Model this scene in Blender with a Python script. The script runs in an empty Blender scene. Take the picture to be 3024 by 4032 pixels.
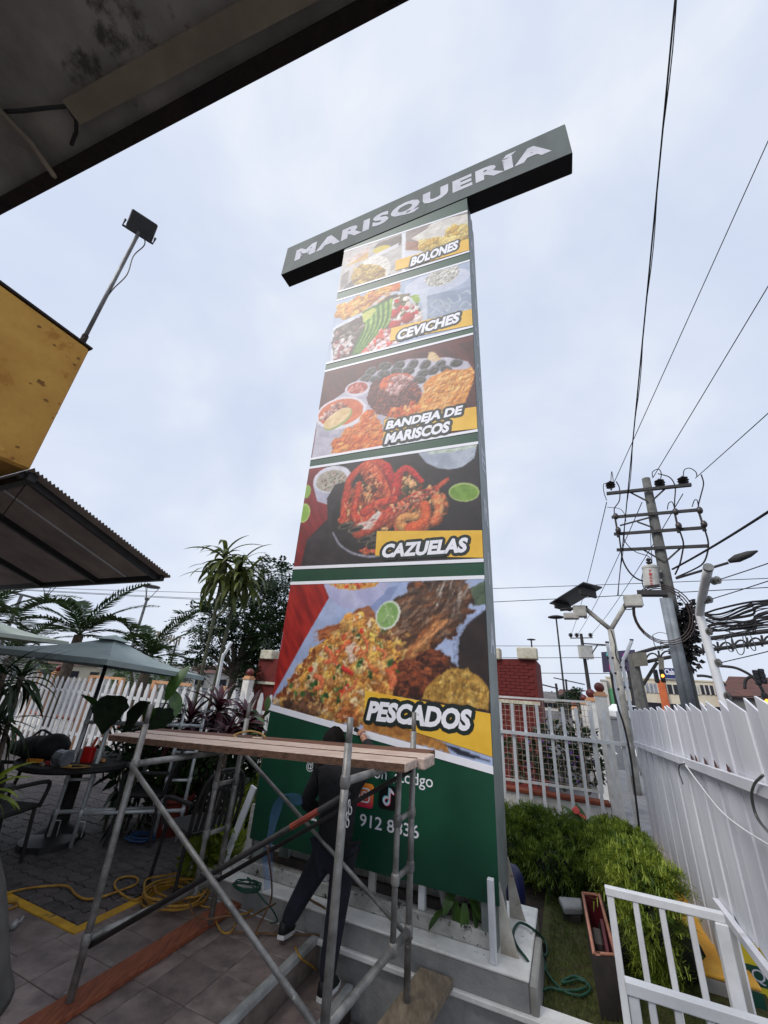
import bpy, bmesh, math, random
import numpy as np
from mathutils import Vector, Matrix
random.seed(7); np.random.seed(7)
sc = bpy.context.scene
C = sc.collection
R = math.radians
# ---------------------------------------------------------------- camera
F, CX, CY, H = 1514.0, 1512.0, 2016.0, 1.7          # focal length in photo pixels, image centre, eye height
_up = np.array([227, 3403, -1514.0]); _up /= np.linalg.norm(_up)
_fw = np.array([0, 0, -1.0]); _yw = _fw - _up * (_fw @ _up); _yw /= np.linalg.norm(_yw)
RM = np.stack([np.cross(_yw, _up), _yw, _up])
cam = bpy.data.objects.new('camera', bpy.data.cameras.new('camera')); C.objects.link(cam)
cam.data.sensor_fit = 'HORIZONTAL'; cam.data.sensor_width = 36; cam.data.lens = 36 * F / 3024
cam.data.clip_start = 0.02; cam.data.clip_end = 3000
cam.matrix_world = Matrix([list(RM[0]) + [0], list(RM[1]) + [0], list(RM[2]) + [H], [0, 0, 0, 1]])
sc.camera = cam
# ---------------------------------------------------------------- overcast sky, soft sun
w = bpy.data.worlds.new('World'); sc.world = w; w.use_nodes = True
nt = w.node_tree; N = nt.nodes; L = nt.links
bg = N['Background']; bg.inputs['Strength'].default_value = 0.1
sky = N.new('ShaderNodeTexSky'); sky.sky_type = 'NISHITA'; sky.sun_disc = False
sky.sun_elevation = R(46); sky.sun_rotation = R(180 + 58)
sky.dust_density = 3.0
tc = N.new('ShaderNodeTexCoord'); mp = N.new('ShaderNodeMapping'); mp.inputs['Scale'].default_value = (1, 1, 1.5)
nz = N.new('ShaderNodeTexNoise'); nz.inputs['Scale'].default_value = 2.3; nz.inputs['Detail'].default_value = 5; nz.inputs['Roughness'].default_value = 0.5
nz.inputs['Distortion'].default_value = 0.4
cr = N.new('ShaderNodeValToRGB')
cr.color_ramp.elements[0].position = 0.36; cr.color_ramp.elements[0].color = (0.625, 0.695, 0.85, 1)
cr.color_ramp.elements[1].position = 0.68; cr.color_ramp.elements[1].color = (0.82, 0.855, 0.93, 1)
e_ = cr.color_ramp.elements.new(0.5); e_.color = (0.685, 0.75, 0.88, 1)
sc10 = N.new('ShaderNodeVectorMath'); sc10.operation = 'SCALE'; sc10.inputs['Scale'].default_value = 7.3
mx = N.new('ShaderNodeMix'); mx.data_type = 'RGBA'; mx.inputs[0].default_value = 0.92
L.new(tc.outputs['Generated'], mp.inputs['Vector']); L.new(mp.outputs['Vector'], nz.inputs['Vector'])
L.new(nz.outputs['Fac'], cr.inputs['Fac']); L.new(cr.outputs['Color'], sc10.inputs[0])
L.new(sky.outputs['Color'], mx.inputs[6]); L.new(sc10.outputs['Vector'], mx.inputs[7])
L.new(mx.outputs[2], bg.inputs['Color'])
sd = bpy.data.lights.new('sun', 'SUN'); sd.energy = 1.5; sd.angle = R(28); sd.color = (1.0, 0.965, 0.92)
so = bpy.data.objects.new('sun', sd); C.objects.link(so); so.rotation_euler = (R(44), 0, R(-58)); so.location = (0, -20, 30)
vs = sc.view_settings; vs.view_transform = 'Standard'; vs.look = 'None'; vs.exposure = 0.6; vs.gamma = 1.0
sc.render.engine = 'CYCLES'; sc.render.resolution_x = 768; sc.render.resolution_y = 1024
# ---------------------------------------------------------------- measuring helpers
U = Vector((.9092, -.4164, 0)); NV = Vector((.4164, .9092, 0)); ZV = Vector((0, 0, 1))
P0 = Vector((.903, 3.362, 0)); ANG = math.atan2(U.y, U.x)
CAM = Vector((0, 0, H))
def ST(s, t, z): return P0 + U * s + NV * t + ZV * z   # s along the sign, t away from the street front, z up
def ray(x, y): return Vector(RM @ np.array([(x - CX) / F, -(y - CY) / F, -1.0]))
def atz(x, y, z=0.0):
    d = ray(x, y); return CAM + d * ((z - H) / d.z)
def att(x, y, t):
    d = ray(x, y); return CAM + d * (((P0 + NV * t - CAM).dot(NV)) / d.dot(NV))
def ats(x, y, s):
    d = ray(x, y); return CAM + d * (((P0 + U * s - CAM).dot(U)) / d.dot(U))
def atD(x, y, D):                                       # a sighted point at a known ground distance
    d = ray(x, y); return CAM + d * (D / math.hypot(d.x, d.y))
# ---------------------------------------------------------------- materials
def lin(c):
    out = []
    for v in c[:3]:
        v = v / 255.0
        out.append(v / 12.92 if v <= .04045 else ((v + .055) / 1.055) ** 2.4)
    return tuple(out)
MATS = {}
def mat(name, c1, c2=None, scale=6, rough=.6, metal=0.0, bump=0.0, bscale=None, rand=0.0, detail=6, stretch=(1, 1, 1), spots=None, spec=.5, trans=0.0, lo=.35, hi=.65, emis=None, alpha=None):
    if name in MATS: return MATS[name]
    m = bpy.data.materials.new(name); m.use_nodes = True; t = m.node_tree; n = t.nodes; l = t.links
    b = n['Principled BSDF']; b.inputs['Roughness'].default_value = rough; b.inputs['Metallic'].default_value = metal
    b.inputs['Specular IOR Level'].default_value = spec
    a = lin(c1); col = None
    tcn = n.new('ShaderNodeTexCoord'); mpn = n.new('ShaderNodeMapping'); mpn.inputs['Scale'].default_value = stretch
    l.new(tcn.outputs['Object'], mpn.inputs['Vector'])
    if rand:                                             # alike pieces must not repeat the same marks
        oj = n.new('ShaderNodeObjectInfo'); va = n.new('ShaderNodeVectorMath'); vm = n.new('ShaderNodeVectorMath'); vm.operation = 'SCALE'; vm.inputs['Scale'].default_value = 37.0
        cb_ = n.new('ShaderNodeCombineXYZ'); [l.new(oj.outputs['Random'], cb_.inputs[i_]) for i_ in range(3)]
        l.new(cb_.outputs[0], vm.inputs[0]); l.new(tcn.outputs['Object'], va.inputs[0]); l.new(vm.outputs[0], va.inputs[1]); l.new(va.outputs[0], mpn.inputs['Vector'])
    b.inputs['Base Color'].default_value = a + (1,)
    if c2 is not None:
        no = n.new('ShaderNodeTexNoise'); no.inputs['Scale'].default_value = scale; no.inputs['Detail'].default_value = detail; no.inputs['Roughness'].default_value = .6
        l.new(mpn.outputs['Vector'], no.inputs['Vector'])
        rp = n.new('ShaderNodeValToRGB'); rp.color_ramp.elements[0].color = a + (1,); rp.color_ramp.elements[1].color = lin(c2) + (1,)
        rp.color_ramp.elements[0].position = lo; rp.color_ramp.elements[1].position = hi
        l.new(no.outputs['Fac'], rp.inputs['Fac']); col = rp.outputs['Color']
    if spots:                                            # (colour, scale, threshold): chips, rust, grime with edges of their own
        for (sc_, ss, th) in spots:
            n2 = n.new('ShaderNodeTexNoise'); n2.inputs['Scale'].default_value = ss; n2.inputs['Detail'].default_value = 8; n2.inputs['Roughness'].default_value = .7
            l.new(mpn.outputs['Vector'], n2.inputs['Vector'])
            r2 = n.new('ShaderNodeValToRGB'); r2.color_ramp.elements[0].position = th; r2.color_ramp.elements[1].position = min(1, th + .06)
            l.new(n2.outputs['Fac'], r2.inputs['Fac'])
            m2 = n.new('ShaderNodeMix'); m2.data_type = 'RGBA'
            l.new(r2.outputs['Color'], m2.inputs[0])
            if col is not None: l.new(col, m2.inputs[6])
            else: m2.inputs[6].default_value = a + (1,)
            m2.inputs[7].default_value = lin(sc_) + (1,); col = m2.outputs[2]
    if rand:
        oi = n.new('ShaderNodeObjectInfo'); mr = n.new('ShaderNodeMapRange'); mr.inputs['To Min'].default_value = 1 - rand; mr.inputs['To Max'].default_value = 1 + rand
        l.new(oi.outputs['Random'], mr.inputs['Value'])
        hs = n.new('ShaderNodeHueSaturation'); l.new(mr.outputs['Result'], hs.inputs['Value'])
        if col is not None: l.new(col, hs.inputs['Color'])
        else: hs.inputs['Color'].default_value = a + (1,)
        col = hs.outputs['Color']
    if col is not None: l.new(col, b.inputs['Base Color'])
    if bump:
        nb = n.new('ShaderNodeTexNoise'); nb.inputs['Scale'].default_value = bscale or scale * 4; nb.inputs['Detail'].default_value = 6
        l.new(mpn.outputs['Vector'], nb.inputs['Vector'])
        bn = n.new('ShaderNodeBump'); bn.inputs['Strength'].default_value = bump; bn.inputs['Distance'].default_value = .02
        l.new(nb.outputs['Fac'], bn.inputs['Height']); l.new(bn.outputs['Normal'], b.inputs['Normal'])
    if trans:                                            # thin leaves let light through
        tr = n.new('ShaderNodeBsdfTranslucent'); ms = n.new('ShaderNodeMixShader'); ms.inputs[0].default_value = trans
        if col is not None: l.new(col, tr.inputs['Color'])
        else: tr.inputs['Color'].default_value = a + (1,)
        l.new(b.outputs[0], ms.inputs[1]); l.new(tr.outputs[0], ms.inputs[2]); l.new(ms.outputs[0], n['Material Output'].inputs['Surface'])
    if emis:
        b.inputs['Emission Color'].default_value = lin(emis[0]) + (1,); b.inputs['Emission Strength'].default_value = emis[1]
    if alpha is not None: b.inputs['Alpha'].default_value = alpha
    MATS[name] = m; return m
def vcmat(name, rough=.45):
    m = bpy.data.materials.new(name); m.use_nodes = True; n = m.node_tree.nodes; b = n['Principled BSDF']; b.inputs['Roughness'].default_value = rough
    at = n.new('ShaderNodeVertexColor'); at.layer_name = 'print'
    m.node_tree.links.new(at.outputs['Color'], b.inputs['Base Color']); return m
# ---------------------------------------------------------------- object helpers
MW = {}
def tag(o, label, cat, group=None):
    o['label'] = label; o['category'] = cat
    if group: o['group'] = group
    return o
def thing(name, label, cat, loc, rz=0.0, group=None):
    o = bpy.data.objects.new(name, None); C.objects.link(o); o.empty_display_size = .1
    o.location = loc; o.rotation_euler = (0, 0, rz); tag(o, label, cat, group)
    MW[o.name] = Matrix.Translation(Vector(loc)) @ Matrix.Rotation(rz, 4, 'Z'); return o
def link(name, me, parent=None, M=None):
    o = bpy.data.objects.new(name, me); C.objects.link(o)
    if parent is not None: o.parent = parent; MW[o.name] = MW[parent.name]
    elif M is not None: o.matrix_world = M; MW[o.name] = M
    return o
def finish(name, V, Fc, m, parent=None, smooth=False, bevel=0.0, kind=None, segs=1):
    """V in world coordinates. Links ONE mesh object; top-level meshes get their origin at the base."""
    V = np.asarray(V, dtype=float)
    if parent is not None: Mi = np.array(MW[parent.name].inverted()); M = None
    else:
        lo = V.min(0); hi = V.max(0); M = Matrix.Translation(((lo[0] + hi[0]) / 2, (lo[1] + hi[1]) / 2, lo[2])); Mi = np.array(M.inverted())
    V = V @ Mi[:3, :3].T + Mi[:3, 3]
    me = bpy.data.meshes.new(name)
    if isinstance(Fc, np.ndarray):
        k = Fc.shape[1]; nf = Fc.shape[0]
        me.vertices.add(len(V)); me.vertices.foreach_set('co', V.ravel())
        me.loops.add(nf * k); me.loops.foreach_set('vertex_index', Fc.ravel().astype(np.int32))
        me.polygons.add(nf); me.polygons.foreach_set('loop_start', np.arange(0, nf * k, k, dtype=np.int32))
        me.update(calc_edges=True)
    else: me.from_pydata([tuple(v) for v in V], [], Fc); me.update()
    if m is not None: me.materials.append(m if not isinstance(m, str) else MATS[m])
    if smooth: me.polygons.foreach_set('use_smooth', [True] * len(me.polygons))
    o = link(name, me, parent, M)
    if bevel:
        b = o.modifiers.new('bevel', 'BEVEL'); b.width = bevel; b.segments = segs; b.limit_method = 'ANGLE'; b.angle_limit = R(40)
    if kind: o['kind'] = kind
    return o
class MB:
    def __init__(s, fr=ST): s.v = []; s.f = []; s.fr = fr
    def add(s, vs, fs):
        k = len(s.v); s.v += [tuple(v) for v in vs]; s.f += [tuple(i + k for i in f) for f in fs]; return s
    def box(s, a0, a1, b0, b1, c0, c1):
        g = s.fr
        return s.add([g(a0, b0, c0), g(a1, b0, c0), g(a1, b1, c0), g(a0, b1, c0), g(a0, b0, c1), g(a1, b0, c1), g(a1, b1, c1), g(a0, b1, c1)],
                     [(3, 2, 1, 0), (4, 5, 6, 7), (0, 1, 5, 4), (1, 2, 6, 5), (2, 3, 7, 6), (3, 0, 4, 7)])
    def bar(s, p, q, w, h=None, up=(0, 0, 1)):
        h = h or w; p = Vector(p); q = Vector(q); d = (q - p).normalized(); up = Vector(up)
        a = d.cross(up)
        if a.length < 1e-3: a = d.cross(Vector((.91, -.416, 0)))
        a.normalize(); b = a.cross(d); a *= w / 2; b *= h / 2
        return s.add([p - a - b, p + a - b, p + a + b, p - a + b, q - a - b, q + a - b, q + a + b, q - a + b],
                     [(0, 3, 2, 1), (4, 5, 6, 7), (0, 1, 5, 4), (1, 2, 6, 5), (2, 3, 7, 6), (3, 0, 4, 7)][::1])
    def tube(s, pts, r, n=8, cap=True):
        pts = [Vector(p) for p in pts]; m = len(pts); rs = r if isinstance(r, (list, tuple)) else [r] * m
        ref = None; vs = []; fs = []
        for i, p in enumerate(pts):
            d = (pts[min(i + 1, m - 1)] - pts[max(i - 1, 0)]).normalized()
            if ref is None:
                ref = d.orthogonal().normalized()
            a = (ref - d * ref.dot(d))
            if a.length < 1e-4: a = d.orthogonal()
            a.normalize(); ref = a; b = d.cross(a)
            for k in range(n):
                th = 2 * math.pi * k / n; vs.append(p + (a * math.cos(th) + b * math.sin(th)) * rs[i])
        for i in range(m - 1):
            for k in range(n):
                fs.append((i * n + k, i * n + (k + 1) % n, (i + 1) * n + (k + 1) % n, (i + 1) * n + k))
        if cap: fs.append(tuple(range(n - 1, -1, -1))); fs.append(tuple((m - 1) * n + k for k in range(n)))
        return s.add(vs, fs)
    def lathe(s, c, prof, n=16, M=None):
        c = Vector(c); vs = []; fs = []; m = len(prof)
        for (r, z) in prof:
            for k in range(n):
                th = 2 * math.pi * k / n; p = Vector((r * math.cos(th), r * math.sin(th), z))
                if M is not None: p = M @ p
                vs.append(c + p)
        for i in range(m - 1):
            for k in range(n): fs.append((i * n + k, i * n + (k + 1) % n, (i + 1) * n + (k + 1) % n, (i + 1) * n + k))
        if prof[0][0] > 1e-4: fs.append(tuple(range(n - 1, -1, -1)))
        if prof[-1][0] > 1e-4: fs.append(tuple((m - 1) * n + k for k in range(n)))
        return s.add(vs, fs)
    def sphere(s, c, r, n=12, sz=1.0):
        k = n // 2; return s.lathe(c, [(max(r * math.sin(math.pi * i / k), 1e-5), -r * sz * math.cos(math.pi * i / k)) for i in range(k + 1)], n)
    def prism(s, poly, ext):
        m = len(poly); poly = [Vector(p) for p in poly]; ext = Vector(ext)
        return s.add(poly + [p + ext for p in poly], [tuple(range(m - 1, -1, -1)), tuple(range(m, 2 * m))] + [(i, (i + 1) % m, m + (i + 1) % m, m + i) for i in range(m)])
    def build(s, name, m, parent=None, **k): return finish(name, s.v, s.f, m, parent, **k)
def copy_tree(o, parent=None):
    c = o.copy(); C.objects.link(c)
    if parent is not None: c.parent = parent
    for ch in list(o.children): copy_tree(ch, c)
    return c
def struct(o): o['kind'] = 'structure'; return o
def frame(origin, rz=0.0):
    o = Vector(origin); a = Vector((math.cos(rz), math.sin(rz), 0)); b = Vector((-a.y, a.x, 0))
    return lambda x, y, z: o + a * x + b * y + ZV * z
def curve3(pts, n=8):
    """Catmull-Rom through the points."""
    P = [Vector(p) for p in pts]; out = []; P = [P[0] * 2 - P[1]] + P + [P[-1] * 2 - P[-2]]
    for i in range(1, len(P) - 2):
        a, b, c, d = P[i - 1:i + 3]
        for k in range(n):
            t = k / n; out.append(.5 * ((2 * b) + (c - a) * t + (2 * a - 5 * b + 4 * c - d) * t * t + (3 * b - a - 3 * c + d) * t ** 3))
    out.append(P[-2]); return out
def sag(p, q, s, n=16):
    p = Vector(p); q = Vector(q); return [p.lerp(q, i / n) - ZV * (4 * s * (i / n) * (1 - i / n)) for i in range(n + 1)]
def text_geo(txt, off=0.0, res=3, sp=1.0):
    cu = bpy.data.curves.new('t', 'FONT'); cu.body = txt; cu.offset = off; cu.resolution_u = res; cu.space_character = sp
    o = bpy.data.objects.new('t', cu); C.objects.link(o); dg = bpy.context.evaluated_depsgraph_get(); dg.update()
    me = o.evaluated_get(dg).to_mesh(); V = np.array([v.co[:2] for v in me.vertices]); Fc = [tuple(p.vertices) for p in me.polygons]
    o.evaluated_get(dg).to_mesh_clear(); bpy.data.objects.remove(o); bpy.data.curves.remove(cu); return V, Fc
def lettering(name, txt, m, parent, fr, box, depth=0.0, off=0.0, shear=0.0, ref=None, sp=1.0, flip=False):
    """txt fitted into box=(a0,a1,c0,c1) of the flat frame fr(a,c). ref = letter offset used for the fit."""
    V0, _ = text_geo(txt, ref if ref is not None else off, sp=sp); V, Fc = text_geo(txt, off, sp=sp)
    def sh(A): B = A.copy(); B[:, 0] += shear * B[:, 1]; return B
    V0 = sh(V0); V = sh(V); lo = V0.min(0); hi = V0.max(0); k = (V - lo) / (hi - lo)
    a = box[0] + k[:, 0] * (box[1] - box[0]); c = box[2] + k[:, 1] * (box[3] - box[2])
    W = [fr(x, y) for x, y in zip(a, c)]
    return finish(name, W, [f if not flip else f[::-1] for f in Fc], m, parent)
# ================================================================ materials of the setting
mat('asphalt', (70, 70, 74), (92, 92, 95), 3, .9, bump=.2, bscale=60)
mat('grout', (128, 114, 106), (92, 82, 78), 9, .95)
mat('tile', (146, 131, 125), (102, 90, 87), 7, .38, bump=.08, rand=.22, detail=9, spots=[((150, 140, 134), 5, .62), ((58, 50, 49), 11, .64)])
mat('paver', (84, 77, 76), (56, 52, 53), 9, .8, bump=.5, bscale=70, rand=.18)
mat('yellow_paint_worn', (205, 158, 38), (170, 128, 30), 8, .8, bump=.3, spots=[((70, 62, 52), 9, .60), ((90, 82, 66), 30, .63)])
mat('riser', (58, 46, 42), (38, 31, 29), 12, .7, stretch=(8, 8, .6))
mat('aluminium', (190, 192, 190), (150, 152, 150), 9, .42, metal=.25, bump=.05, stretch=(1, 1, 1))
mat('wall_grey', (166, 165, 162), (126, 126, 125), 3.5, .9, bump=.25, bscale=40, spots=[((82, 80, 78), 7, .66), ((190, 189, 186), 4, .68)])
mat('wall_white', (238, 236, 231), (206, 204, 197), 5, .85, bump=.25, bscale=45, spots=[((150, 118, 92), 9, .66), ((108, 104, 96), 14, .64)])
mat('kerb_white', (200, 198, 192), (150, 149, 142), 5, .9, bump=.35, bscale=40, spots=[((48, 46, 42), 12, .575), ((95, 92, 86), 22, .6)])
mat('soil', (58, 44, 34), (34, 27, 21), 14, 1, bump=.8, bscale=50)
mat('concrete_dark', (176, 173, 166), (132, 130, 124), 4, .95, bump=.15, spots=[((92, 89, 82), 2.2, .62), ((176, 170, 156), 3.5, .66)])
mat('batten', (166, 155, 136), (142, 132, 116), 6, .9)
mat('rust_edge', (52, 38, 34), (30, 26, 26), 14, .9, bump=.5)
mat('yellow_wall', (204, 158, 74), (176, 128, 54), 1.6, .85, bump=.3, bscale=9, spots=[((168, 116, 44), 3.2, .58), ((112, 78, 36), 9, .68), ((90, 60, 36), 30, .70), ((224, 178, 84), 4, .64)])
mat('black_metal', (26, 25, 26), (40, 39, 40), 9, .55, bump=.1)
mat('white_paint', (226, 228, 230), (205, 207, 210), 5, .5, spots=[((150, 140, 128), 16, .70)])
mat('steel_grey', (120, 120, 118), (84, 84, 84), 7, .45, metal=.55, bump=.1)
mat('corrugated', (126, 112, 102), (104, 92, 84), 3, .6, trans=.26)
mat('red_brick', (112, 38, 34), (88, 30, 28), 5, .9, bump=.2)
mat('merlon', (214, 210, 192), (176, 168, 146), 5, .9, bump=.3, spots=[((110, 104, 90), 9, .64)])
mat('terracotta', (150, 78, 52), (118, 58, 42), 6, .8)
mat('ball_red', (112, 44, 38), (84, 32, 30), 4, .45)
mat('peach', (214, 168, 128), (190, 138, 100), 5, .8)
mat('grass', (86, 98, 40), (60, 72, 28), 30, .8, trans=.3, rand=.1)
mat('pavement', (132, 132, 134), (110, 110, 112), 4, .9, bump=.3)
# ================================================================ ground, terrace, steps, wall
def ring(z, S0, S1, T0, T1, s0, s1, t0, t1):
    b = MB()
    for (a, c, d, e) in ((S0, s0, T0, T1), (s1, S1, T0, T1), (s0, s1, T0, t0), (s0, s1, t1, T1)):
        b.add([ST(a, d, z), ST(c, d, z), ST(c, e, z), ST(a, e, z)], [(0, 1, 2, 3)])
    return b
struct(ring(-.25, -900, 900, -300, 1500, -20, 1.62, -10, 3.62).build('ground', 'asphalt'))
b = MB(); b.add([ST(-1.5, -10, -.9), ST(1.62, -10, -.9), ST(1.62, 0, -.9), ST(-1.5, 0, -.9)], [(0, 1, 2, 3)])
struct(b.build('lower_path', 'pavement'))
b = MB(); b.box(-20, -1.245, -1.7, 3.62, -.9, -.014); b.box(-20, 1.55, -10, -1.704, -.9, -.014)
terrace = struct(b.build('terrace', 'grout'))
b = MB(); b.box(0, .296, 0, .296, -.0125, 0)
tl = None; rs = random.Random(3)
for (S0, S1, T0, T1) in ((-2.745, -1.245, -1.95, -.11), (-5.45, -2.745, -2.5, -.93)):
    s = S1 - .3
    while s >= S0 - .01:
        t = T1 - .3
        while t >= T0:
            if tl is None:
                q = MB(); q.box(s, s + .2965, t, t + .2965, -.0135, 0); tl = q.build('tile', 'tile', terrace, bevel=.002); org = (s, t)
            else:
                o = tl.copy(); C.objects.link(o)
                d = U * (s - org[0]) + NV * (t - org[1]) + ZV * rs.uniform(-.0012, .0012); o.location = tl.location + d
            t -= .3
        s -= .3
# interlocking pavers
def paver_poly(L_, W_, g=.005, a=.022):
    xs = [0, .25, .5, .75, 1]; up = [0, 1, 0, 1, 0]
    lo = [(x * L_ + (g if i == 0 else -g if i == 4 else 0) * .5, (a if k else 0) - a / 2 + g * .5) for i, (x, k) in enumerate(zip(xs, up))]
    hi = [(x, y + W_ - g) for x, y in lo]
    return lo + hi[::-1]
PP = paver_poly(.235, .115); pv = None; cnt = 0; far = MB()
cells = []
for j in range(0, 30):
    for i in range(-1, 34):
        s = -2.78 - .235 * (i + 1) + (.1175 if j % 2 else 0); t = -.85 + .115 * j
        if s + .235 > -2.755 or t > 2.2: continue
        d = (ST(s, t, 0) - CAM).length; cells.append((d, s, t))
cells.sort()
for k, (d, s, t) in enumerate(cells):
    dz = rs.uniform(-.004, .002); poly = [ST(s + x, t + y, -.0135) for x, y in PP]
    if k < 300:
        if pv is None: q = MB(); q.prism(poly, (0, 0, .0135)); pv = q.build('paving_brick', 'paver', terrace, bevel=.003); org = (s, t)
        else:
            o = pv.copy(); C.objects.link(o); o.location = pv.location + U * (s - org[0]) + NV * (t - org[1]) + ZV * dz
    else: far.prism(poly, (0, 0, .0135 + dz))
far.build('paving_bricks', 'paver', terrace, kind='stuff')
for (a, c, d, e) in ((-2.76, -2.685, -.93, -.08), (-5.6, -2.762, -.932, -.862)):
    q = MB(); q.box(a, c, d, e, -.014, .006); q.build('painted_edging', 'yellow_paint_worn', terrace, bevel=.004)
# steps going down to the right
st = MB()
for i in range(1, 5): st.box(-1.243 + .3 * (i - 1), -1.243 + .3 * i - (.0 if i < 4 else 0), -1.69, -.105, -.9, -.17 * i)
steps = struct(st.build('steps', 'riser'))
for i in range(1, 5):
    for j in range(5):
        q = MB(); q.box(-1.24 + .3 * (i - 1), -1.24 + .3 * i - .03, -.11 - .3 * (j + 1) + .004, -.11 - .3 * j, -.17 * i, -.17 * i + .008); q.build('tread_tile', 'tile', steps)
for i in range(0, 5):
    q = MB(); s_ = -1.24 + .3 * i; q.box(s_ - .046, s_ + .006, -1.69, -.112, -.17 * i - .03, -.17 * i + .012); q.build('nosing', 'aluminium', steps, bevel=.008, segs=2)
# low stepped wall that carries the sign
wall = thing('low_wall', 'weathered white and grey stepped wall under the tall sign', 'wall', ST(-.6, .2, -.9), ANG)
b = MB(); b.box(-2.55, 1.345, -.062, .0, -.9, -.034); b.build('lower_face', 'wall_grey', wall)
b = MB(); b.box(-2.55, 1.35, -.125, .02, -.034, -.002); b.build('moulding', 'wall_white', wall, bevel=.006)
b = MB(); b.box(-2.42, .195, -.1, .82, -.002, .128); b.build('ledge', 'wall_grey', wall, bevel=.004)
b = MB(); b.box(-2.43, .2, -.108, .82, .128, .146); b.build('ledge_top', 'wall_white', wall, bevel=.006)
b = MB(); b.box(-2.25, -.045, .055, .15, .146, .235); b.build('kerb', 'kerb_white', wall, bevel=.008)
b = MB(); b.box(-2.25, -.045, .52, .60, .146, .225); b.build('back_kerb', 'kerb_white', wall, bevel=.008)
b = MB(); b.box(.196, .245, -.1, .45, -.3, .13); b.build('end_face', 'concrete_dark', wall, bevel=.01)
b = MB(); b.box(-2.25, -.06, .15, .52, .147, .16); struct(b.build('planting_bed', 'soil'))
b = MB(); b.box(-2.75, 1.6, .83, 3.62, -.9, -.06); struct(b.build('garden_soil', 'soil'))
b = MB(); b.box(.25, 1.6, .002, .829, -.9, -.052); b.box(.2, 1.6, .83, 2.4, -.0595, -.052); struct(b.build('lawn', mat('lawn', (78, 84, 36), (62, 54, 30), 18, 1, bump=.6)))
# ================================================================ building on the left and the roof over the viewer
rb = thing('restaurant_roof', 'dark concrete roof overhang in the top left corner', 'roof', ST(-1, -4, 0), ANG)
e0 = atz(0, 835, 3.3); e1 = atz(1575, 0, 3.3); ed = (e1 - e0).normalized(); en = Vector((-ed.y, ed.x, 0))
q0 = e0 - ed * 2.2; q1 = e1 + ed * .1
b = MB(); b.prism([q0, q0 - en * 5, q1 - en * 5, q1], (0, 0, .14)); b.build('slab', 'concrete_dark', rb)
b = MB(); b.prism([q0 - ZV * .018 + en * .004, q0 - en * .035 - ZV * .018, q1 - en * .035 - ZV * .018, q1 + en * .004 - ZV * .018], (0, 0, .05)); b.build('edge_trim', 'rust_edge', rb)
s0 = atz(285, 440, 3.29); s1 = atz(1090, 5, 3.29)
b = MB(); b.bar(s0, s1 + (s1 - s0) * .4, .058, .018); b.build('batten', 'batten', rb)
b = MB(); b.tube([atz(-40, 395, 3.27), atz(120, 560, 3.27), atz(212, 690, 3.275)], .009, 6); b.tube([atz(212, 690, 3.275), atz(222, 700, 3.33)], .009, 6); b.build('conduit', 'batten', rb, smooth=True)
b = MB(); b.tube([atz(p[0], p[1], 3.285) for p in ((-30, 440), (90, 436), (180, 425), (262, 418), (298, 470), (300, 520), (280, 570))], .006, 5); b.build('wire', 'black_metal', rb)
b = MB(); pr = random.Random(5)
for k in range(9):
    x = 1575 - k * 11 + pr.uniform(-3, 3); p = atz(x, max(0, (1575 - x) * .53) + 4, 3.285); b.tube([p, p - ZV * pr.uniform(.004, .02)], .003, 4)
b.build('fray', 'rust_edge', rb)
yb = thing('yellow_building', 'peeling yellow parapet corner of the restaurant building', 'building', ST(-5, -4, 0), ANG)
b = MB(); b.box(-9, -3.2, -9, -2.1, 3.09, 4.42); b.build('parapet', 'yellow_wall', yb, bevel=.02)
rf_ = random.Random(17)
for (x, y, w_) in ((340, 565, 14), (465, 690, 16), (260, 800, 40), (190, 805, 10), (285, 910, 22), (370, 930, 9), (330, 1020, 10), (115, 250, 8), (290, 380, 9), (150, 1320, 14), (80, 1270, 16), (430, 820, 8), (490, 650, 20), (240, 450, 20), (110, 1200, 18), (355, 990, 9)):
    V = []
    for k in range(9):
        a_ = k * .7; rr_ = w_ * rf_.uniform(.35, 1); V.append(ats((x + rr_ * math.cos(a_)) * .6329, 1000 + (y + rr_ * .55 * math.sin(a_) + rr_ * .3 * math.cos(a_)) * .6329, -3.1965))
    finish('paint_flake', V, [tuple(range(9))], mat('flake', (150, 104, 48), (104, 72, 38), 20, .9), yb)
b = MB(); b.box(-9, -3.19, -9, -2.09, 4.42, 4.44); b.build('parapet_cap', 'rust_edge', yb)
b = MB(); b.box(-9, -3.45, -9, -2.4, -.02, 3.088); b.build('wall', 'concrete_dark', yb)
aw = thing('awning', 'brown corrugated awning on a black steel frame below the yellow parapet', 'awning', ST(-5, -1.4, 2.6), ANG)
def awz(t): return 2.6 + (3.09 - 2.6) * (-.67 - t) / (2.1 - .67)
V = []; Fq = []; nr = 44
for i in range(nr * 2 + 1):
    t = -2.12 + (1.47) * i / (nr * 2); z = awz(t) + (.013 if i % 2 else -.011)
    V += [ST(-8.2, t, z), ST(-3.13, t, z)]
for i in range(nr * 2): Fq.append((2 * i, 2 * i + 1, 2 * i + 3, 2 * i + 2))
finish('corrugated_sheet', V, Fq, 'corrugated', aw)
def sl(s, t, dz=-.035): return ST(s, t, awz(t) + dz)
for s_ in (-3.27, -4.28, -5.4): b = MB(); b.bar(sl(s_, -2.12), sl(s_, -.68), .05, .055); b.build('rafter', 'black_metal', aw)
for s_ in (-3.76,): b = MB(); b.bar(sl(s_, -2.1, -.014), sl(s_, -.72, -.014), .014, .012); b.build('lath', 'white_paint', aw)
b = MB(); b.bar(sl(-8.2, -.69), sl(-3.2, -.69), .045, .06); b.build('front_beam', 'black_metal', aw)
b = MB(); b.bar(sl(-8.2, -2.07), sl(-3.18, -2.07), .06, .07); b.build('back_beam', 'black_metal', aw)
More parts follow.
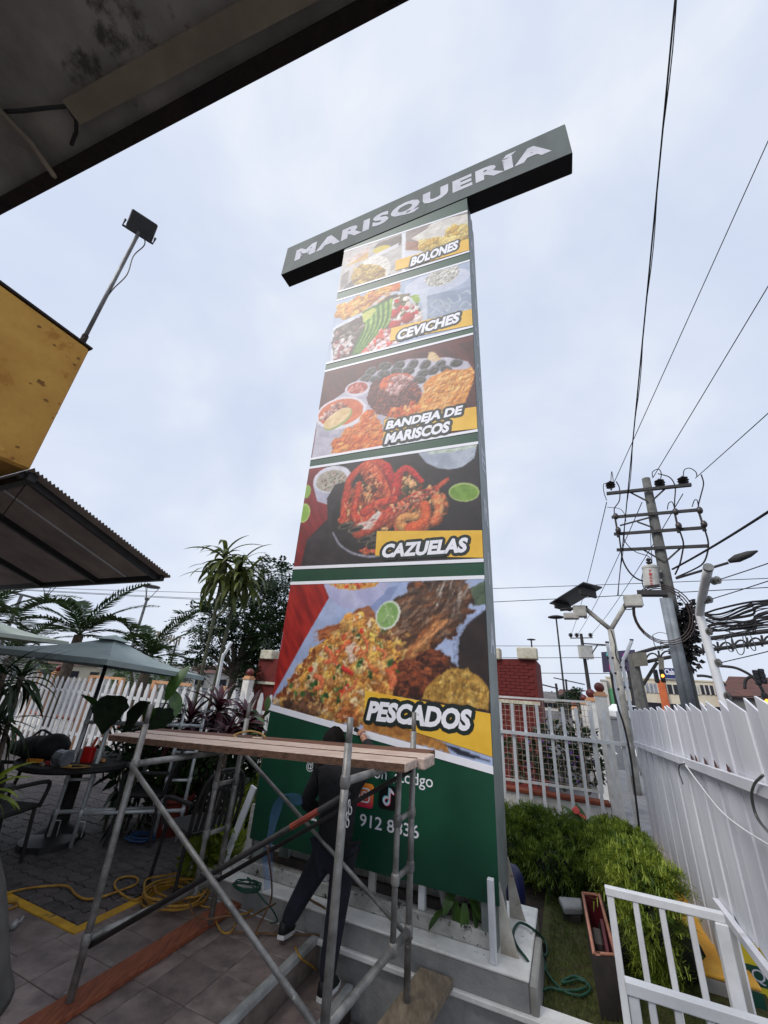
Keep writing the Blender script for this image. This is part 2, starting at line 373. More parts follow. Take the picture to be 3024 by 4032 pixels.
b = MB(); b.tube([sl(-3.3, -2.05, -.07), ST(-3.6, -2.0, 2.7), ST(-3.95, -2.05, 2.45)], .005, 5); b.build('wire', 'rust_edge', aw)
fl = thing('floodlight', 'black floodlight on a thin grey pole on the yellow parapet', 'floodlight', ST(-3.26, -2.16, 4.4), ANG)
ft = ST(-3.26, -2.16, 6.15)
b = MB(); b.tube([ST(-3.26, -2.16, 4.4), ft], .018, 8); b.build('pole', 'steel_grey', fl, smooth=True)
b = MB(); b.tube([ST(-3.26, -2.16, 4.4), ST(-3.26, -2.16, 4.56)], .026, 8); b.build('socket', 'rust_edge', fl)
hf = frame(ft + ZV * .1, R(38)); b = MB(lambda x, y, z: hf(x, y * .8 - z * .5, z * .85 + y * .5)); b.box(-.13, .13, -.035, .035, -.1, .12); b.build('lamp_housing', 'black_metal', fl, bevel=.01)
b = MB(lambda x, y, z: hf(x, y * .8 - z * .5, z * .85 + y * .5)); b.box(-.105, .105, .036, .042, -.08, .1); b.build('glass', mat('lamp_glass', (60, 62, 66), rough=.15), fl)
b = MB(); b.tube([hf(-.15, 0, -.03), hf(-.15, 0, -.13), hf(.15, 0, -.13), hf(.15, 0, -.03)], .012, 6); b.build('bracket', 'black_metal', fl)
b = MB(); b.tube(curve3([hf(.05, 0, -.1), hf(.09, 0, -.22), ft + Vector((.07, 0, -.4)), ft + Vector((.1, 0, -.7)), ft + Vector((.03, 0, -.95)), ft + Vector((-.03, .03, -1.2)), ft + Vector((.01, 0, -1.6))], 6), .006, 5); b.build('cable', 'black_metal', fl)
# grey tapered pedestal at the left edge
b = MB(); c_ = Vector((-2.245, 2.86, 0))
b.lathe(c_, [(.44, -.002), (.425, .03), (.395, .08), (.345, .2), (.29, .35), (.225, .5), (.16, .62), (.11, .7), (.06, .72), (.0001, .725)], 32)
tag(b.build('tapered_pedestal', mat('column_grey', (104, 102, 98), (76, 75, 73), 4, .8, bump=.2), smooth=True), 'grey tapered concrete pedestal cut off by the left edge', 'pedestal')
# flat printed food photographs of the sign, in metres on the sign face: p polygon, k scattered morsels, s stroke
PRINT = {
 1: [
  ('p',[-2106,8568,-986,8406,-947,7274,-2076,7301],(206,200,196),(184,176,172),9,0),
  ('p',[-1434,8315,-999,8288,-1014,8011,-1285,8089,-1524,8229],(104,92,86),(126,112,104),14,0),
  ('p',[-2024,8037,-1609,8194,-1593,8007,-1991,8020],(222,186,110),(200,150,90),14,0),
  ('p',[-2019,8174,-1609,8306,-1598,8174,-1992,8117],(196,160,150),(226,200,190),14,0),
  ('e',[-1219,8094,-1234,8044,-1302,8020,-1396,8030,-1483,8072,-1528,8130,-1512,8181,-1443,8206,-1346,8194,-1261,8152],(226,208,66),(206,180,60),30,0),
  ('p',[-1528,8038,-1064,8094,-1077,7994,-1501,7942],(226,222,226),(226,222,226),14,0),
  ('p',[-2080,7822,-1928,7904,-1927,7534,-2057,7470],(150,140,136),(120,110,110),14,0),
  ('p',[-2043,7438,-1856,7602,-1778,7410,-1170,7390,-1163,7276,-2047,7389],(84,80,92),(110,106,116),14,0),
  ('p',[-2064,7448,-1777,7405,-1186,7361,-1163,7276,-2063,7358],(224,224,232),(200,200,212),14,0),
  ('e',[-1257,7510,-1277,7362,-1401,7290,-1584,7320,-1763,7445,-1868,7621,-1852,7780,-1719,7855,-1526,7816,-1350,7683],(196,158,72),(150,112,48),34,0),
  ('k',[-1865,7685,-1828,7905,-1648,7862,-1254,7597,-1225,7431,-1450,7298,-1780,7436],[(200,164,80),(170,126,54),(214,182,104),(140,104,48)],147,.0302,.0734,1.6,.55),
  ('p',[-1690,7898,-1643,8021,-1489,8030,-1270,7853,-1175,7631,-1183,7459,-1247,7343,-1273,7557,-1371,7707,-1530,7819],(238,233,224),(218,212,202),16,0),
  ('p',[-955,8331,43,8170,24,7255,-932,7327],(160,146,140),(132,120,116),10,0),
  ('p',[-874,8075,-604,8164,-502,8290,33,8123,24,7792,-107,7875,-251,7915,-366,7754,-415,7720,-668,7884,-738,7939],(236,230,220),(214,206,196),10,0),
  ('k',[-737,7913,-333,7747,-203,7910,16,7796,18,7571,-696,7644],[(218,184,92),(198,158,66),(228,200,120)],126,.0432,.108,1.6,.55),
  ('p',[-944,8050,-738,7939,-732,7715,-934,7793],(150,100,80),(176,130,108),20,0),
  ('p',[-944,7838,-697,7683,-645,7615,-945,7645],(224,224,232),(224,224,232),14,0),
  ('p',[-1033,8436,-959,8417,-931,7302,-983,7305],(232,232,238),(232,232,238),14,0),
  ('h',[-1847,7702,-1646,7834,-1290,7591,-1244,7441,-1452,7324,-1763,7453],[(220,188,110),(130,94,44),(200,160,80)],60,.042,.108,.0075,.0165,-.14,1.0),
 ],
 2: [
  ('p',[-2103,7365,57,7121,26,5740,-2110,5860],(184,196,216),(168,182,206),8,0),
  ('p',[-572,6652,38,6518,23,6043,-572,6159],(148,162,184),(170,182,200),8,0),
  ('s',[-531,6430,-455,6313,-352,6349,-411,6480,-531,6430],.009,.009,(206,212,224),(206,212,224),30,1),
  ('s',[-337,6301,-280,6195,-265,6289,-322,6356,-337,6301],.009,.009,(206,212,224),(206,212,224),30,1),
  ('s',[-293,6467,-207,6304,-122,6346,-148,6462],.009,.009,(206,212,224),(206,212,224),30,1),
  ('s',[-543,6228,-440,6285,-352,6186],.009,.009,(206,212,224),(206,212,224),30,1),
  ('s',[-138,6212,-53,6274,26,6159],.009,.009,(206,212,224),(206,212,224),30,1),
  ('s',[-195,6138,-139,6173,-16,6099],.009,.009,(206,212,224),(206,212,224),30,1),
  ('s',[-105,6442,-20,6463,32,6356],.009,.009,(206,212,224),(206,212,224),30,1),
  ('e',[29,6796,-36,6671,-246,6605,-531,6625,-790,6727,-918,6877,-853,7014,-621,7080,-322,7049,-76,6939],(216,220,233),(202,208,226),6,0),
  ('e',[-132,6917,-154,6815,-253,6749,-392,6745,-522,6804,-592,6907,-572,7014,-468,7082,-324,7083,-196,7019],(222,218,208),(222,218,208),14,0),
  ('k',[-617,6976,-492,7119,-138,7022,-126,6881,-336,6745,-583,6845],[(236,233,226),(210,206,196),(226,222,212),(196,192,182)],315,.0194,.0346,2.2,.55),
  ('e',[-671,6658,-670,6598,-703,6555,-757,6544,-813,6571,-849,6625,-851,6686,-817,6731,-762,6740,-706,6712],(166,192,88),(140,170,66),20,0),
  ('p',[-706,6705,-580,6689,-564,6156,-663,6218,-637,6414],(206,212,226),(206,212,226),14,0),
  ('k',[-2042,7112,-1223,7114,-1017,7118,-995,7025,-1222,6833,-1550,6774,-1762,6729,-2004,6879],[(238,182,80),(204,134,62),(180,104,62),(244,196,104),(222,150,60)],96,.0576,.1296,2.0,.55),
  ('p',[-1207,7129,-1000,7134,-998,7015,-1111,6977],(226,118,66),(238,150,80),14,0),
  ('p',[-2056,6200,-2079,6608,-1834,6713,-1548,6751,-1216,7004,-1042,6955,-826,6728,-692,6460,-624,6171,-937,6127,-1004,5892,-2020,5861],(224,226,235),(204,208,222),8,0),
  ('p',[-2036,6279,-2032,6578,-1594,6668,-1176,6915,-1039,6889,-865,6668,-721,6388,-690,6209,-1052,6193,-1069,5936,-1691,5901,-1974,5897],(92,82,76),(70,62,58),30,0),
  ('k',[-2044,6526,-1592,6644,-1525,6494,-1637,6214,-1678,5937,-1939,5926,-2030,6276],[(96,86,80),(70,60,58),(128,116,106),(160,140,132),(54,46,46),(110,64,68)],399,.0216,.0518,2,.55),
  ('k',[-2042,6303,-1715,6287,-1696,5943,-1955,5911],[(216,200,200),(150,60,80),(206,178,166),(226,214,214)],54,.023,.0518,1.6,.55),
  ('k',[-1117,6785,-918,6782,-729,6392,-693,6210,-1070,6243,-1146,6422],[(234,210,200),(242,228,220),(226,196,186),(204,50,56),(120,110,80)],126,.0475,.1037,1.4,.55),
  ('e',[-991,6715,-997,6696,-1017,6691,-1042,6702,-1063,6726,-1072,6753,-1065,6772,-1046,6777,-1020,6765,-999,6741],(206,34,44),(206,34,44),14,0),
  ('e',[-1044,6476,-1051,6457,-1070,6452,-1095,6463,-1116,6485,-1125,6511,-1118,6530,-1099,6535,-1074,6524,-1053,6501],(206,34,44),(206,34,44),14,0),
  ('e',[-836,6503,-843,6484,-862,6479,-886,6490,-906,6512,-914,6538,-908,6556,-888,6561,-864,6550,-844,6528],(206,34,44),(206,34,44),14,0),
  ('p',[-1592,6747,-1446,6797,-1112,6839,-1098,6598,-1132,6331,-1250,6127,-1378,5971,-1570,5879,-1674,5905,-1617,6185,-1521,6448],(74,124,50),(54,98,40),10,0),
  ('s',[-1539,6656,-1498,6472,-1509,6313,-1574,6111,-1659,5920],.026,.004,(176,202,106),(128,174,70),20,1),
  ('s',[-1456,6688,-1421,6488,-1437,6315,-1513,6118,-1609,5933],.039,.006,(176,202,106),(128,174,70),20,1),
  ('s',[-1373,6719,-1345,6504,-1366,6316,-1453,6126,-1559,5946],.026,.004,(176,202,106),(128,174,70),20,1),
  ('s',[-1291,6750,-1268,6520,-1295,6317,-1393,6133,-1510,5959],.026,.004,(176,202,106),(128,174,70),20,1),
  ('s',[-1209,6781,-1193,6536,-1225,6319,-1333,6140,-1461,5971],.026,.004,(176,202,106),(128,174,70),20,1),
  ('s',[-1127,6812,-1118,6551,-1156,6320,-1274,6147,-1412,5984],.026,.004,(176,202,106),(128,174,70),20,1),
  ('p',[-1589,6711,-1408,6769,-1350,6686,-1461,6555,-1552,6505],(216,214,110),(190,198,96),14,0),
  ('k',[-1502,5875,-1218,6261,-1095,6108,-989,5906,-1208,5869],[(228,110,96),(242,222,226),(232,80,68),(238,196,190)],92,.0288,.0634,1.6,.55),
  ('h',[-2042,7112,-1223,7114,-1015,7082,-1224,6857,-1552,6798,-1784,6761,-1987,6895],[(250,206,120),(180,104,54),(236,160,70)],70,.06,.16,.006,.014,.15,.5),
 ],
 3: [
  ('p',[-2082,5700,26,5553,19,4225,-2084,4274],(100,42,44),(66,26,30),10,1),
  ('p',[-2084,4274,-2092,5066,-1746,5247,-1504,5444,-816,5548,-287,5393,-52,5247,17,5073,-19,4989,-635,4553,-1096,4649,-1085,4262,-1777,4267],(206,202,214),(188,182,198),6,0),
  ('e',[-1266,5548,-1257,5497,-1283,5450,-1332,5423,-1386,5427,-1426,5461,-1436,5513,-1410,5561,-1360,5588,-1305,5583],(136,134,138),(86,86,90),40,0),
  ('e',[-1267,5525,-1262,5486,-1286,5448,-1328,5425,-1374,5425,-1405,5450,-1410,5489,-1387,5528,-1344,5551,-1298,5550],(44,46,46),(78,78,78),40,0),
  ('e',[-1287,5520,-1288,5507,-1302,5492,-1324,5480,-1344,5476,-1356,5482,-1355,5495,-1341,5511,-1320,5522,-1299,5526],(120,108,98),(90,80,76),40,0),
  ('e',[-1041,5526,-1051,5483,-1094,5462,-1154,5469,-1209,5502,-1238,5549,-1228,5593,-1184,5614,-1122,5607,-1068,5573],(136,134,138),(86,86,90),40,0),
  ('e',[-1044,5510,-1054,5479,-1092,5463,-1144,5469,-1191,5495,-1215,5531,-1205,5562,-1166,5578,-1113,5572,-1067,5545],(44,46,46),(78,78,78),40,0),
  ('e',[-1073,5529,-1079,5520,-1099,5516,-1125,5519,-1147,5528,-1158,5539,-1152,5548,-1131,5551,-1105,5548,-1083,5539],(120,108,98),(90,80,76),40,0),
  ('e',[-854,5502,-855,5455,-887,5418,-940,5405,-993,5421,-1026,5460,-1027,5507,-993,5545,-940,5558,-887,5542],(136,134,138),(86,86,90),40,0),
  ('e',[-857,5483,-859,5447,-889,5418,-934,5407,-979,5417,-1006,5446,-1004,5482,-974,5511,-928,5523,-883,5512],(44,46,46),(78,78,78),40,0),
  ('e',[-880,5487,-884,5475,-900,5465,-923,5459,-944,5460,-955,5468,-951,5480,-935,5490,-912,5496,-891,5494],(120,108,98),(90,80,76),40,0),
  ('e',[-679,5478,-671,5430,-692,5380,-734,5349,-783,5347,-818,5375,-828,5424,-807,5474,-764,5506,-715,5508],(136,134,138),(86,86,90),40,0),
  ('e',[-681,5455,-676,5417,-695,5378,-732,5350,-772,5346,-801,5366,-806,5404,-786,5444,-749,5472,-709,5476],(44,46,46),(78,78,78),40,0),
  ('e',[-697,5446,-698,5433,-710,5416,-728,5403,-746,5397,-757,5401,-756,5414,-744,5431,-726,5444,-708,5450],(120,108,98),(90,80,76),40,0),
  ('e',[-512,5421,-504,5373,-525,5325,-567,5294,-614,5292,-648,5320,-656,5367,-635,5416,-593,5448,-546,5449],(136,134,138),(86,86,90),40,0),
  ('e',[-513,5398,-509,5361,-529,5322,-565,5295,-604,5291,-631,5310,-636,5347,-616,5387,-579,5414,-540,5418],(44,46,46),(78,78,78),40,0),
  ('e',[-529,5389,-530,5376,-542,5360,-560,5347,-578,5341,-588,5345,-587,5358,-575,5374,-557,5387,-540,5393],(120,108,98),(90,80,76),40,0),
  ('e',[-321,5355,-315,5309,-336,5262,-376,5231,-422,5229,-454,5256,-462,5302,-441,5350,-399,5381,-354,5383],(136,134,138),(86,86,90),40,0),
  ('e',[-323,5333,-320,5297,-339,5259,-374,5233,-412,5228,-438,5247,-442,5283,-422,5322,-387,5348,-349,5353],(44,46,46),(78,78,78),40,0),
  ('e',[-339,5324,-340,5312,-352,5296,-369,5283,-386,5277,-396,5281,-395,5293,-383,5309,-366,5322,-349,5328],(120,108,98),(90,80,76),40,0),
  ('e',[-109,5267,-117,5228,-153,5203,-203,5202,-248,5226,-271,5265,-262,5306,-226,5331,-175,5331,-131,5307],(136,134,138),(86,86,90),40,0),
  ('e',[-113,5252,-121,5223,-152,5204,-195,5203,-234,5221,-253,5250,-245,5280,-213,5299,-169,5300,-131,5282],(44,46,46),(78,78,78),40,0),
  ('e',[-135,5264,-140,5255,-156,5249,-178,5249,-196,5254,-205,5263,-200,5272,-183,5278,-161,5278,-143,5273],(120,108,98),(90,80,76),40,0),
  ('e',[-1329,5439,-1324,5390,-1353,5347,-1405,5326,-1462,5336,-1500,5373,-1506,5423,-1477,5467,-1423,5487,-1367,5476],(136,134,138),(86,86,90),40,0),
  ('e',[-1330,5418,-1328,5380,-1355,5346,-1401,5328,-1448,5334,-1479,5360,-1481,5398,-1454,5433,-1408,5451,-1360,5445],(44,46,46),(78,78,78),40,0),
  ('e',[-1353,5417,-1355,5405,-1371,5392,-1394,5383,-1415,5381,-1427,5388,-1425,5401,-1409,5414,-1386,5423,-1365,5424],(120,108,98),(90,80,76),40,0),
  ('e',[-1049,5390,-1059,5349,-1102,5327,-1162,5333,-1216,5365,-1244,5412,-1235,5454,-1191,5476,-1130,5469,-1076,5436],(136,134,138),(86,86,90),40,0),
  ('e',[-1053,5375,-1062,5344,-1100,5329,-1152,5334,-1198,5359,-1222,5393,-1212,5425,-1174,5440,-1121,5434,-1075,5409],(44,46,46),(78,78,78),40,0),
  ('e',[-1081,5393,-1087,5384,-1107,5380,-1133,5383,-1155,5391,-1165,5402,-1159,5411,-1139,5414,-1113,5412,-1091,5403],(120,108,98),(90,80,76),40,0),
  ('e',[-871,5351,-887,5316,-934,5306,-993,5325,-1044,5366,-1065,5414,-1049,5450,-1001,5460,-940,5440,-891,5399],(136,134,138),(86,86,90),40,0),
  ('e',[-875,5339,-889,5313,-930,5307,-981,5324,-1025,5356,-1043,5393,-1028,5420,-987,5425,-935,5408,-892,5375],(44,46,46),(78,78,78),40,0),
  ('e',[-903,5365,-910,5359,-931,5360,-957,5368,-978,5381,-987,5393,-979,5399,-958,5398,-932,5390,-911,5377],(120,108,98),(90,80,76),40,0),
  ('e',[-719,5341,-726,5299,-764,5273,-819,5272,-870,5297,-898,5340,-891,5383,-852,5409,-796,5410,-745,5383],(136,134,138),(86,86,90),40,0),
  ('e',[-722,5325,-730,5293,-764,5274,-811,5273,-855,5292,-878,5324,-870,5356,-836,5376,-788,5376,-744,5356],(44,46,46),(78,78,78),40,0),
  ('e',[-747,5337,-753,5328,-770,5322,-794,5322,-815,5328,-825,5337,-820,5346,-802,5352,-778,5352,-757,5347],(120,108,98),(90,80,76),40,0),
  ('e',[-527,5259,-529,5215,-560,5180,-609,5167,-658,5180,-688,5216,-687,5261,-655,5297,-605,5310,-556,5296],(136,134,138),(86,86,90),40,0),
  ('e',[-530,5241,-533,5208,-561,5180,-604,5168,-645,5177,-669,5204,-667,5238,-638,5266,-595,5277,-554,5268],(44,46,46),(78,78,78),40,0),
  ('e',[-552,5244,-555,5234,-571,5223,-592,5218,-611,5219,-621,5226,-618,5236,-602,5247,-581,5252,-561,5251],(120,108,98),(90,80,76),40,0),
  ('e',[-561,5122,-577,5089,-621,5078,-676,5095,-722,5133,-741,5178,-725,5212,-680,5222,-624,5205,-578,5166],(136,134,138),(86,86,90),40,0),
  ('e',[-565,5111,-579,5086,-617,5080,-665,5094,-705,5124,-721,5159,-706,5184,-667,5190,-619,5174,-580,5144],(44,46,46),(78,78,78),40,0),
  ('e',[-590,5135,-598,5128,-617,5129,-641,5136,-660,5148,-668,5159,-661,5165,-641,5165,-617,5157,-598,5146],(120,108,98),(90,80,76),40,0),
  ('e',[-1156,5306,-1172,5270,-1220,5260,-1283,5279,-1337,5321,-1360,5369,-1344,5406,-1294,5417,-1231,5397,-1178,5354],(136,134,138),(86,86,90),40,0),
  ('e',[-1160,5294,-1174,5268,-1216,5262,-1271,5278,-1317,5311,-1336,5348,-1322,5375,-1279,5381,-1224,5364,-1179,5331],(44,46,46),(78,78,78),40,0),
  ('e',[-1190,5321,-1197,5314,-1219,5315,-1246,5323,-1268,5336,-1278,5348,-1270,5355,-1248,5354,-1221,5345,-1199,5333],(120,108,98),(90,80,76),40,0),
  ('e',[-399,5272,-398,5228,-426,5188,-472,5169,-520,5178,-550,5210,-552,5256,-524,5296,-477,5315,-429,5306],(136,134,138),(86,86,90),40,0),
  ('e',[-402,5253,-403,5219,-428,5188,-468,5171,-508,5175,-533,5199,-532,5234,-507,5265,-466,5282,-426,5277],(44,46,46),(78,78,78),40,0),
  ('e',[-422,5252,-424,5241,-438,5229,-459,5220,-477,5219,-487,5225,-484,5236,-470,5248,-450,5257,-431,5258],(120,108,98),(90,80,76),40,0),
  ('e',[-234,5162,-255,5135,-299,5136,-351,5164,-390,5209,-401,5255,-379,5283,-334,5282,-282,5253,-244,5207],(136,134,138),(86,86,90),40,0),
  ('e',[-238,5154,-255,5134,-294,5137,-338,5162,-372,5198,-382,5234,-364,5253,-325,5250,-280,5225,-247,5188],(44,46,46),(78,78,78),40,0),
  ('e',[-261,5185,-269,5181,-287,5186,-310,5199,-327,5214,-333,5226,-325,5230,-306,5225,-283,5212,-266,5197],(120,108,98),(90,80,76),40,0),
  ('p',[-551,5446,-538,5572,-462,5541,-376,5386,-461,5377],(232,204,160),(214,178,120),14,0),
  ('e',[-607,4838,-681,4682,-864,4633,-1096,4709,-1295,4892,-1379,5117,-1304,5292,-1099,5339,-854,5242,-669,5049],(112,60,58),(76,38,40),40,0),
  ('k',[-1352,4984,-1282,5229,-963,5304,-680,5140,-615,4923,-698,4737,-930,4659,-1213,4766],[(92,46,50),(132,78,76),(110,60,56),(72,36,40),(150,96,92),(190,90,60)],882,.0119,.0224,2.6,.55),
  ('p',[-1206,5206,-1157,5326,-998,5369,-806,5302,-719,5193,-866,5254,-1005,5212,-1048,5131,-1178,5156],(234,112,58),(218,84,44),20,0),
  ('k',[-1059,5315,-900,5313,-756,5192,-844,5098,-947,5000,-1091,5060],[(206,158,156),(226,190,186),(176,116,112)],96,.0202,.0432,2.2,.55),
  ('p',[-603,5044,-517,5145,-316,5190,-28,5123,18,4994,-58,4764,-94,4642,-292,4613,-637,4620,-704,4722,-586,4932],(238,164,80),(216,130,50),16,0),
  ('k',[-574,5036,-316,5172,-3,5071,-78,4769,-292,4630,-610,4663],[(244,178,96),(226,142,58),(236,160,74),(206,120,48)],168,.0259,.0662,1.5,.25),
  ('p',[-1710,5276,-1330,5253,-1360,5080,-1485,5077,-1638,5148],(186,180,196),(186,180,196),14,0),
  ('e',[-1334,5251,-1349,5173,-1428,5129,-1543,5134,-1652,5187,-1712,5271,-1699,5351,-1616,5397,-1497,5389,-1390,5333],(218,214,223),(218,214,223),14,0),
  ('e',[-1368,5266,-1382,5210,-1449,5178,-1544,5182,-1632,5222,-1679,5283,-1666,5341,-1597,5374,-1499,5368,-1412,5326],(160,64,58),(190,90,80),30,0),
  ('k',[-1664,5303,-1530,5362,-1384,5259,-1444,5180,-1621,5231],[(206,106,96),(170,66,60),(226,150,140)],50,.013,.0259,1.6,.55),
  ('p',[-2109,4783,-1369,4988,-1397,4758,-1547,4546,-1847,4538,-2042,4616],(196,192,206),(170,164,184),6,0),
  ('e',[-1357,4931,-1376,4776,-1523,4672,-1747,4655,-1972,4735,-2109,4887,-2097,5054,-1938,5165,-1697,5174,-1476,5083],(230,226,234),(230,226,234),14,0),
  ('e',[-1405,4942,-1424,4811,-1557,4723,-1758,4709,-1955,4776,-2073,4904,-2059,5043,-1917,5136,-1704,5144,-1510,5069],(224,120,74),(206,96,56),20,0),
  ('k',[-2058,4903,-1818,5110,-1613,4998,-1914,4774],[(206,156,146),(130,76,68),(226,184,172),(170,104,90)],147,.0173,.0346,1.8,.55),
  ('e',[-1570,4942,-1564,4854,-1633,4757,-1752,4687,-1877,4669,-1961,4711,-1970,4799,-1900,4899,-1778,4971,-1651,4987],(150,164,92),(150,164,92),14,0),
  ('e',[-1593,4952,-1590,4874,-1657,4785,-1770,4718,-1887,4698,-1963,4733,-1969,4812,-1900,4903,-1784,4971,-1666,4990],(238,210,164),(226,190,130),20,0),
  ('k',[-1787,4277,-1770,4472,-1653,4605,-1398,4687,-1394,4811,-1263,4796,-1236,4648,-1127,4536,-1093,4263,-1453,4262],[(238,134,60),(216,96,40),(244,160,84),(226,114,48)],126,.0432,.0864,2.2,.4),
  ('k',[-1052,4672,-996,4763,-699,4789,-623,4650,-869,4627],[(238,122,60),(222,92,46),(244,170,110)],63,.0259,.0547,1.6,.55),
  ('h',[-589,5040,-316,5172,-3,5088,-78,4769,-292,4630,-609,4646],[(250,194,116),(190,108,44),(236,150,66),(254,214,150)],140,.06,.16,.005,.012,.49,.5),
  ('h',[-1784,4319,-1653,4605,-1308,4754,-1134,4538,-1101,4281,-1455,4288],[(250,170,100),(190,76,34),(244,140,66)],90,.08,.18,.006,.014,.51,.6),
  ('h',[-1352,4984,-1280,5209,-962,5284,-679,5122,-615,4923,-698,4737,-931,4677,-1215,4784],[(150,96,90),(66,34,38),(120,66,62)],160,.028,.06,.004,.008,-.09,1.5),
 ],
 4: [
  ('p',[-2100,4145,21,4102,21,2770,-2085,2812],(46,40,44),(34,30,34),8,0),
  ('p',[-2093,2812,-2091,4143,-1861,4120,-1692,3402,-1819,3143,-2011,2815],(150,40,44),(118,28,34),10,1),
  ('p',[-2009,3901,-1462,3965,-1519,3784,-1732,3572,-1904,3642],(196,194,212),(170,168,190),6,0),
  ('e',[-1465,3944,-1475,3831,-1578,3750,-1737,3731,-1896,3781,-1994,3886,-1988,4006,-1880,4091,-1712,4106,-1554,4049],(222,220,231),(222,220,231),14,0),
  ('e',[-1524,3920,-1532,3830,-1617,3765,-1747,3749,-1876,3790,-1954,3873,-1949,3967,-1860,4035,-1724,4048,-1596,4004],(194,184,172),(172,164,150),20,0),
  ('k',[-1938,3924,-1761,4033,-1546,3946,-1596,3804,-1831,3789],[(120,124,104),(206,196,184),(150,100,86)],84,.0072,.0173,1.6,.55),
  ('p',[-662,4108,20,4087,-19,3897,-149,3809,-279,3802,-412,3841,-544,3934],(188,196,208),(160,168,184),6,0),
  ('p',[-576,4091,19,4072,5,4029,-264,4013,-497,4035],(206,216,204),(176,190,172),30,0),
  ('e',[19,3491,-12,3433,-91,3405,-188,3418,-267,3467,-298,3536,-266,3597,-184,3625,-85,3610,-8,3558],(176,196,120),(176,196,120),14,0),
  ('e',[5,3490,-24,3441,-95,3418,-183,3430,-255,3473,-283,3531,-254,3582,-180,3605,-90,3591,-20,3547],(128,164,66),(106,146,52),16,0),
  ('e',[-1980,3478,-2006,3412,-2057,3383,-2114,3402,-2157,3462,-2169,3541,-2143,3609,-2091,3638,-2032,3618,-1990,3556],(186,206,120),(186,206,120),14,0),
  ('e',[-1998,3484,-2019,3429,-2060,3405,-2107,3420,-2141,3469,-2150,3535,-2130,3591,-2087,3615,-2040,3599,-2006,3549],(146,184,76),(146,184,76),14,0),
  ('e',[-2016,3777,-2034,3728,-2068,3707,-2107,3721,-2135,3765,-2143,3823,-2125,3873,-2090,3894,-2051,3880,-2023,3835],(150,184,84),(150,184,84),14,0),
  ('p',[-1998,2836,-1970,3156,-1724,3390,-1770,3665,-1683,3834,-1407,3873,-1194,2924,-1475,2807],(44,38,42),(60,52,58),8,0),
  ('e',[-766,3244,-833,3002,-1030,2867,-1295,2884,-1540,3058,-1667,3339,-1610,3615,-1384,3763,-1091,3719,-859,3515],(30,27,30),(46,40,42),10,0),
  ('s',[-1627,3214,-1521,3060,-1342,2948,-1163,2902,-1022,2899],.012,.016,(150,150,164),(150,150,164),30,1),
  ('k',[-1554,3327,-1530,3665,-1250,3913,-821,3857,-589,3711,-320,3469,-334,3332,-448,3143,-1085,3178,-1279,3210],[(156,74,50),(206,116,70),(222,172,112),(92,52,40),(64,60,40),(186,86,54)],546,.0238,.0554,1.6,.55),
  ('s',[-1514,3322,-1517,3584,-1476,3884,-1293,4040,-1135,4041,-1020,3955],.044,.062,(218,84,52),(186,56,42),30,1),
  ('s',[-1257,3988,-1119,3827,-954,3600],.104,.07,(228,116,70),(200,76,50),30,1),
  ('k',[-1268,3932,-1185,3886,-1018,3686,-1076,3663],[(120,40,34),(246,170,110)],54,.0086,.0158,1.1,.55),
  ('s',[-1020,3955,-941,3767,-899,3615],.066,.044,(208,46,44),(178,34,36),30,1),
  ('s',[-880,3627,-874,3811,-765,3902,-589,3711],.072,.03,(214,54,50),(180,36,38),30,1),
  ('k',[-788,3758,-645,3720,-627,3583,-766,3574],[(214,160,110),(110,80,50),(70,70,44)],50,.0259,.049,1.6,.55),
  ('s',[-1354,3800,-1372,3565,-1388,3414,-1290,3325,-1166,3373],.034,.066,(228,84,52),(196,58,40),30,1),
  ('s',[-1254,3425,-1095,3510,-899,3535],.058,.048,(226,84,60),(200,60,46),30,1),
  ('s',[-1280,3218,-1080,3298,-871,3409,-667,3527,-465,3586,-309,3685],.112,.022,(222,96,64),(190,62,46),30,1),
  ('p',[-1347,3290,-1199,3318,-1089,3423,-1042,3388,-1146,3212,-1279,3210],(232,222,216),(206,180,170),30,0),
  ('k',[-944,3435,-668,3560,-398,3637,-451,3558,-691,3432,-883,3370],[(240,180,140),(150,50,40),(90,70,46),(236,130,96)],105,.0115,.0259,2,.55),
  ('s',[-640,3299,-796,3306,-823,3229,-702,3166],.046,.05,(236,176,104),(214,140,80),30,1),
  ('s',[-556,3422,-537,3288,-604,3199,-710,3177],.054,.062,(238,116,60),(218,86,46),30,1),
  ('s',[-424,3476,-398,3354,-448,3223],.06,.042,(228,104,62),(240,186,120),30,1),
  ('e',[-1243,3253,-1253,3227,-1296,3202,-1356,3189,-1412,3191,-1441,3209,-1431,3235,-1387,3260,-1326,3273,-1271,3270],(66,58,52),(120,110,96),26,0),
  ('e',[-1270,3239,-1279,3226,-1312,3212,-1355,3202,-1393,3201,-1411,3208,-1402,3221,-1369,3235,-1326,3245,-1288,3246],(30,28,28),(30,28,28),14,0),
  ('e',[-1115,3127,-1124,3101,-1166,3077,-1225,3064,-1279,3066,-1306,3082,-1297,3108,-1254,3132,-1195,3146,-1142,3144],(66,58,52),(120,110,96),26,0),
  ('e',[-1141,3113,-1150,3101,-1182,3087,-1224,3077,-1260,3075,-1278,3082,-1269,3095,-1237,3109,-1195,3118,-1158,3120],(30,28,28),(30,28,28),14,0),
  ('e',[-975,3169,-985,3144,-1026,3121,-1084,3107,-1136,3109,-1163,3126,-1153,3152,-1111,3176,-1053,3189,-1001,3186],(66,58,52),(120,110,96),26,0),
  ('e',[-1001,3156,-1010,3144,-1041,3130,-1082,3121,-1118,3119,-1135,3125,-1126,3138,-1095,3152,-1054,3161,-1018,3163],(30,28,28),(30,28,28),14,0),
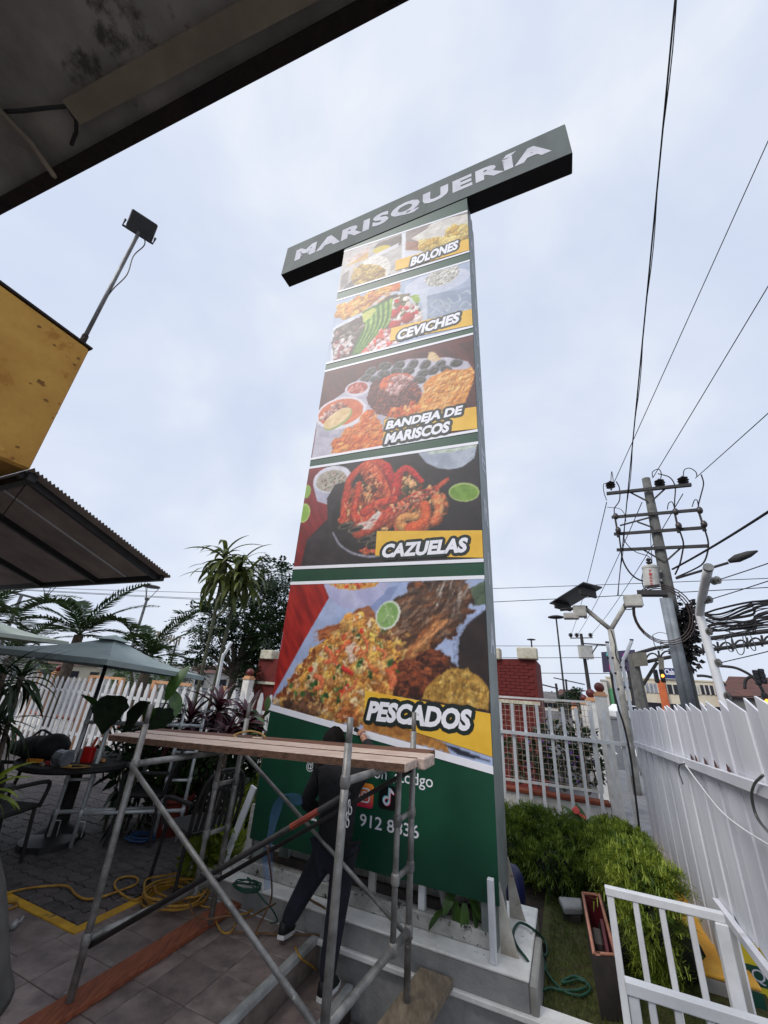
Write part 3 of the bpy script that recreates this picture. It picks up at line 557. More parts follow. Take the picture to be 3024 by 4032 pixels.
  ('e',[-1370,3310,-1379,3283,-1423,3258,-1486,3245,-1543,3248,-1572,3266,-1563,3293,-1518,3318,-1455,3331,-1399,3328],(66,58,52),(120,110,96),26,0),
  ('e',[-1398,3296,-1407,3283,-1440,3268,-1484,3259,-1524,3257,-1542,3265,-1533,3278,-1499,3293,-1455,3302,-1416,3303],(30,28,28),(30,28,28),14,0),
  ('e',[-1026,3077,-1035,3052,-1076,3029,-1134,3015,-1186,3017,-1213,3033,-1204,3058,-1162,3082,-1103,3096,-1052,3094],(66,58,52),(120,110,96),26,0),
  ('e',[-1052,3064,-1061,3052,-1091,3038,-1133,3028,-1169,3026,-1185,3032,-1176,3045,-1145,3059,-1104,3069,-1068,3071],(30,28,28),(30,28,28),14,0),
  ('k',[-1300,2973,-1171,2991,-1053,2942,-1136,2921],[(222,120,80),(190,80,60)],16,.0187,.0317,1.6,.55),
  ('k',[-1367,3487,-1116,3794,-668,3575,-526,3218,-1076,3248],[(58,84,48),(44,66,38)],46,.005,.0094,1.6,.55),
  ('h',[-1538,3325,-1489,3886,-1293,4036,-1020,3955,-896,3607,-1078,3276,-1341,3231],[(240,140,96),(150,40,34),(206,70,50),(248,176,130),(110,36,30)],120,.04,.12,.004,.01,1.21,.9),
  ('h',[-1280,3225,-871,3409,-465,3586,-309,3685,-464,3517,-866,3311,-1158,3185],[(246,170,130),(150,44,36),(230,110,80),(252,210,180)],90,.02,.06,.002,.0045,.44,.3),
  ('h',[-852,3309,-529,3440,-359,3460,-397,3231,-655,3150],[(250,190,120),(190,80,46),(236,140,80)],50,.02,.044,.002,.0045,.48,.8),
 ],
 5: [
  ('p',[-2115,2647,38,2630,33,1193,-2143,1467],(178,192,226),(164,180,218),5,0),
  ('p',[-2124,2648,-1657,2645,-1580,2481,-1779,2118,-2110,1476,-2108,1697,-2094,2045],(182,42,34),(136,22,22),10,1),
  ('p',[-1263,2363,-1082,2388,-915,2561,-800,2584,-906,2412,-1047,2321],(140,154,196),(140,154,196),14,0),
  ('p',[-1669,2628,-912,2619,-956,2501,-1083,2399,-1232,2360,-1406,2371,-1564,2459],(194,194,224),(174,174,212),5,0),
  ('p',[-1595,2625,-1017,2620,-1052,2582,-1283,2556,-1479,2571],(232,176,76),(214,140,56),26,0),
  ('k',[-1586,2624,-1039,2615,-1284,2565],[(240,190,90),(226,76,56),(96,120,60),(246,206,130)],63,.0101,.0202,1.6,.55),
  ('p',[-231,1921,-210,2102,-135,2219,37,2348,33,1682,-215,1824],(54,40,38),(38,30,30),8,0),
  ('s',[-244,1899,-234,2101,-147,2230,32,2362],.02,.02,(164,178,212),(164,178,212),30,1),
  ('p',[-114,2522,37,2604,33,2389,-82,2373],(92,110,86),(70,86,70),14,0),
  ('p',[-626,1618,-382,1805,-297,1908,-215,1856,28,1702,35,1525,-574,1558],(56,38,36),(36,28,28),8,0),
  ('p',[-835,2424,-532,2615,-200,2612,-109,2497,-146,2266,-395,2041,-470,1987,-291,1941,-292,1864,-418,1760,-601,1630,-612,1587,-870,1602,-957,1895,-1031,2127,-933,2153],(84,50,34),(52,32,24),20,0),
  ('k',[-835,2424,-532,2608,-201,2601,-115,2497,-158,2266,-395,2052,-521,1991,-717,1998,-917,2128],[(116,70,44),(92,54,36),(142,88,54),(70,42,30),(112,90,76),(84,66,56),(128,74,40)],315,.0259,.0864,3.6,.5),
  ('k',[-849,1923,-483,1998,-297,1935,-419,1776,-614,1640,-832,1626],[(104,48,30),(128,64,38),(76,36,26),(150,80,46),(60,30,22)],189,.0288,.0864,3.4,.5),
  ('k',[-703,1963,-422,2273,-373,2194,-497,2074,-650,1964],[(192,122,66),(168,98,52),(206,144,84)],84,.0288,.072,3,.55),
  ('e',[-453,2337,-458,2329,-466,2325,-473,2328,-476,2335,-475,2345,-470,2353,-462,2357,-455,2354,-451,2347],(220,215,210),(220,215,210),14,0),
  ('e',[-398,2386,-404,2378,-411,2375,-418,2377,-421,2385,-420,2395,-415,2403,-407,2406,-400,2404,-397,2396],(220,215,210),(220,215,210),14,0),
  ('e',[-265,2523,-271,2514,-278,2511,-285,2514,-288,2521,-287,2531,-282,2540,-274,2543,-267,2540,-264,2533],(220,215,210),(220,215,210),14,0),
  ('e',[-477,2388,-483,2379,-490,2376,-497,2378,-501,2386,-500,2396,-494,2404,-486,2408,-479,2405,-476,2398],(220,215,210),(220,215,210),14,0),
  ('p',[-1331,2269,-1247,2356,-1112,2389,-1032,2321,-1019,2242,-1311,2229],(176,112,74),(142,84,54),26,0),
  ('p',[-1664,2144,-1427,2218,-1411,2155,-1634,2033],(166,88,46),(130,62,34),26,0),
  ('p',[-1689,1947,-1572,2054,-1454,2122,-1474,2030,-1635,1935],(150,78,42),(120,58,32),26,0),
  ('p',[-2108,1464,-1988,1533,-1877,1727,-1743,1900,-1602,2034,-1429,2169,-1314,2262,-1164,2289,-1008,2197,-919,2153,-655,2125,-691,1998,-793,1889,-870,1828,-837,1604,-1050,1350,-1582,1392],(188,124,54),(140,86,40),26,0),
  ('k',[-1990,1540,-1876,1721,-1742,1893,-1601,2027,-1428,2162,-1314,2256,-1163,2282,-918,2141,-669,2119,-704,1998,-870,1828,-845,1625,-1079,1368,-1584,1403,-2057,1461],[(234,180,94),(226,164,78),(238,198,124),(214,142,68),(240,206,164),(200,124,60),(230,174,98),(236,184,88),(206,140,84)],693,.0264,.0739,2.2,.6),
  ('k',[-2106,1458,-1983,1590,-1808,1801,-1687,1960,-1651,1935,-1769,1764,-1940,1543],[(146,72,40),(120,56,32),(176,96,54)],126,.0086,.0187,1.6,.55),
  ('k',[-1942,1470,-1763,1548,-1573,1531,-1529,1442,-1599,1402],[(112,78,58),(84,58,46),(150,104,70)],63,.0317,.0662,2,.55),
  ('k',[-846,1876,-777,1832,-835,1682,-866,1759],[(226,110,60),(206,86,50)],29,.0173,.0317,2,.55),
  ('k',[-1005,2165,-642,2131,-780,1902,-950,1992],[(120,84,62),(246,196,96),(236,170,80),(150,96,70)],54,.0187,.0389,1.6,.55),
  ('p',[-1349,2020,-1231,2048,-1173,1888,-1269,1850],(238,218,198),(220,190,170),24,0),
  ('s',[-1291,2053,-1407,1936,-1428,1860,-1330,1802,-1238,1767],.03,.025,(242,136,82),(232,104,64),30,1),
  ('s',[-1331,1808,-1233,1764],.024,.015,(226,58,52),(226,58,52),30,1),
  ('s',[-1192,1961,-1096,1866,-977,1788],.05,.02,(196,98,52),(226,140,80),30,1),
  ('e',[-1299,1613,-1309,1598,-1324,1591,-1339,1594,-1348,1606,-1347,1623,-1338,1638,-1322,1645,-1307,1642,-1299,1629],(216,62,40),(216,62,40),14,0),
  ('e',[-1252,1645,-1262,1630,-1277,1623,-1292,1626,-1300,1639,-1300,1655,-1290,1670,-1275,1677,-1260,1674,-1251,1661],(216,62,40),(216,62,40),14,0),
  ('e',[-1141,2144,-1152,2128,-1167,2121,-1183,2126,-1191,2140,-1191,2158,-1180,2174,-1164,2181,-1149,2177,-1141,2162],(216,62,40),(216,62,40),14,0),
  ('e',[-1331,2077,-1341,2061,-1357,2054,-1373,2058,-1382,2072,-1382,2091,-1371,2107,-1355,2114,-1339,2110,-1330,2095],(216,62,40),(216,62,40),14,0),
  ('e',[-1664,1774,-1674,1758,-1691,1751,-1707,1755,-1717,1768,-1717,1786,-1707,1802,-1691,1810,-1674,1806,-1664,1792],(216,62,40),(216,62,40),14,0),
  ('k',[-1971,1529,-1738,1867,-1426,2149,-1068,2216,-721,2094,-596,1885,-849,1692,-1101,1609,-1514,1443],[(58,98,48),(44,80,40),(74,116,60)],35,.0202,.0374,2.2,.3),
  ('k',[-1358,1432,-1202,1495,-1142,1384,-1158,1345,-1330,1379],[(178,98,52),(150,74,40),(200,120,70)],42,.0187,.036,1.6,.55),
  ('p',[-544,1592,-503,1690,-412,1776,-274,1856,-157,1850,-34,1780,26,1691,5,1551,-220,1574],(206,162,76),(166,122,52),14,0),
  ('k',[-514,1625,-394,1761,-274,1837,-157,1837,6,1700,-10,1579,-220,1594],[(212,170,84),(186,142,62),(158,116,50),(222,186,104)],189,.0115,.0288,1.5,.35),
  ('h',[-820,2410,-532,2595,-201,2595,-121,2497,-158,2278,-395,2064,-612,2001,-861,2141],[(116,86,66),(84,58,44),(146,112,88),(60,40,32),(130,80,48),(168,136,112),(74,48,36)],170,.1,.26,.007,.017,.52,.35),
  ('h',[-532,2595,-201,2595,-121,2497,-158,2278,-294,2315,-357,2504],[(196,184,172),(150,136,124),(90,66,52),(60,42,34)],40,.08,.22,.005,.012,1.16,.3),
  ('h',[-703,1963,-422,2273,-373,2194,-497,2074,-650,1964],[(206,140,84),(176,104,58),(140,80,44),(222,164,110)],60,.1,.24,.006,.013,.74,.25),
  ('h',[-820,1900,-483,1992,-303,1930,-419,1781,-614,1651,-820,1649],[(128,60,36),(86,40,28),(160,86,50),(58,30,24),(180,104,66)],110,.04,.11,.0035,.008,.15,.5),
  ('h',[-1659,2144,-1427,2218,-1411,2155,-1634,2033],[(186,104,58),(126,60,34),(206,130,80)],24,.08,.18,.006,.012,.43,.2),
  ('h',[-2059,1473,-1874,1709,-1685,1947,-1599,2014,-1657,1870,-1901,1509],[(170,92,50),(120,60,34)],40,.03,.06,.003,.006,.89,.4),
  ('h',[-1987,1527,-1740,1880,-1426,2149,-1162,2269,-722,2106,-870,1828,-858,1625,-1081,1390,-1585,1414],[(252,222,150),(250,212,128),(246,226,190)],150,.032,.088,.005,.011,.31,1.2),
  ('h',[-1987,1527,-1740,1880,-1426,2149,-1162,2269,-722,2106,-870,1828,-858,1625,-1081,1390,-1585,1414],[(150,84,38),(126,70,34),(170,100,44)],150,.032,.092,.004,.009,-.14,1.2),
  ('s',[-1146,2100,-1097,2038,-1105,1963,-1175,1936],.017,.012,(240,150,96),(228,104,66),60,1),
  ('s',[-1545,1977,-1476,1927,-1483,1864,-1543,1849],.03,.02,(240,150,96),(228,104,66),60,1),
  ('s',[-1618,1721,-1551,1688,-1557,1627,-1616,1612],.03,.02,(240,150,96),(228,104,66),60,1),
  ('s',[-1181,1708,-1217,1636,-1299,1596,-1328,1537],.017,.009,(240,150,96),(228,104,66),60,1),
  ('s',[-855,1794,-804,1728,-827,1660],.04,.022,(240,150,96),(228,104,66),60,1),
  ('s',[-992,1991,-906,1957,-916,1897],.015,.01,(240,150,96),(228,104,66),60,1),
  ('h',[-514,1625,-394,1761,-274,1837,-157,1837,6,1700,-10,1579,-220,1594],[(226,190,110),(150,106,46),(206,160,76),(120,84,40)],120,.02,.05,.0025,.0055,.2,1.0),
  ('e',[-787,2249,-843,2184,-920,2162,-989,2190,-1023,2260,-1009,2345,-951,2413,-872,2434,-803,2403,-771,2332],(224,232,214),(224,232,214),14,0),
  ('e',[-808,2258,-857,2201,-923,2181,-982,2206,-1012,2267,-999,2341,-949,2400,-881,2419,-822,2392,-794,2331],(150,186,112),(126,166,92),14,0),
  ('s',[-905,2296,-934,2386],.004,.01,(182,206,150),(182,206,150),30,1),
  ('s',[-905,2296,-867,2359],.004,.01,(182,206,150),(182,206,150),30,1),
  ('s',[-905,2296,-841,2281],.004,.01,(182,206,150),(182,206,150),30,1),
  ('s',[-905,2296,-880,2210],.004,.01,(182,206,150),(182,206,150),30,1),
  ('s',[-905,2296,-952,2229],.004,.01,(182,206,150),(182,206,150),30,1),
  ('p',[-1082,1400,-692,1392,-336,1289,-303,1227,-1074,1316],(206,146,72),(160,104,54),20,0),
  ('p',[-359,1287,-248,1270,34,1202,-238,1225],(40,44,58),(40,44,58),14,0),
 ],
}
# ================================================================ the sign tower
def vnoise(x, y, seed=0):
    rs_ = np.random.RandomState(seed); G = rs_.rand(64, 64)
    xi = np.floor(x).astype(int); yi = np.floor(y).astype(int); fx = x - xi; fy = y - yi; fx = fx * fx * (3 - 2 * fx); fy = fy * fy * (3 - 2 * fy)
    g = lambda a, b_: G[(xi + a) % 64, (yi + b_) % 64]
    return (g(0, 0) * (1 - fx) + g(1, 0) * fx) * (1 - fy) + (g(0, 1) * (1 - fx) + g(1, 1) * fx) * fy
def fbm(x, y, seed=0): return .5 * vnoise(x, y, seed) + .3 * vnoise(x * 2.1, y * 2.1, seed + 1) + .2 * vnoise(x * 4.3, y * 4.3, seed + 2)
def inpoly(S, Z, poly):
    ins = np.zeros(S.shape, bool); n = len(poly)
    for i in range(n):
        (x0, y0), (x1, y1) = poly[i], poly[(i + 1) % n]
        if y0 == y1: continue
        c = ((y0 > Z) != (y1 > Z)) & (S < (x1 - x0) * (Z - y0) / (y1 - y0) + x0); ins ^= c
    return ins
def A3(c): return np.array(c, float) / 255.
def paint(S, Z, ops, seed):
    col = np.ones(S.shape + (3,)) * A3(ops[0][2]); rn = random.Random(seed)
    wob = (fbm(S * 34, Z * 34, 40) - .5) * .036; Sw = S + wob; Zw = Z + (fbm(S * 34 + 9, Z * 34 + 5, 43) - .5) * .036
    rel = np.zeros(S.shape); Sk = S + (fbm(S * 30 + 3, Z * 30, 61) - .5) * .055; Zk = Z + (fbm(S * 30, Z * 30 + 7, 64) - .5) * .055
    def win(x0, x1, y0, y1):
        cs = np.where((S[0] >= x0) & (S[0] <= x1))[0]
        if len(cs) == 0: return None
        zc = Z[:, (cs[0] + cs[-1]) // 2]; r = np.where((zc >= y0 - .06) & (zc <= y1 + .06))[0]
        if len(r) == 0: return None
        return slice(r[0], r[-1] + 1), slice(cs[0], cs[-1] + 1)
    for k, op in enumerate(ops):
        pp_ = [(op[1][i] / 1000., op[1][i + 1] / 1000.) for i in range(0, len(op[1]), 2)]
        if op[0] == 'e': pp_ = [(v.x, v.y) for v in curve3([(p[0], p[1], 0) for p in pp_ + pp_[:1]], 4)[:-1]]
        op = (op[0], pp_) + tuple(op[2:])
        if op[0] in 'pe':
            _, pts, c1, c2, ns, stv = op; xs = [p[0] for p in pts]; ys = [p[1] for p in pts]; q = win(min(xs) - .03, max(xs) + .03, min(ys) - .03, max(ys) + .03)
            if q is None: continue
            s_, z_ = S[q], Z[q]; m = inpoly(.5 * Sw[q] + .5 * s_, .5 * Zw[q] + .5 * z_, pts) if (c1 != c2 and op[0] == 'p' and ns >= 14) else inpoly(s_, z_, pts)
            f = fbm((s_ + z_ * .6) * ns * (1 if not stv else 2), (z_ - s_ * .3) * ns * (1 if not stv else .35), k) ; f = np.clip((f - .3) / .4, 0, 1)[..., None]
            c = A3(c1) * (1 - f) + A3(c2) * f; a = col[q]; a[m] = c[m]; rel[q][m] = (.5 if op[0] == 'p' else .12) if (ns >= 14 and c1 != c2) else 0
        elif op[0] == 's':
            _, pts, w0, w1, c1, c2, ns, _r = op; W_ = max(w0, w1); xs = [p[0] for p in pts]; ys = [p[1] for p in pts]
            q = win(min(xs) - W_ * 1.3, max(xs) + W_ * 1.3, min(ys) - W_ * 1.3, max(ys) + W_ * 1.3)
            if q is None: continue
            cv_ = curve3([(p[0], p[1], 0) for p in pts], 8) if len(pts) > 2 else [Vector((p[0], p[1], 0)) for p in pts]
            s_, z_ = .4 * Sw[q] + .6 * S[q], .4 * Zw[q] + .6 * Z[q]; best = np.full(s_.shape, 9.); n = len(cv_) - 1; side = np.zeros(s_.shape)
            for i in range(n):
                a, b_ = cv_[i], cv_[i + 1]; dx, dy = b_.x - a.x, b_.y - a.y; L2 = dx * dx + dy * dy + 1e-9
                t = np.clip(((s_ - a.x) * dx + (z_ - a.y) * dy) / L2, 0, 1); wv = w0 + (w1 - w0) * (i + t) / n
                d = np.hypot(s_ - a.x - t * dx, z_ - a.y - t * dy) / wv; up = (z_ - a.y - t * dy) / wv
                m = d < best; best = np.where(m, d, best); side = np.where(m, up, side)
            m = best < 1; f = np.clip((fbm(s_ * ns, z_ * ns, k) - .3) / .4, 0, 1)[..., None]; c = A3(c1) * (1 - f) + A3(c2) * f
            c = c * (1 + .22 * side - .28 * best ** 3)[..., None]; a = col[q]; a[m] = np.clip(c, 0, 1)[m]; rel[q][m] = .7
        elif op[0] == 'h':                                # short brush marks along a direction
            _, pts, pal, cnt, l0, l1, w0, w1, an, jt = op; xs = [p[0] for p in pts]; ys = [p[1] for p in pts]; done = tries = 0
            while done < cnt and tries < cnt * 8:
                tries += 1; x = rn.uniform(min(xs), max(xs)); y = rn.uniform(min(ys), max(ys))
                if not inpoly(np.array([[x]]), np.array([[y]]), pts)[0, 0]: continue
                done += 1; l_ = rn.uniform(l0, l1) / 2; th = an + rn.uniform(-jt, jt); wv = rn.uniform(w0, w1); q = win(x - l_, x + l_, y - l_, y + l_)
                if q is None: continue
                dx = Sw[q] - x; dz = Zw[q] - y; X = (dx * math.cos(th) + dz * math.sin(th)) / l_; Y = (-dx * math.sin(th) + dz * math.cos(th)) / wv
                al = np.clip(1.25 - np.hypot(X, Y), 0, 1)[..., None] ** .6 * .85; cc = col[q]; cc[...] = cc * (1 - al) + A3(pal[rn.randrange(len(pal))]) * al
        else:
            _, pts, pal, cnt, r0, r1, el, shd = op; xs = [p[0] for p in pts]; ys = [p[1] for p in pts]; done = 0; tries = 0
            P_ = np.array(pts)
            while done < cnt and tries < cnt * 8:
                tries += 1; x = rn.uniform(min(xs), max(xs)); y = rn.uniform(min(ys), max(ys))
                if not inpoly(np.array([[x]]), np.array([[y]]), pts)[0, 0]: continue
                done += 1; a_ = rn.uniform(r0, r1); b_ = a_ / rn.uniform(1, el); th = rn.uniform(0, math.pi); q = win(x - a_ * 1.3, x + a_ * 1.3, y - a_ * 1.3, y + a_ * 1.3)
                if q is None: continue
                dx = Sk[q] - x; dz = Zk[q] - y; X = (dx * math.cos(th) + dz * math.sin(th)) / a_; Y = (-dx * math.sin(th) + dz * math.cos(th)) / b_
                sq = rn.uniform(.0, .6); d = (1 - sq) * np.hypot(X, Y) + sq * np.maximum(np.abs(X), np.abs(Y)) * 1.1; m = d < 1
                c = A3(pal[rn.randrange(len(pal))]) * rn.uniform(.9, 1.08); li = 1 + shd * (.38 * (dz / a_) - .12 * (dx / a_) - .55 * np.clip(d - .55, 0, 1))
                cc = col[q]; cc[m] = np.clip(c[None] * li[m][:, None], 0, 1); rel[q][m] = 1
    for _ in range(1):
        pd = np.pad(col, ((1, 1), (1, 1), (0, 0)), 'edge'); col = .4 * col + .15 * (pd[:-2, 1:-1] + pd[2:, 1:-1] + pd[1:-1, :-2] + pd[1:-1, 2:])
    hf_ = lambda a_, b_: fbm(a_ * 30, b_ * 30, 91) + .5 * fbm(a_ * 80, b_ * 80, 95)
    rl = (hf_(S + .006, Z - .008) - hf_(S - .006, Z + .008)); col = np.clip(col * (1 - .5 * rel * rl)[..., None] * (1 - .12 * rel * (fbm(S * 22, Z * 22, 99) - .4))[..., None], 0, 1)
    gr = (np.random.RandomState(seed).rand(*S.shape) - .5) * .03 + (fbm(S * 60, Z * 60, 77) - .5) * .10 + (fbm(S * 9, Z * 9, 78) - .5) * .12
    col = np.clip(col * (1 + gr)[..., None], 0, 1)
    return np.where(col <= .04045, col / 12.92, ((col + .055) / 1.055) ** 2.4) * .86
def print_mesh(name, parent, m, sL, sR, zb, zt_, t, ops, seed, res, keep=None):
    """zb / zt_ = (left, right) heights of the lower and upper edge."""
    nx = int((sR - sL) / res) + 1; ny = int((zt_[0] - zb[0]) / res) + 1; fx = np.linspace(0, 1, nx); fy = np.linspace(0, 1, ny)
    FX, FY = np.meshgrid(fx, fy); S = sL + (sR - sL) * FX; B = zb[0] + (zb[1] - zb[0]) * FX; T_ = zt_[0] + (zt_[1] - zt_[0]) * FX; Z = B + (T_ - B) * FY
    col = paint(S, Z, ops, seed); base = np.array(ST(0, t, 0)); V = base + S.reshape(-1, 1) * np.array(U) + Z.reshape(-1, 1) * np.array(ZV)
    I = np.arange(nx * ny).reshape(ny, nx); Q = np.stack([I[:-1, :-1], I[:-1, 1:], I[1:, 1:], I[1:, :-1]], -1).reshape(-1, 4)
    o = finish(name, V, Q, m, parent); ca = o.data.color_attributes.new('print', 'FLOAT_COLOR', 'POINT')
    ca.data.foreach_set('color', np.concatenate([col.reshape(-1, 3), np.ones((nx * ny, 1))], 1).astype(np.float32).ravel()); return o
mat('sign_green', (14, 74, 52), (8, 60, 42), 2.2, .42, spots=[((52, 96, 80), 3.5, .72), ((70, 104, 92), 40, .77)])
mat('sign_side', (138, 145, 142), (112, 120, 117), 3, .5, bump=.08, spots=[((150, 156, 152), 5, .66)])
mat('sign_head', (96, 104, 102), (82, 90, 88), 3, .7, spots=[((60, 70, 62), 5, .66), ((108, 114, 112), 9, .68)], stretch=(1, 1, .5))
mat('vinyl_white', (236, 236, 242), (228, 228, 236), 4, .42)
mat('letter_grey', (214, 214, 222), (196, 196, 206), 5, .7, spots=[((140, 142, 146), 9, .68)])
mat('label_yellow', (232, 186, 62), (222, 172, 50), 5, .42)
mat('outline_dark', (24, 38, 34), (18, 30, 28), 5, .42)
mat('rusty_white', (196, 192, 182), (150, 140, 124), 5, .9, bump=.4, spots=[((124, 70, 38), 8, .6), ((84, 48, 30), 16, .66)])
mat('under_black', (20, 20, 22), (30, 30, 31), 6, .8)
PR = vcmat('food_print')
SG = thing('sign_tower', 'tall pylon sign with food photographs and a wide MARISQUERÍA header', 'sign', ST(-1.03, .3, .146), ANG)
b = MB(); b.box(-2.085, .015, .052, .57, .40, 8.55); b.build('tower_body', 'sign_side', SG)
b = MB(); b.box(.0155, .024, .075, .55, .36, 8.45); b.build('side_panel', 'sign_side', SG)
b = MB(); b.box(-2.1, .026, .046, .0515, .385, 8.535); b.build('front_sheet', 'sign_green', SG)
hd = MB(); hd.box(-3.45, 1.48, .045, .30, 8.552, 9.335); hb = hd.build('header_box', 'under_black', SG)
b = MB(); b.box(-3.452, 1.482, .038, .0445, 8.556, 9.337); hfp = b.build('header_face', 'sign_head', SG)
b = MB(); b.box(1.481, 1.488, .05, .295, 8.556, 9.33); b.build('header_end', 'sign_head', SG)
face = lambda t: (lambda a, c: ST(a, t, c))
lettering('header_lettering', 'MARISQUERÍA', 'letter_grey', SG, face(.035), (-3.2, 1.25, 8.745, 9.2), off=.055, sp=1.18)
zones = {1: ((7.451, 7.27), (8.445, 8.185)), 2: ((5.917, 5.81), (7.215, 7.04)), 3: ((4.29, 4.252), (5.735, 5.652)), 4: ((2.845, 2.804), (4.125, 4.06)), 5: ((1.44, 1.18), (2.635, 2.612))}
names = {1: 'printed photo of plantain balls with cream', 2: 'printed photo of ceviche with avocado', 3: 'printed photo of a seafood platter', 4: 'printed photo of crab and prawns in a black pot', 5: 'printed photo of fried fish in yellow sauce'}
for k, (zb, zt_) in zones.items():
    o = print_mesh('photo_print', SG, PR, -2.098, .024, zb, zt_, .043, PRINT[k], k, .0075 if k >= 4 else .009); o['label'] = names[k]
    for (e, sgn) in ((zb, -1), (zt_, 1)):
        if k == 5 and sgn == -1: wv = .052
        else: wv = .034
        q = MB(); q.prism([ST(-2.1, .0445, e[0] + (0 if sgn > 0 else -wv)), ST(.026, .0445, e[1] + (0 if sgn > 0 else -wv)), ST(.026, .0445, e[1] + (wv if sgn > 0 else 0)), ST(-2.1, .0445, e[0] + (wv if sgn > 0 else 0))], NV * -.004)
        q.build('white_line', 'vinyl_white', SG)
boxes = [[(-1.098, 7.67), (.024, 7.532), (.024, 7.275), (-1.094, 7.432)], [(-1.087, 6.208), (.024, 6.099), (.024, 5.815), (-1.097, 5.966)], [(-1.09, 4.645), (.024, 4.551), (.024, 4.256), (-1.085, 4.375)],
         [(-1.08, 3.18), (.024, 3.082), (.024, 2.81), (-1.079, 2.906)], [(-1.083, 1.627), (.024, 1.532), (.024, 1.24), (-.62, 1.35), (-1.074, 1.486)]]
for bx in boxes: q = MB(); q.prism([ST(s, .0415, z) for s, z in bx][::-1], NV * -.0025); q.build('label_box', 'label_yellow', SG)
words = [('BOLONES', (-.85, -.12, 7.385, 7.585)), ('CEVICHES', (-.985, -.125, 5.93, 6.11)), ('BANDEJA DE', (-1.064, -.12, 4.452, 4.608)), ('MARISCOS', (-1.066, -.27, 4.278, 4.428)), ('CAZUELAS', (-1.0, -.11, 2.872, 3.022)), ('PESCADOS', (-1.05, -.12, 1.392, 1.55))]
for wd, bx in words:
    for kk in range(12):   # a dark rim round every letter, one closed shape per direction
        a_ = 2 * math.pi * kk / 12; rr = .032
        lettering('lettering_outline', wd, 'outline_dark', SG, face(.0385 - .00008 * kk), (bx[0] + rr * math.cos(a_), bx[1] + rr * math.cos(a_), bx[2] + rr * math.sin(a_), bx[3] + rr * math.sin(a_)), off=.05, shear=.22)
    lettering('lettering', wd, 'vinyl_white', SG, face(.0355), bx, off=.05, shear=.22)
lettering('lettering', '@', 'vinyl_white', SG, face(.044), (-1.607, -1.535, .945, 1.025), off=.0); lettering('lettering', 'v', 'vinyl_white', SG, face(.044), (-1.527, -1.48, .962, 1.01), off=.004)
lettering('lettering', 'aron_stodgo', 'vinyl_white', SG, face(.044), (-1.045, -.44, .955, 1.06), off=.004)
lettering('lettering', '2', 'vinyl_white', SG, face(.044), (-1.5, -1.445, .61, .695), off=.012)
lettering('lettering', '912 8836', 'vinyl_white', SG, face(.044), (-1.046, -.546, .645, .728), off=.012)
def rr_(a0, a1, c0, c1, r, n=5):
    out = []
    for (cx, cy, st_) in ((a1 - r, c1 - r, 0), (a0 + r, c1 - r, 90), (a0 + r, c0 + r, 180), (a1 - r, c0 + r, 270)):
        for i in range(n + 1): th = R(st_ + 90 * i / n); out.append((cx + r * math.cos(th), cy + r * math.sin(th)))
    return out
def ringmesh(name, outer, inner, m, t, parent):
    n = len(outer); V = [ST(a, t, c) for a, c in outer] + [ST(a, t, c) for a, c in inner]
    return finish(name, V, [(i, (i + 1) % n, n + (i + 1) % n, n + i) for i in range(n)], m, parent)
i0, i1, j0, j1 = -1.1, -.938, .77, .935
pl = rr_(i0, i1, j0, j1, .026, 8); V = [ST((i0 + i1) / 2, .044, (j0 + j1) / 2)]; cl = []
for f in (.35, .7, 1.0): V += [ST((i0 + i1) / 2 + (a - (i0 + i1) / 2) * f, .044, (j0 + j1) / 2 + (c - (j0 + j1) / 2) * f) for a, c in pl]
n = len(pl); Fq = [(0, 1 + i, 1 + (i + 1) % n) for i in range(n)]
for r_ in range(2): Fq += [(1 + r_ * n + i, 1 + (r_ + 1) * n + i, 1 + (r_ + 1) * n + (i + 1) % n, 1 + r_ * n + (i + 1) % n) for i in range(n)]
ig = finish('camera_icon', V, Fq, PR, SG); ca = ig.data.color_attributes.new('print', 'FLOAT_COLOR', 'POINT'); cc = []
for v in V:
    d = v - ST(0, .044, 0); fa = (d.dot(U) - i0) / (i1 - i0); fc = (v.z - j0) / (j1 - j0)
    g = np.array(lin((214, 32, 84))) * (1 - fc) + np.array(lin((240, 150, 50))) * fc; cc += list(g * (.8 + .2 * fa)) + [1]
ca.data.foreach_set('color', np.array(cc, np.float32))
cx_, cz_ = (i0 + i1) / 2, (j0 + j1) / 2
ringmesh('icon_ring', rr_(cx_ - .05, cx_ + .05, cz_ - .05, cz_ + .05, .026), rr_(cx_ - .04, cx_ + .04, cz_ - .04, cz_ + .04, .018), 'vinyl_white', .042, SG)
circ = lambda r: [(cx_ + r * math.cos(2 * math.pi * i / 20), cz_ + r * math.sin(2 * math.pi * i / 20)) for i in range(20)]
ringmesh('icon_lens', circ(.028), circ(.018), 'vinyl_white', .0425, SG)
finish('icon_dot', [ST(cx_ + .031 + .006 * math.cos(k), .0425, cz_ + .031 + .006 * math.sin(k)) for k in np.linspace(0, 5.5, 8)], [tuple(range(8))], 'vinyl_white', SG)
k0, k1_, l0, l1 = -.893, -.733, .785, .945
finish('note_icon', [ST(a, .044, c) for a, c in rr_(k0, k1_, l0, l1, .03)], [tuple(range(24))], mat('icon_black', (10, 10, 14), rough=.4), SG)
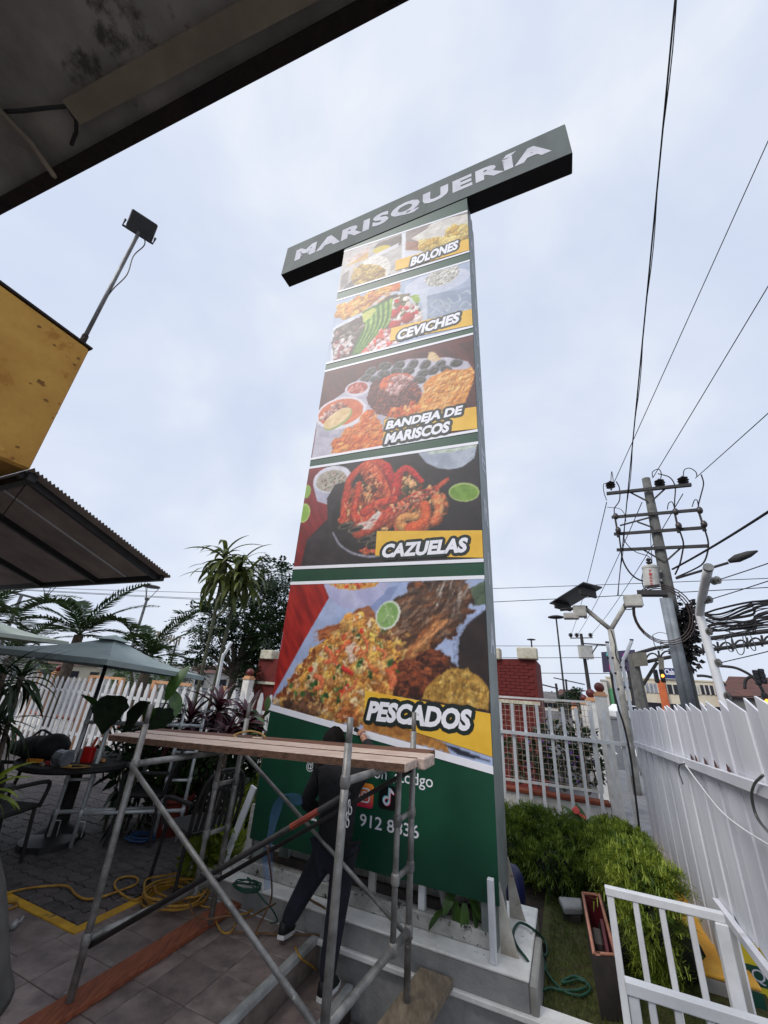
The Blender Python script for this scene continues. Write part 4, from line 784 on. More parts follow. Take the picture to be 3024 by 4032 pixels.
for (dx, dz, t_, cm) in ((-.005, .004, .0428, mat('icon_cyan', (80, 220, 226), rough=.4)), (.005, -.004, .0424, mat('icon_red', (226, 40, 84), rough=.4)), (0, 0, .042, MATS['vinyl_white'])):
    b = MB(lambda a, c, t=0: ST(a, t_, c)); cx2 = (k0 + k1_) / 2 - .008 + dx; cz2 = (l0 + l1) / 2 - .022 + dz
    o_ = [(cx2 + .031 * math.cos(R(a)), cz2 + .031 * math.sin(R(a))) for a in range(60, 391, 15)]; i_ = [(cx2 + .015 * math.cos(R(a)), cz2 + .015 * math.sin(R(a))) for a in range(60, 391, 15)]
    n = len(o_); V = [ST(a, t_, c) for a, c in o_ + i_]; Fq = [(i, i + 1, n + i + 1, n + i) for i in range(n - 1)]
    k = len(V); V += [ST(cx2 + .015, t_, cz2), ST(cx2 + .031, t_, cz2), ST(cx2 + .031, t_, cz2 + .085), ST(cx2 + .015, t_, cz2 + .085), ST(cx2 + .031, t_, cz2 + .06), ST(cx2 + .06, t_, cz2 + .045), ST(cx2 + .06, t_, cz2 + .06), ST(cx2 + .034, t_, cz2 + .085)]
    Fq += [(k, k + 1, k + 2, k + 3), (k + 4, k + 5, k + 6, k + 7)]; finish('icon_note', V, Fq, cm, SG)
for i, ch in enumerate('AÍREUQSIRAM'):
    z = 2.0 + .632 * i; lettering('side_lettering', ch, 'letter_grey', SG, lambda a, c: ST(.0262, a, c), ((.22, .45, z, z + .27) if ch not in 'ÍI' else (.3, .37, z, z + (.33 if ch == 'Í' else .27))), off=.03)
for t_ in (.07, .56):
    b = MB(); b.prism([ST(.016, t_, .147), ST(.13, t_, .147), ST(.11, t_, .2), ST(.028, t_, .5), ST(.016, t_, .5)], NV * .012); b.build('gusset', 'rusty_white', SG)
    b = MB(); b.prism([ST(-2.085, t_, .147), ST(-2.22, t_, .147), ST(-2.2, t_, .2), ST(-2.1, t_, .5), ST(-2.085, t_, .5)], NV * .012); b.build('gusset', 'rusty_white', SG)
for (s_, t_) in ((-.05, .11), (-.05, .5), (-2.0, .11), (-2.0, .5)): b = MB(); b.box(s_ - .05, s_ + .05, t_ - .05, t_ + .05, .147, .42); b.build('foot_post', 'sign_side', SG)
# short leftover fence posts in front of and below the sign
spots_ = [(-.01, -.055, .147, .555, 'white_paint', 'clean white post standing before the lower right corner of the sign', .042),
          (-.53, .1, .236, .46, 'white_paint', 'white post below the sign right of the scaffold leg', .05),
          (-.93, .1, .236, .47, 'kerb_white', 'peeling post with black patches below the sign', .05),
          (-1.34, .1, .236, .47, 'white_paint', 'white post below the sign behind the worker', .05),
          (-2.12, .1, .236, .62, 'kerb_white', 'weathered thick post at the left corner of the sign', .07)]
for (s_, t_, z0, z1, m, lb, wd) in spots_:
    b = MB(); b.box(s_ - wd / 2, s_ + wd / 2, t_ - wd / 2, t_ + wd / 2, z0, z1); tag(b.build('fence_post', m, bevel=.004), lb, 'post', 'fence posts below the sign')
for k, (s_, t_, z0, z1, lb) in enumerate(((-.75, .56, .226, .5, 'thin pale post in the dark gap under the sign'),)):
    b = MB(); b.box(s_ - .02, s_ + .02, t_ - .02, t_ + .02, z0, z1); tag(b.build('fence_post', 'kerb_white'), lb, 'post', 'fence posts below the sign')
b = MB(); b.bar(ST(-.38, .25, .15), ST(-.5, .3, .5), .035, .03); tag(b.build('leaning_stake', 'kerb_white'), 'thin white stake leaning under the right half of the sign', 'stake')
b = MB(); b.bar(ST(-.02, .3, .16), ST(-.25, .42, .42), .07, .02); tag(b.build('loose_board', 'concrete_dark'), 'grey board propped in the gap by the right sign foot', 'board')
b = MB(); b.prism([ST(-2.36, .02, .147), ST(-2.3, .02, .147), ST(-2.13, .06, .74), ST(-2.19, .06, .76)], NV * .02); tag(b.build('leaning_stake', 'white_paint'), 'white painted stake leaning at the lower left corner of the sign', 'stake')
# ================================================================ scaffold
mat('tube_steel', (156, 154, 150), (104, 102, 99), 9, .45, metal=.35, bump=.12, spots=[((196, 194, 188), 12, .64), ((112, 74, 52), 14, .66), ((62, 56, 52), 8, .66)])
mat('tube_dark', (52, 49, 48), (34, 32, 32), 8, .6, metal=.2, bump=.15, spots=[((84, 62, 50), 10, .68)])
mat('tube_silver', (208, 210, 210), (168, 172, 172), 8, .4, metal=.25, spots=[((96, 98, 98), 12, .66)])
mat('plank_pale', (214, 196, 182), (176, 150, 134), 5, .85, bump=.3, stretch=(1, 9, 9), spots=[((112, 78, 60), 6, .68)])
mat('plank_brown', (122, 84, 66), (86, 58, 46), 5, .85, bump=.3, stretch=(1, 9, 9))
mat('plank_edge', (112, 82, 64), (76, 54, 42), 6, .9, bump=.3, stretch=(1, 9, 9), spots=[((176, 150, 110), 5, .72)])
mat('board_red', (150, 84, 54), (112, 60, 40), 6, .8, bump=.25, stretch=(9, 1, 9), spots=[((70, 40, 28), 5, .72)])
mat('plank_dirty', (142, 128, 108), (104, 92, 76), 5, .9, bump=.4, bscale=30, spots=[((52, 48, 42), 8, .66), ((150, 100, 74), 9, .68)], stretch=(5, 1.5, 5))
def scaffold_frame(p, q, z0, ht, ladder, m, parent, lz=.3, rungs=(.62, .92), k=.2, tz=1.22, r=.021):
    """An H-shaped tube frame from foot p to foot q (s,t); ladder = at which foot the rungs are."""
    P_ = lambda f, z: ST(p[0] + (q[0] - p[0]) * f, p[1] + (q[1] - p[1]) * f, z0 + z)
    for f in (0, 1): b = MB(); b.tube([P_(f, 0), P_(f, ht - .12)], r, 10); b.build('leg', m, parent, smooth=True); b = MB(); b.tube([P_(f, ht - .13), P_(f, ht)], r * .8, 10); b.build('coupling_pin', m, parent, smooth=True)
    b = MB(); b.tube([P_(.0, tz), P_(1, tz)], r * .95, 10); b.build('top_tube', m, parent, smooth=True)
    b = MB(); b.tube([P_(.0, lz), P_(1, lz)], r * .95, 10); b.build('bottom_tube', m, parent, smooth=True)
    f = k if ladder == 0 else 1 - k; e = 0 if ladder == 0 else 1
    b = MB(); b.tube([P_(f, lz), P_(f, tz)], r * .85, 10); b.build('ladder_tube', m, parent, smooth=True)
    for z in rungs: b = MB(); b.tube([P_(e, z), P_(f, z)], r * .75, 8); b.build('rung', m, parent, smooth=True)
    for (g_, z) in [(0, tz), (1, tz), (0, lz), (1, lz), (f, lz), (f, tz)] + [(g2, z2) for z2 in rungs for g2 in (e, f)]:
        b = MB(); b.lathe(P_(g_, z), [(r * 1.02, -.03), (r * 1.22, -.02), (r * 1.3, 0), (r * 1.22, .02), (r * 1.02, .03)], 10); b.build('weld_collar', m, parent, smooth=True)
sf = thing('scaffold', 'grey steel tube scaffold with a wooden platform in front of the sign', 'scaffold', ST(-1.25, -.9, 0), ANG)
A_, B_, FR, BR = (-2.05, -1.33), (-1.97, -.42), (-.5, -1.33), (-.44, -.45)
scaffold_frame(A_, B_, .03, 1.44, 1, MATS['tube_steel'], sf, lz=.25, rungs=(.56, .87), tz=1.09, k=.22)
scaffold_frame(FR, BR, .05, 1.47, 1, MATS['tube_steel'], sf, lz=.3, rungs=(.6, .88), tz=1.178, k=.25)
def brace(p, q, m):
    b = MB(); b.tube([p, q], .0145, 8); b.build('cross_brace', m, sf, smooth=True)
    for e in (p, q): b = MB(); b.tube([e - NV * .02, e + NV * .02], .012, 6); b.build('brace_pin', 'tube_dark', sf)
X = lambda a, z, d=0: ST(a[0], a[1] + d, z)
brace(X(A_, 1.12, -.03), X(FR, .36, -.03), MATS['tube_steel']); brace(X(A_, .24, .03), X(FR, 1.17, .03), MATS['tube_dark'])
brace(X(B_, 1.09, .03), X(BR, .3, .03), MATS['tube_steel']); brace(X(B_, .27, -.03), X(BR, 1.17, -.03), MATS['tube_dark'])
b = MB(); b.tube([X(A_, .24, .03).lerp(X(FR, 1.17, .03), f) for f in (.80, .9)], .0155, 8); b.build('tape_band', mat('red_tape', (150, 60, 40), (110, 46, 34), 9, .7), sf)
for i in range(4):
    c_ = X(FR, 1.14 - .026 * i, 0) + U * (.032 + .008 * math.sin(i * 2)); b = MB(); pts = [c_ + (ZV * math.sin(a) * .017 + (U if i % 2 else NV) * math.cos(a) * .009) for a in np.linspace(0, 2 * math.pi, 12)]; b.tube(pts, .003, 5, cap=False); b.build('chain_link', 'tube_silver', sf, smooth=True)
for (d0, d1, d2, d3, m, z) in ((-1.065, -1.035, .185, .2, 'plank_pale', 0), (-.85, -.8, .145, .17, 'plank_pale', .004), (-.688, -.612, .12, .16, 'plank_brown', .006)):
    p = [(-2.76, d0, 1.155), (-.28, d1, 1.252), (-.28, d1 + d3, 1.252), (-2.79, d0 + d2, 1.155)]
    b = MB(); b.prism([ST(a, c, e + z) for a, c, e in p], (0, 0, .045)); pl_ = tag(b.build('platform_plank', m, bevel=.004), {-1.065: 'front pale plank of the scaffold platform', -.85: 'middle pale plank of the scaffold platform', -.688: 'narrow brown rear plank of the scaffold platform'}[d0], 'plank', 'planks of the scaffold platform')
    b = MB(); b.prism([ST(p[0][0] + .01, p[0][1] - .003, p[0][2] + z + .002), ST(p[1][0] - .01, p[1][1] - .003, p[1][2] + z + .002), ST(p[1][0] - .01, p[1][1] - .003, p[1][2] + z + .04), ST(p[0][0] + .01, p[0][1] - .003, p[0][2] + z + .04)], NV * .0025); b.build('dark_edge_strip', 'plank_edge', pl_)  # thin strip added over the front face, darker than the plank itself
b = MB(); b.box(-.285, -.235, -.83, -.62, 1.24, 1.302); tag(b.build('end_block', 'plank_pale', bevel=.006), 'pale wood offcut at the right end of the scaffold platform', 'wood block')
b = MB(); b.box(-2.12, -1.965, -1.75, -.06, .001, .032); tag(b.build('sole_board', 'board_red', bevel=.004), 'reddish board on the tiles under the left scaffold legs', 'board')
b = MB(); b.prism([ST(-.465, -.128, .002), ST(-.25, -.128, .002), ST(-.46, -1.95, -.012), ST(-.68, -1.95, -.012)][::-1], (0, 0, .05)); tag(b.build('sole_plank', 'plank_dirty', bevel=.004), 'dirty thick plank bridging the steps under the right scaffold legs', 'plank')
tl_ = thing('cutter', 'small cutter with a yellow cord lying on the platform', 'tool', ST(-1.72, -.6, 1.22), ANG)
b = MB(); b.tube([ST(-1.83, -.66, 1.235), ST(-1.7, -.63, 1.237)], .012, 7); b.build('grip', 'black_metal', tl_); b = MB(); b.tube([ST(-1.7, -.63, 1.237), ST(-1.62, -.62, 1.238)], .017, 8); b.build('collar', mat('cream', (200, 190, 160)), tl_)
b = MB(); b.tube(curve3([ST(-1.83, -.66, 1.235), ST(-1.88, -.64, 1.25), ST(-1.8, -.58, 1.28), ST(-1.68, -.56, 1.27), ST(-1.62, -.56, 1.235)], 6), .007, 6); b.build('cord', mat('cord_tan', (176, 142, 82), (140, 106, 60), 9, .8), tl_)
# second pair of frames parked on the paving
for (p, q, ld, lb) in (((-4.37, -.23), (-3.70, .47), 0, 'silver scaffold frame standing behind the other one beside the table'), ((-4.15, -.12), (-3.44, .54), 1, 'nearer silver scaffold frame standing on the paving beside the table')):
    f2 = thing('ladder_frame', lb, 'scaffold frame', ST(p[0], p[1], 0), ANG, 'spare scaffold frames on the paving'); scaffold_frame(p, q, 0, 1.34, ld, MATS['tube_silver'], f2, lz=.28, rungs=(.56, .83), tz=1.1, k=.24, r=.019)
    for e in (p, q):
        b = MB(); b.tube([ST(e[0], e[1], .21), ST(e[0] + .05, e[1] + .04, .21)], .005, 5); b.tube(curve3([ST(e[0] + .05, e[1] + .04, .21), ST(e[0] + .055, e[1] + .04, .15), ST(e[0] + .05, e[1] + .045, .08)], 4), .004, 5); b.build('pin_chain', 'tube_silver', f2)
# ================================================================ ropes and cords
a6 = lambda x, y: (x * .663, 2700 + y * .663)
g6 = lambda x, y: (600 + x * .4822, 3250 + y * .4822)
w6 = lambda x, y: (1940 + x * .3014, 3300 + y * .3014)
mat('rope_yellow', (186, 142, 52), (140, 102, 40), 14, .7); mat('rope_green', (28, 84, 62), (18, 58, 44), 12, .6); mat('rope_blue', (44, 84, 130), (30, 60, 100), 12, .7)
mat('cord_brown', (120, 88, 56), (92, 66, 42), 12, .7)
rr2 = random.Random(11)
pts = [atz(*a6(x, y), .012) for x, y in ((20, 1238), (150, 1206), (290, 1190), (400, 1192), (450, 1240), (510, 1268), (600, 1256), (720, 1215), (805, 1180), (815, 1145), (765, 1132), (700, 1150), (680, 1190), (725, 1240), (800, 1275), (900, 1262))]
cc_ = atz(*a6(1030, 1272), .0)
for k in range(64):
    th = k * .62; rad = (.2 + .05 * math.sin(k * .37) + rr2.uniform(-.025, .025)); pts.append(cc_ + U * rad * 1.15 * math.cos(th) + NV * rad * .95 * math.sin(th) + ZV * (.012 + .0011 * k + rr2.uniform(0, .01)))
pts += [atz(*a6(x, y), .03) for x, y in ((1200, 1210), (1320, 1180), (1450, 1215), (1540, 1190))]
b = MB(); b.tube(curve3(pts, 5), .0085, 6); tag(b.build('yellow_hose', 'rope_yellow', smooth=True), 'long yellow hose snaking over the pavers into a coil', 'hose')
b = MB(); b.tube(curve3([atz(*a6(x, y), .012) for x, y in ((10, 1320), (60, 1325), (105, 1305), (95, 1285), (30, 1288))], 6), .0085, 6); tag(b.build('hose_loop', 'rope_yellow', smooth=True), 'short yellow hose end by the left edge of the tiles', 'hose')
def cordpath(px, fn, z): return [atz(*fn(x, y), zz) for (x, y), zz in zip(px, z if isinstance(z, list) else [z] * len(px))]
cords = [([(330, 540), (380, 640), (470, 670), (620, 650), (740, 590), (840, 520), (900, 540), (880, 640), (760, 720), (680, 720), (560, 720), (520, 780), (570, 870), (640, 870), (680, 800)], .02, 'rope_yellow', 'yellow cord looped over the reddish board end'),
         ([(310, 640), (330, 720), (440, 765), (620, 740), (760, 760), (900, 690), (1000, 640), (1080, 560), (1060, 520), (960, 515), (880, 570)], .1, 'cord_brown', 'brown cord straggling from the ledge to the board'),
         ([(640, 870), (760, 880), (900, 880), (1040, 895), (1200, 890), (1400, 895)], .012, 'cord_brown', 'thin brown cord along the foot of the wall'),
         ([(940, 170), (960, 330), (975, 480), (970, 600), (920, 720), (850, 860), (870, 900)], [.75, .55, .36, .2, .12, .02, .012], 'cord_brown', 'brown cord hanging down in front of the sign corner'),
         ([(1280, 600), (1400, 670), (1425, 720), (1400, 800), (1330, 880)], [.155, .152, .12, .05, .012], 'cord_brown', 'brown cord trailing off the ledge beside the worker'),
         ([(1165, 990), (1210, 1080), (1290, 1140), (1335, 1180)], [.012, .006, -.08, -.15], 'rope_yellow', 'short yellow cord hanging over the first step')]
for px, z, m, lb in cords: b = MB(); b.tube(curve3(cordpath(px, g6, z), 6), .0065, 6); tag(b.build('cord', m, smooth=True), lb, 'cord', 'cords lying about the scaffold')
pts = []
for k in range(40): th = k * .7; pts.append(atz(*g6(770, 520), .155) + U * (.11 + rr2.uniform(-.02, .02)) * math.cos(th) + NV * (.07 + rr2.uniform(-.02, .02)) * math.sin(th) + ZV * (.0 + .0009 * k))
b = MB(); b.tube(curve3(pts + cordpath([(900, 600), (980, 690), (1020, 780), (960, 800)], g6, [.155, .12, .03, .012]), 5), .005, 6); tag(b.build('coiled_twine', 'rope_green', smooth=True), 'thin green cord coiled on the white ledge left of the worker', 'cord')
p1_ = cordpath([(560, 2200), (565, 1990), (575, 1860), (530, 1740), (450, 1590), (330, 1430), (272, 1290), (285, 1180), (345, 1110), (430, 1128), (540, 1200)], w6, [-.3, -.12, -.02, .05, .155, .155, .155, .16, .165, .165, .155]) + cordpath([(640, 1290), (705, 1400), (700, 1530), (640, 1500), (560, 1480), (525, 1600), (560, 1750)], w6, [-.01, -.04, -.045, -.04, -.04, -.04, -.03])
b = MB(); b.tube(curve3(p1_, 6), .0085, 6); tag(b.build('green_hose', 'rope_green', smooth=True), 'green hose looped over the right end of the white ledge', 'hose')
p2_ = cordpath([(570, 1240), (600, 1420), (660, 1580), (700, 1680), (640, 1760), (570, 1860), (600, 1990), (760, 1960), (900, 1990), (1100, 1990), (1230, 1940), (1190, 1850), (1050, 1810), (900, 1880), (1000, 1880), (1120, 1850), (1240, 1900), (1270, 1990), (1150, 2060), (950, 2010), (800, 1880), (700, 1740), (650, 1600), (600, 1450)], w6, -.035)
b = MB(); b.tube(curve3(p2_, 6), .008, 6); tag(b.build('lawn_hose', 'rope_green', smooth=True), 'green hose lying in loops on the lawn', 'hose')
pts = []
for k in range(36): th = k * .75; pts.append(ST(-3.78, .36, .012) + U * (.14 + rr2.uniform(-.03, .03)) * math.cos(th) + NV * (.1 + rr2.uniform(-.03, .03)) * math.sin(th) + ZV * .0012 * k)
b = MB(); b.tube(curve3(pts, 5), .008, 6); tag(b.build('blue_rope', 'rope_blue', smooth=True), 'coil of blue rope on the dark pavers by the pot', 'rope')
b = MB(); b.tube([atz(*a6(70, 1440), .02), atz(*a6(95, 1405), .03)], .02, 7); b.tube(curve3([atz(*a6(95, 1405), .02), atz(*a6(120, 1400), .03), atz(*a6(138, 1370), .03)], 4), .006, 6); tag(b.build('hose_nozzle', 'aluminium', smooth=True), 'small shiny metal nozzle lying on the tiles', 'nozzle')
# ================================================================ the worker
def skin(verts, edges, rad, root=0, sub=2):
    me = bpy.data.meshes.new('sk'); me.from_pydata([tuple(v) for v in verts], edges, []); o = bpy.data.objects.new('sk', me); C.objects.link(o)
    o.modifiers.new('s', 'SKIN')
    sv = me.skin_vertices[0].data
    for i, r in enumerate(rad): sv[i].radius = (r, r) if not isinstance(r, tuple) else r; sv[i].use_root = (i == root)
    if sub: o.modifiers.new('u', 'SUBSURF').levels = sub
    dg = bpy.context.evaluated_depsgraph_get(); dg.update(); e = o.evaluated_get(dg).to_mesh(); V = [tuple(v.co) for v in e.vertices]; Fc = [tuple(p.vertices) for p in e.polygons]
    o.evaluated_get(dg).to_mesh_clear(); bpy.data.objects.remove(o); return V, Fc
J = dict(pel=(-1.07, -.28, .60), spi=(-1.085, -.285, .78), che=(-1.11, -.265, .96), nek=(-1.17, -.25, 1.09), hed=(-1.185, -.245, 1.14),
         shr=(-.965, -.25, 1.02), elr=(-.885, -.085, 1.13), wrr=(-1.02, -.03, 1.255), har=(-1.055, -.018, 1.29),
         shl=(-1.275, -.25, 1.01), ell=(-1.40, -.25, .79), wrl=(-1.29, -.1, .74), hal=(-1.25, -.06, .75),
         hil=(-1.15, -.27, .55), knl=(-1.31, -.25, .30), anl=(-1.43, -.265, .075), hir=(-1.0, -.275, .55), knr=(-1.035, -.26, .2), anr=(-1.05, -.295, -.1))
JP = {k: ST(*v) for k, v in J.items()}; JN = list(J)
def sk(names, pairs, rad, **k): return skin([JP[n] for n in names], [(names.index(a), names.index(c)) for a, c in pairs], rad, **k)
mat('skin', (176, 128, 104), (160, 112, 90), 9, .55); mat('cloth_black', (34, 34, 38), (22, 22, 26), 5, .9, bump=1.0, bscale=13); mat('cloth_navy', (36, 38, 52), (24, 25, 36), 6, .9, bump=1.0, bscale=14)
mat('hair', (12, 10, 10), (22, 18, 17), 40, .8, spec=.15, stretch=(1, 1, .2)); mat('shoe_black', (24, 24, 26), rough=.6); mat('sole_white', (214, 214, 212), rough=.7)
bb = MB(); allp = [('pel', 'spi'), ('spi', 'che'), ('che', 'nek'), ('nek', 'hed'), ('che', 'shr'), ('shr', 'elr'), ('elr', 'wrr'), ('wrr', 'har'), ('che', 'shl'), ('shl', 'ell'), ('ell', 'wrl'), ('wrl', 'hal'), ('pel', 'hil'), ('hil', 'knl'), ('knl', 'anl'), ('pel', 'hir'), ('hir', 'knr'), ('knr', 'anr')]
RD = dict(pel=.09, spi=.09, che=.11, nek=.05, hed=.048, shr=.055, elr=.04, wrr=.027, har=.034, shl=.055, ell=.04, wrl=.028, hal=.034, hil=.08, knl=.052, anl=.036, hir=.08, knr=.052, anr=.036)
V, Fc = sk(JN, allp, [RD[n] for n in JN]); bb.add(V, Fc)
hc = ST(-1.19, -.25, 1.225); hM = Matrix.Rotation(ANG + R(8), 3, 'Z') @ Matrix.Rotation(R(-14), 3, 'X')
def headpt(x, y, z): return hc + hM @ Vector((x, y, z))
prof = [(.001, -.115), (.035, -.108), (.05, -.09), (.06, -.06), (.07, -.02), (.076, .02), (.074, .055), (.06, .085), (.035, .104), (.001, .11)]
V = []; nH = 20
for (r, z) in prof:
    for k in range(nH):
        a = 2 * math.pi * k / nH; x = r * math.cos(a); y = r * math.sin(a) * 1.2 + (.012 if z < -.02 else 0)
        if abs(x) < .016 and y > 0: y += .02 * max(0, 1 - abs(z + .03) / .03)
        V.append(headpt(x, y, z))
Fh = [(i * nH + k, i * nH + (k + 1) % nH, (i + 1) * nH + (k + 1) % nH, (i + 1) * nH + k) for i in range(len(prof) - 1) for k in range(nH)]; bb.add(V, Fh)
for sx in (-1, 1):
    V, Fc = skin([headpt(sx * .07, -.005, -.035), headpt(sx * .084, -.015, -.01), headpt(sx * .084, -.018, .012)], [(0, 1), (1, 2)], [(.006, .014), (.006, .018), (.006, .014)]); bb.add(V, Fc)
def hand(w, h, along, out, side, curl=1.0):
    for i, (o_, ln) in enumerate(((-.024, .8), (-.008, .95), (.008, 1.0), (.024, .9))):
        k0_ = h + side * o_ + along * .018; k1 = k0_ + along * .024 * ln + out * .006; k2 = k1 + along * .004 + out * .022 * ln; k3 = k2 - along * .018 * ln * curl + out * .006
        V, Fc = skin([h + side * o_ * .7, k0_, k1, k2, k3], [(0, 1), (1, 2), (2, 3), (3, 4)], [.009, .0095, .009, .0085, .007], sub=1); bb.add(V, Fc)
    t0 = h - along * .012 - side * .03; V, Fc = skin([t0, t0 - side * .012 + along * .02 + out * .012, t0 - side * .0 + along * .034 + out * .026], [(0, 1), (1, 2)], [.011, .0095, .008], sub=1); bb.add(V, Fc)
al = (JP['har'] - JP['wrr']).normalized(); hand(JP['wrr'], JP['har'], al, NV * .6 - ZV * .6, al.cross(NV).normalized())
al = (JP['hal'] - JP['wrl']).normalized(); hand(JP['wrl'], JP['hal'], al, NV * .5 - ZV * .7, -al.cross(NV).normalized())
wk = tag(bb.build('person', 'skin', smooth=True), 'worker in black clothes reaching up to smooth the sign print', 'person')
def cloth(name, names, pairs, rad, m): V, Fc = sk(names, pairs, rad); return finish(name, V, Fc, m, wk, smooth=True)
J['wai'] = (-1.075, -.275, .66); J['hem'] = (-1.07, -.28, .54); JP['wai'] = ST(*J['wai']); JP['hem'] = ST(*J['hem'])
J2 = ['hem', 'spi', 'che', 'nek', 'shr', 'elr', 'wrr', 'shl', 'ell', 'wrl']
cloth('jacket', J2, [('hem', 'spi'), ('spi', 'che'), ('che', 'nek'), ('che', 'shr'), ('shr', 'elr'), ('elr', 'wrr'), ('che', 'shl'), ('shl', 'ell'), ('ell', 'wrl')], [(.165, .15), (.15, .135), (.15, .135), .062, .078, .06, .042, .08, .062, .044], 'cloth_black')
cloth('trousers', ['pel', 'hil', 'knl', 'anl', 'hir', 'knr', 'anr'], [('pel', 'hil'), ('hil', 'knl'), ('knl', 'anl'), ('pel', 'hir'), ('hir', 'knr'), ('knr', 'anr')], [.115, .1, .074, .056, .1, .074, .056], 'cloth_navy')
V = []; Fq = []; rows = 9; rh = random.Random(2)
for i in range(rows):
    f = i / (rows - 1); z = .122 - .0 - f * .15
    for k in range(28):
        a = 2 * math.pi * k / 28; front = max(0, math.sin(a)); zz = max(z, .03) if front > .25 else z; rad = .092 * math.sqrt(max(.02, 1 - ((zz - .0) / .125) ** 2)) + rh.uniform(-.003, .004)
        V.append(headpt(rad * math.cos(a) * .98, rad * math.sin(a) * 1.2, zz + rh.uniform(-.004, .004)))
for i in range(rows - 1):
    for k in range(28): Fq.append((i * 28 + k, i * 28 + (k + 1) % 28, (i + 1) * 28 + (k + 1) % 28, (i + 1) * 28 + k))
Fq.append(tuple(range(28))); finish('hair', V, Fq, 'hair', wk, smooth=True)
for (an, toe, z0, lift) in (('anl', (-1.455, -.14), .0, .035), ('anr', (-1.045, -.15), -.162, .0)):
    a = JP[an]; d = (ST(toe[0], toe[1], 0) - Vector((a.x, a.y, 0))).normalized(); pz = Vector((a.x, a.y, z0)); sdv = Vector((-d.y, d.x, 0))
    def sp_(x, y, z): return pz + d * x + sdv * y + ZV * (z + lift * max(0, (.12 - x) / .2))
    out = [(-.06, -.025), (-.065, .0), (-.06, .025), (0, .036), (.09, .045), (.14, .036), (.16, 0), (.14, -.036), (.09, -.045), (0, -.036)]
    V = [sp_(x, y, 0) for x, y in out] + [sp_(x, y, .024) for x, y in out]; n = len(out)
    sh_o = finish('shoe', [sp_(x * .97, y * .96, .024) for x, y in out] + [sp_(x * .93 - (.0 if x < .05 else .02), y * .85, .05 if x > .05 else .085) for x, y in out] + [sp_(-.03 + x * .25, y * .6, .09) for x, y in out],
           [(i, (i + 1) % n, n + (i + 1) % n, n + i) for i in range(n)] + [(n + i, n + (i + 1) % n, 2 * n + (i + 1) % n, 2 * n + i) for i in range(n)] + [tuple(range(2 * n, 3 * n)), tuple(range(n - 1, -1, -1))], 'shoe_black', wk, smooth=True)
    finish('sole', V, [tuple(range(n - 1, -1, -1)), tuple(range(n, 2 * n))] + [(i, (i + 1) % n, n + (i + 1) % n, n + i) for i in range(n)], 'sole_white', sh_o)
sq = thing('squeegee', 'small black squeegee in the raised hand of the worker', 'tool', JP['har'], ANG)
b = MB(); q_ = JP['har'] + U * -.035 + NV * .02 + ZV * .03; b.bar(q_ - U * .05, q_ + U * .015 - ZV * .02, .012, .03); b.build('blade', 'black_metal', sq)
# strip of protective film drooping from the elbow
V = []; fp = [(-1.40, -.33, .80), (-1.46, -.34, .86), (-1.55, -.34, .84), (-1.60, -.335, .72), (-1.615, -.33, .55), (-1.60, -.33, .4), (-1.57, -.33, .27)]
fp = curve3([ST(*p) for p in fp], 5)
for i, p in enumerate(fp): ww = .05 + .012 * math.sin(i * .6); V += [p - U * ww * .7 - ZV * ww * .25 - NV * .01, p + NV * .012 * math.sin(i * .9), p + U * ww * .7 + ZV * ww * .25 + NV * .015 * math.sin(i * .5)]
Fq = []
for i in range(len(fp) - 1): Fq += [(3 * i, 3 * i + 1, 3 * i + 4, 3 * i + 3), (3 * i + 1, 3 * i + 2, 3 * i + 5, 3 * i + 4)]
mat('film', (110, 150, 205), (84, 122, 180), 9, .3, alpha=.42)
tag(finish('film_strip', V, Fq, 'film', smooth=True), 'blue translucent film strip drooping beside the elbow of the worker', 'film')
# ================================================================ table, chairs, tools, parasols
mat('wicker', (26, 24, 24), (38, 35, 34), 40, .7, bump=.5, bscale=90)
tb = thing('round_table', 'black round table loaded with tools under the near parasol', 'table', ST(-4.52, -.05, 0), ANG)
b = MB(); b.lathe(ST(-4.52, -.05, 0), [(.0001, .66), (.56, .66), (.585, .68), (.585, .715), (.57, .72), (.0001, .72)], 36); b.build('table_top', 'wicker', tb, smooth=False)
b = MB(); b.lathe(ST(-4.52, -.05, 0), [(.26, .0), (.24, .04), (.07, .12), (.06, .6), (.2, .66)], 20); b.build('pedestal', 'wicker', tb, smooth=True)
def chair(s, t, rz, lb):
    o = ST(s, t, 0); th = ANG + rz; f = frame(o, th); c = thing('wicker_chair', lb, 'chair', o, th, 'black chairs round the table')
    b = MB(f); b.box(-.23, .23, -.22, .22, .41, .45); b.build('seat', 'wicker', c, bevel=.02)
    b = MB(); b.tube(curve3([f(-.21, -.23, .42), f(-.215, -.27, .66), f(-.15, -.31, .85), f(0, -.315, .89), f(.15, -.31, .85), f(.215, -.27, .66), f(.21, -.23, .42)], 5), .016, 7); b.build('back_frame', 'wicker', c, smooth=True)
    for k in range(7): x_ = -.165 + .055 * k; zt2 = .87 - .6 * x_ * x_; b = MB(); b.bar(f(x_, -.235, .45), f(x_ * .95, -.305, zt2), .03, .012); b.build('back_slat', 'wicker', c)
    for sx in (-1, 1):
        for sy in (-1, 1): b = MB(); b.tube([f(sx * .2, sy * .19, .41), f(sx * .225, sy * .22, 0)], .016, 7); b.build('leg', 'wicker', c)
        b = MB(); b.tube(curve3([f(sx * .23, .2, .42), f(sx * .26, .2, .6), f(sx * .26, .1, .64), f(sx * .25, -.25, .65)], 4), .018, 7); b.build('armrest', 'wicker', c)
chair(-4.30, -.82, R(20), 'black wicker chair nearest the viewer at the round table')
chair(-5.05, -.62, R(-40), 'black wicker chair at the far left of the round table')
chair(-3.85, .38, R(120), 'black wicker chair behind the silver scaffold frames')
chair(-2.62, -.05, R(75), 'black chair standing by the yellow green bush')
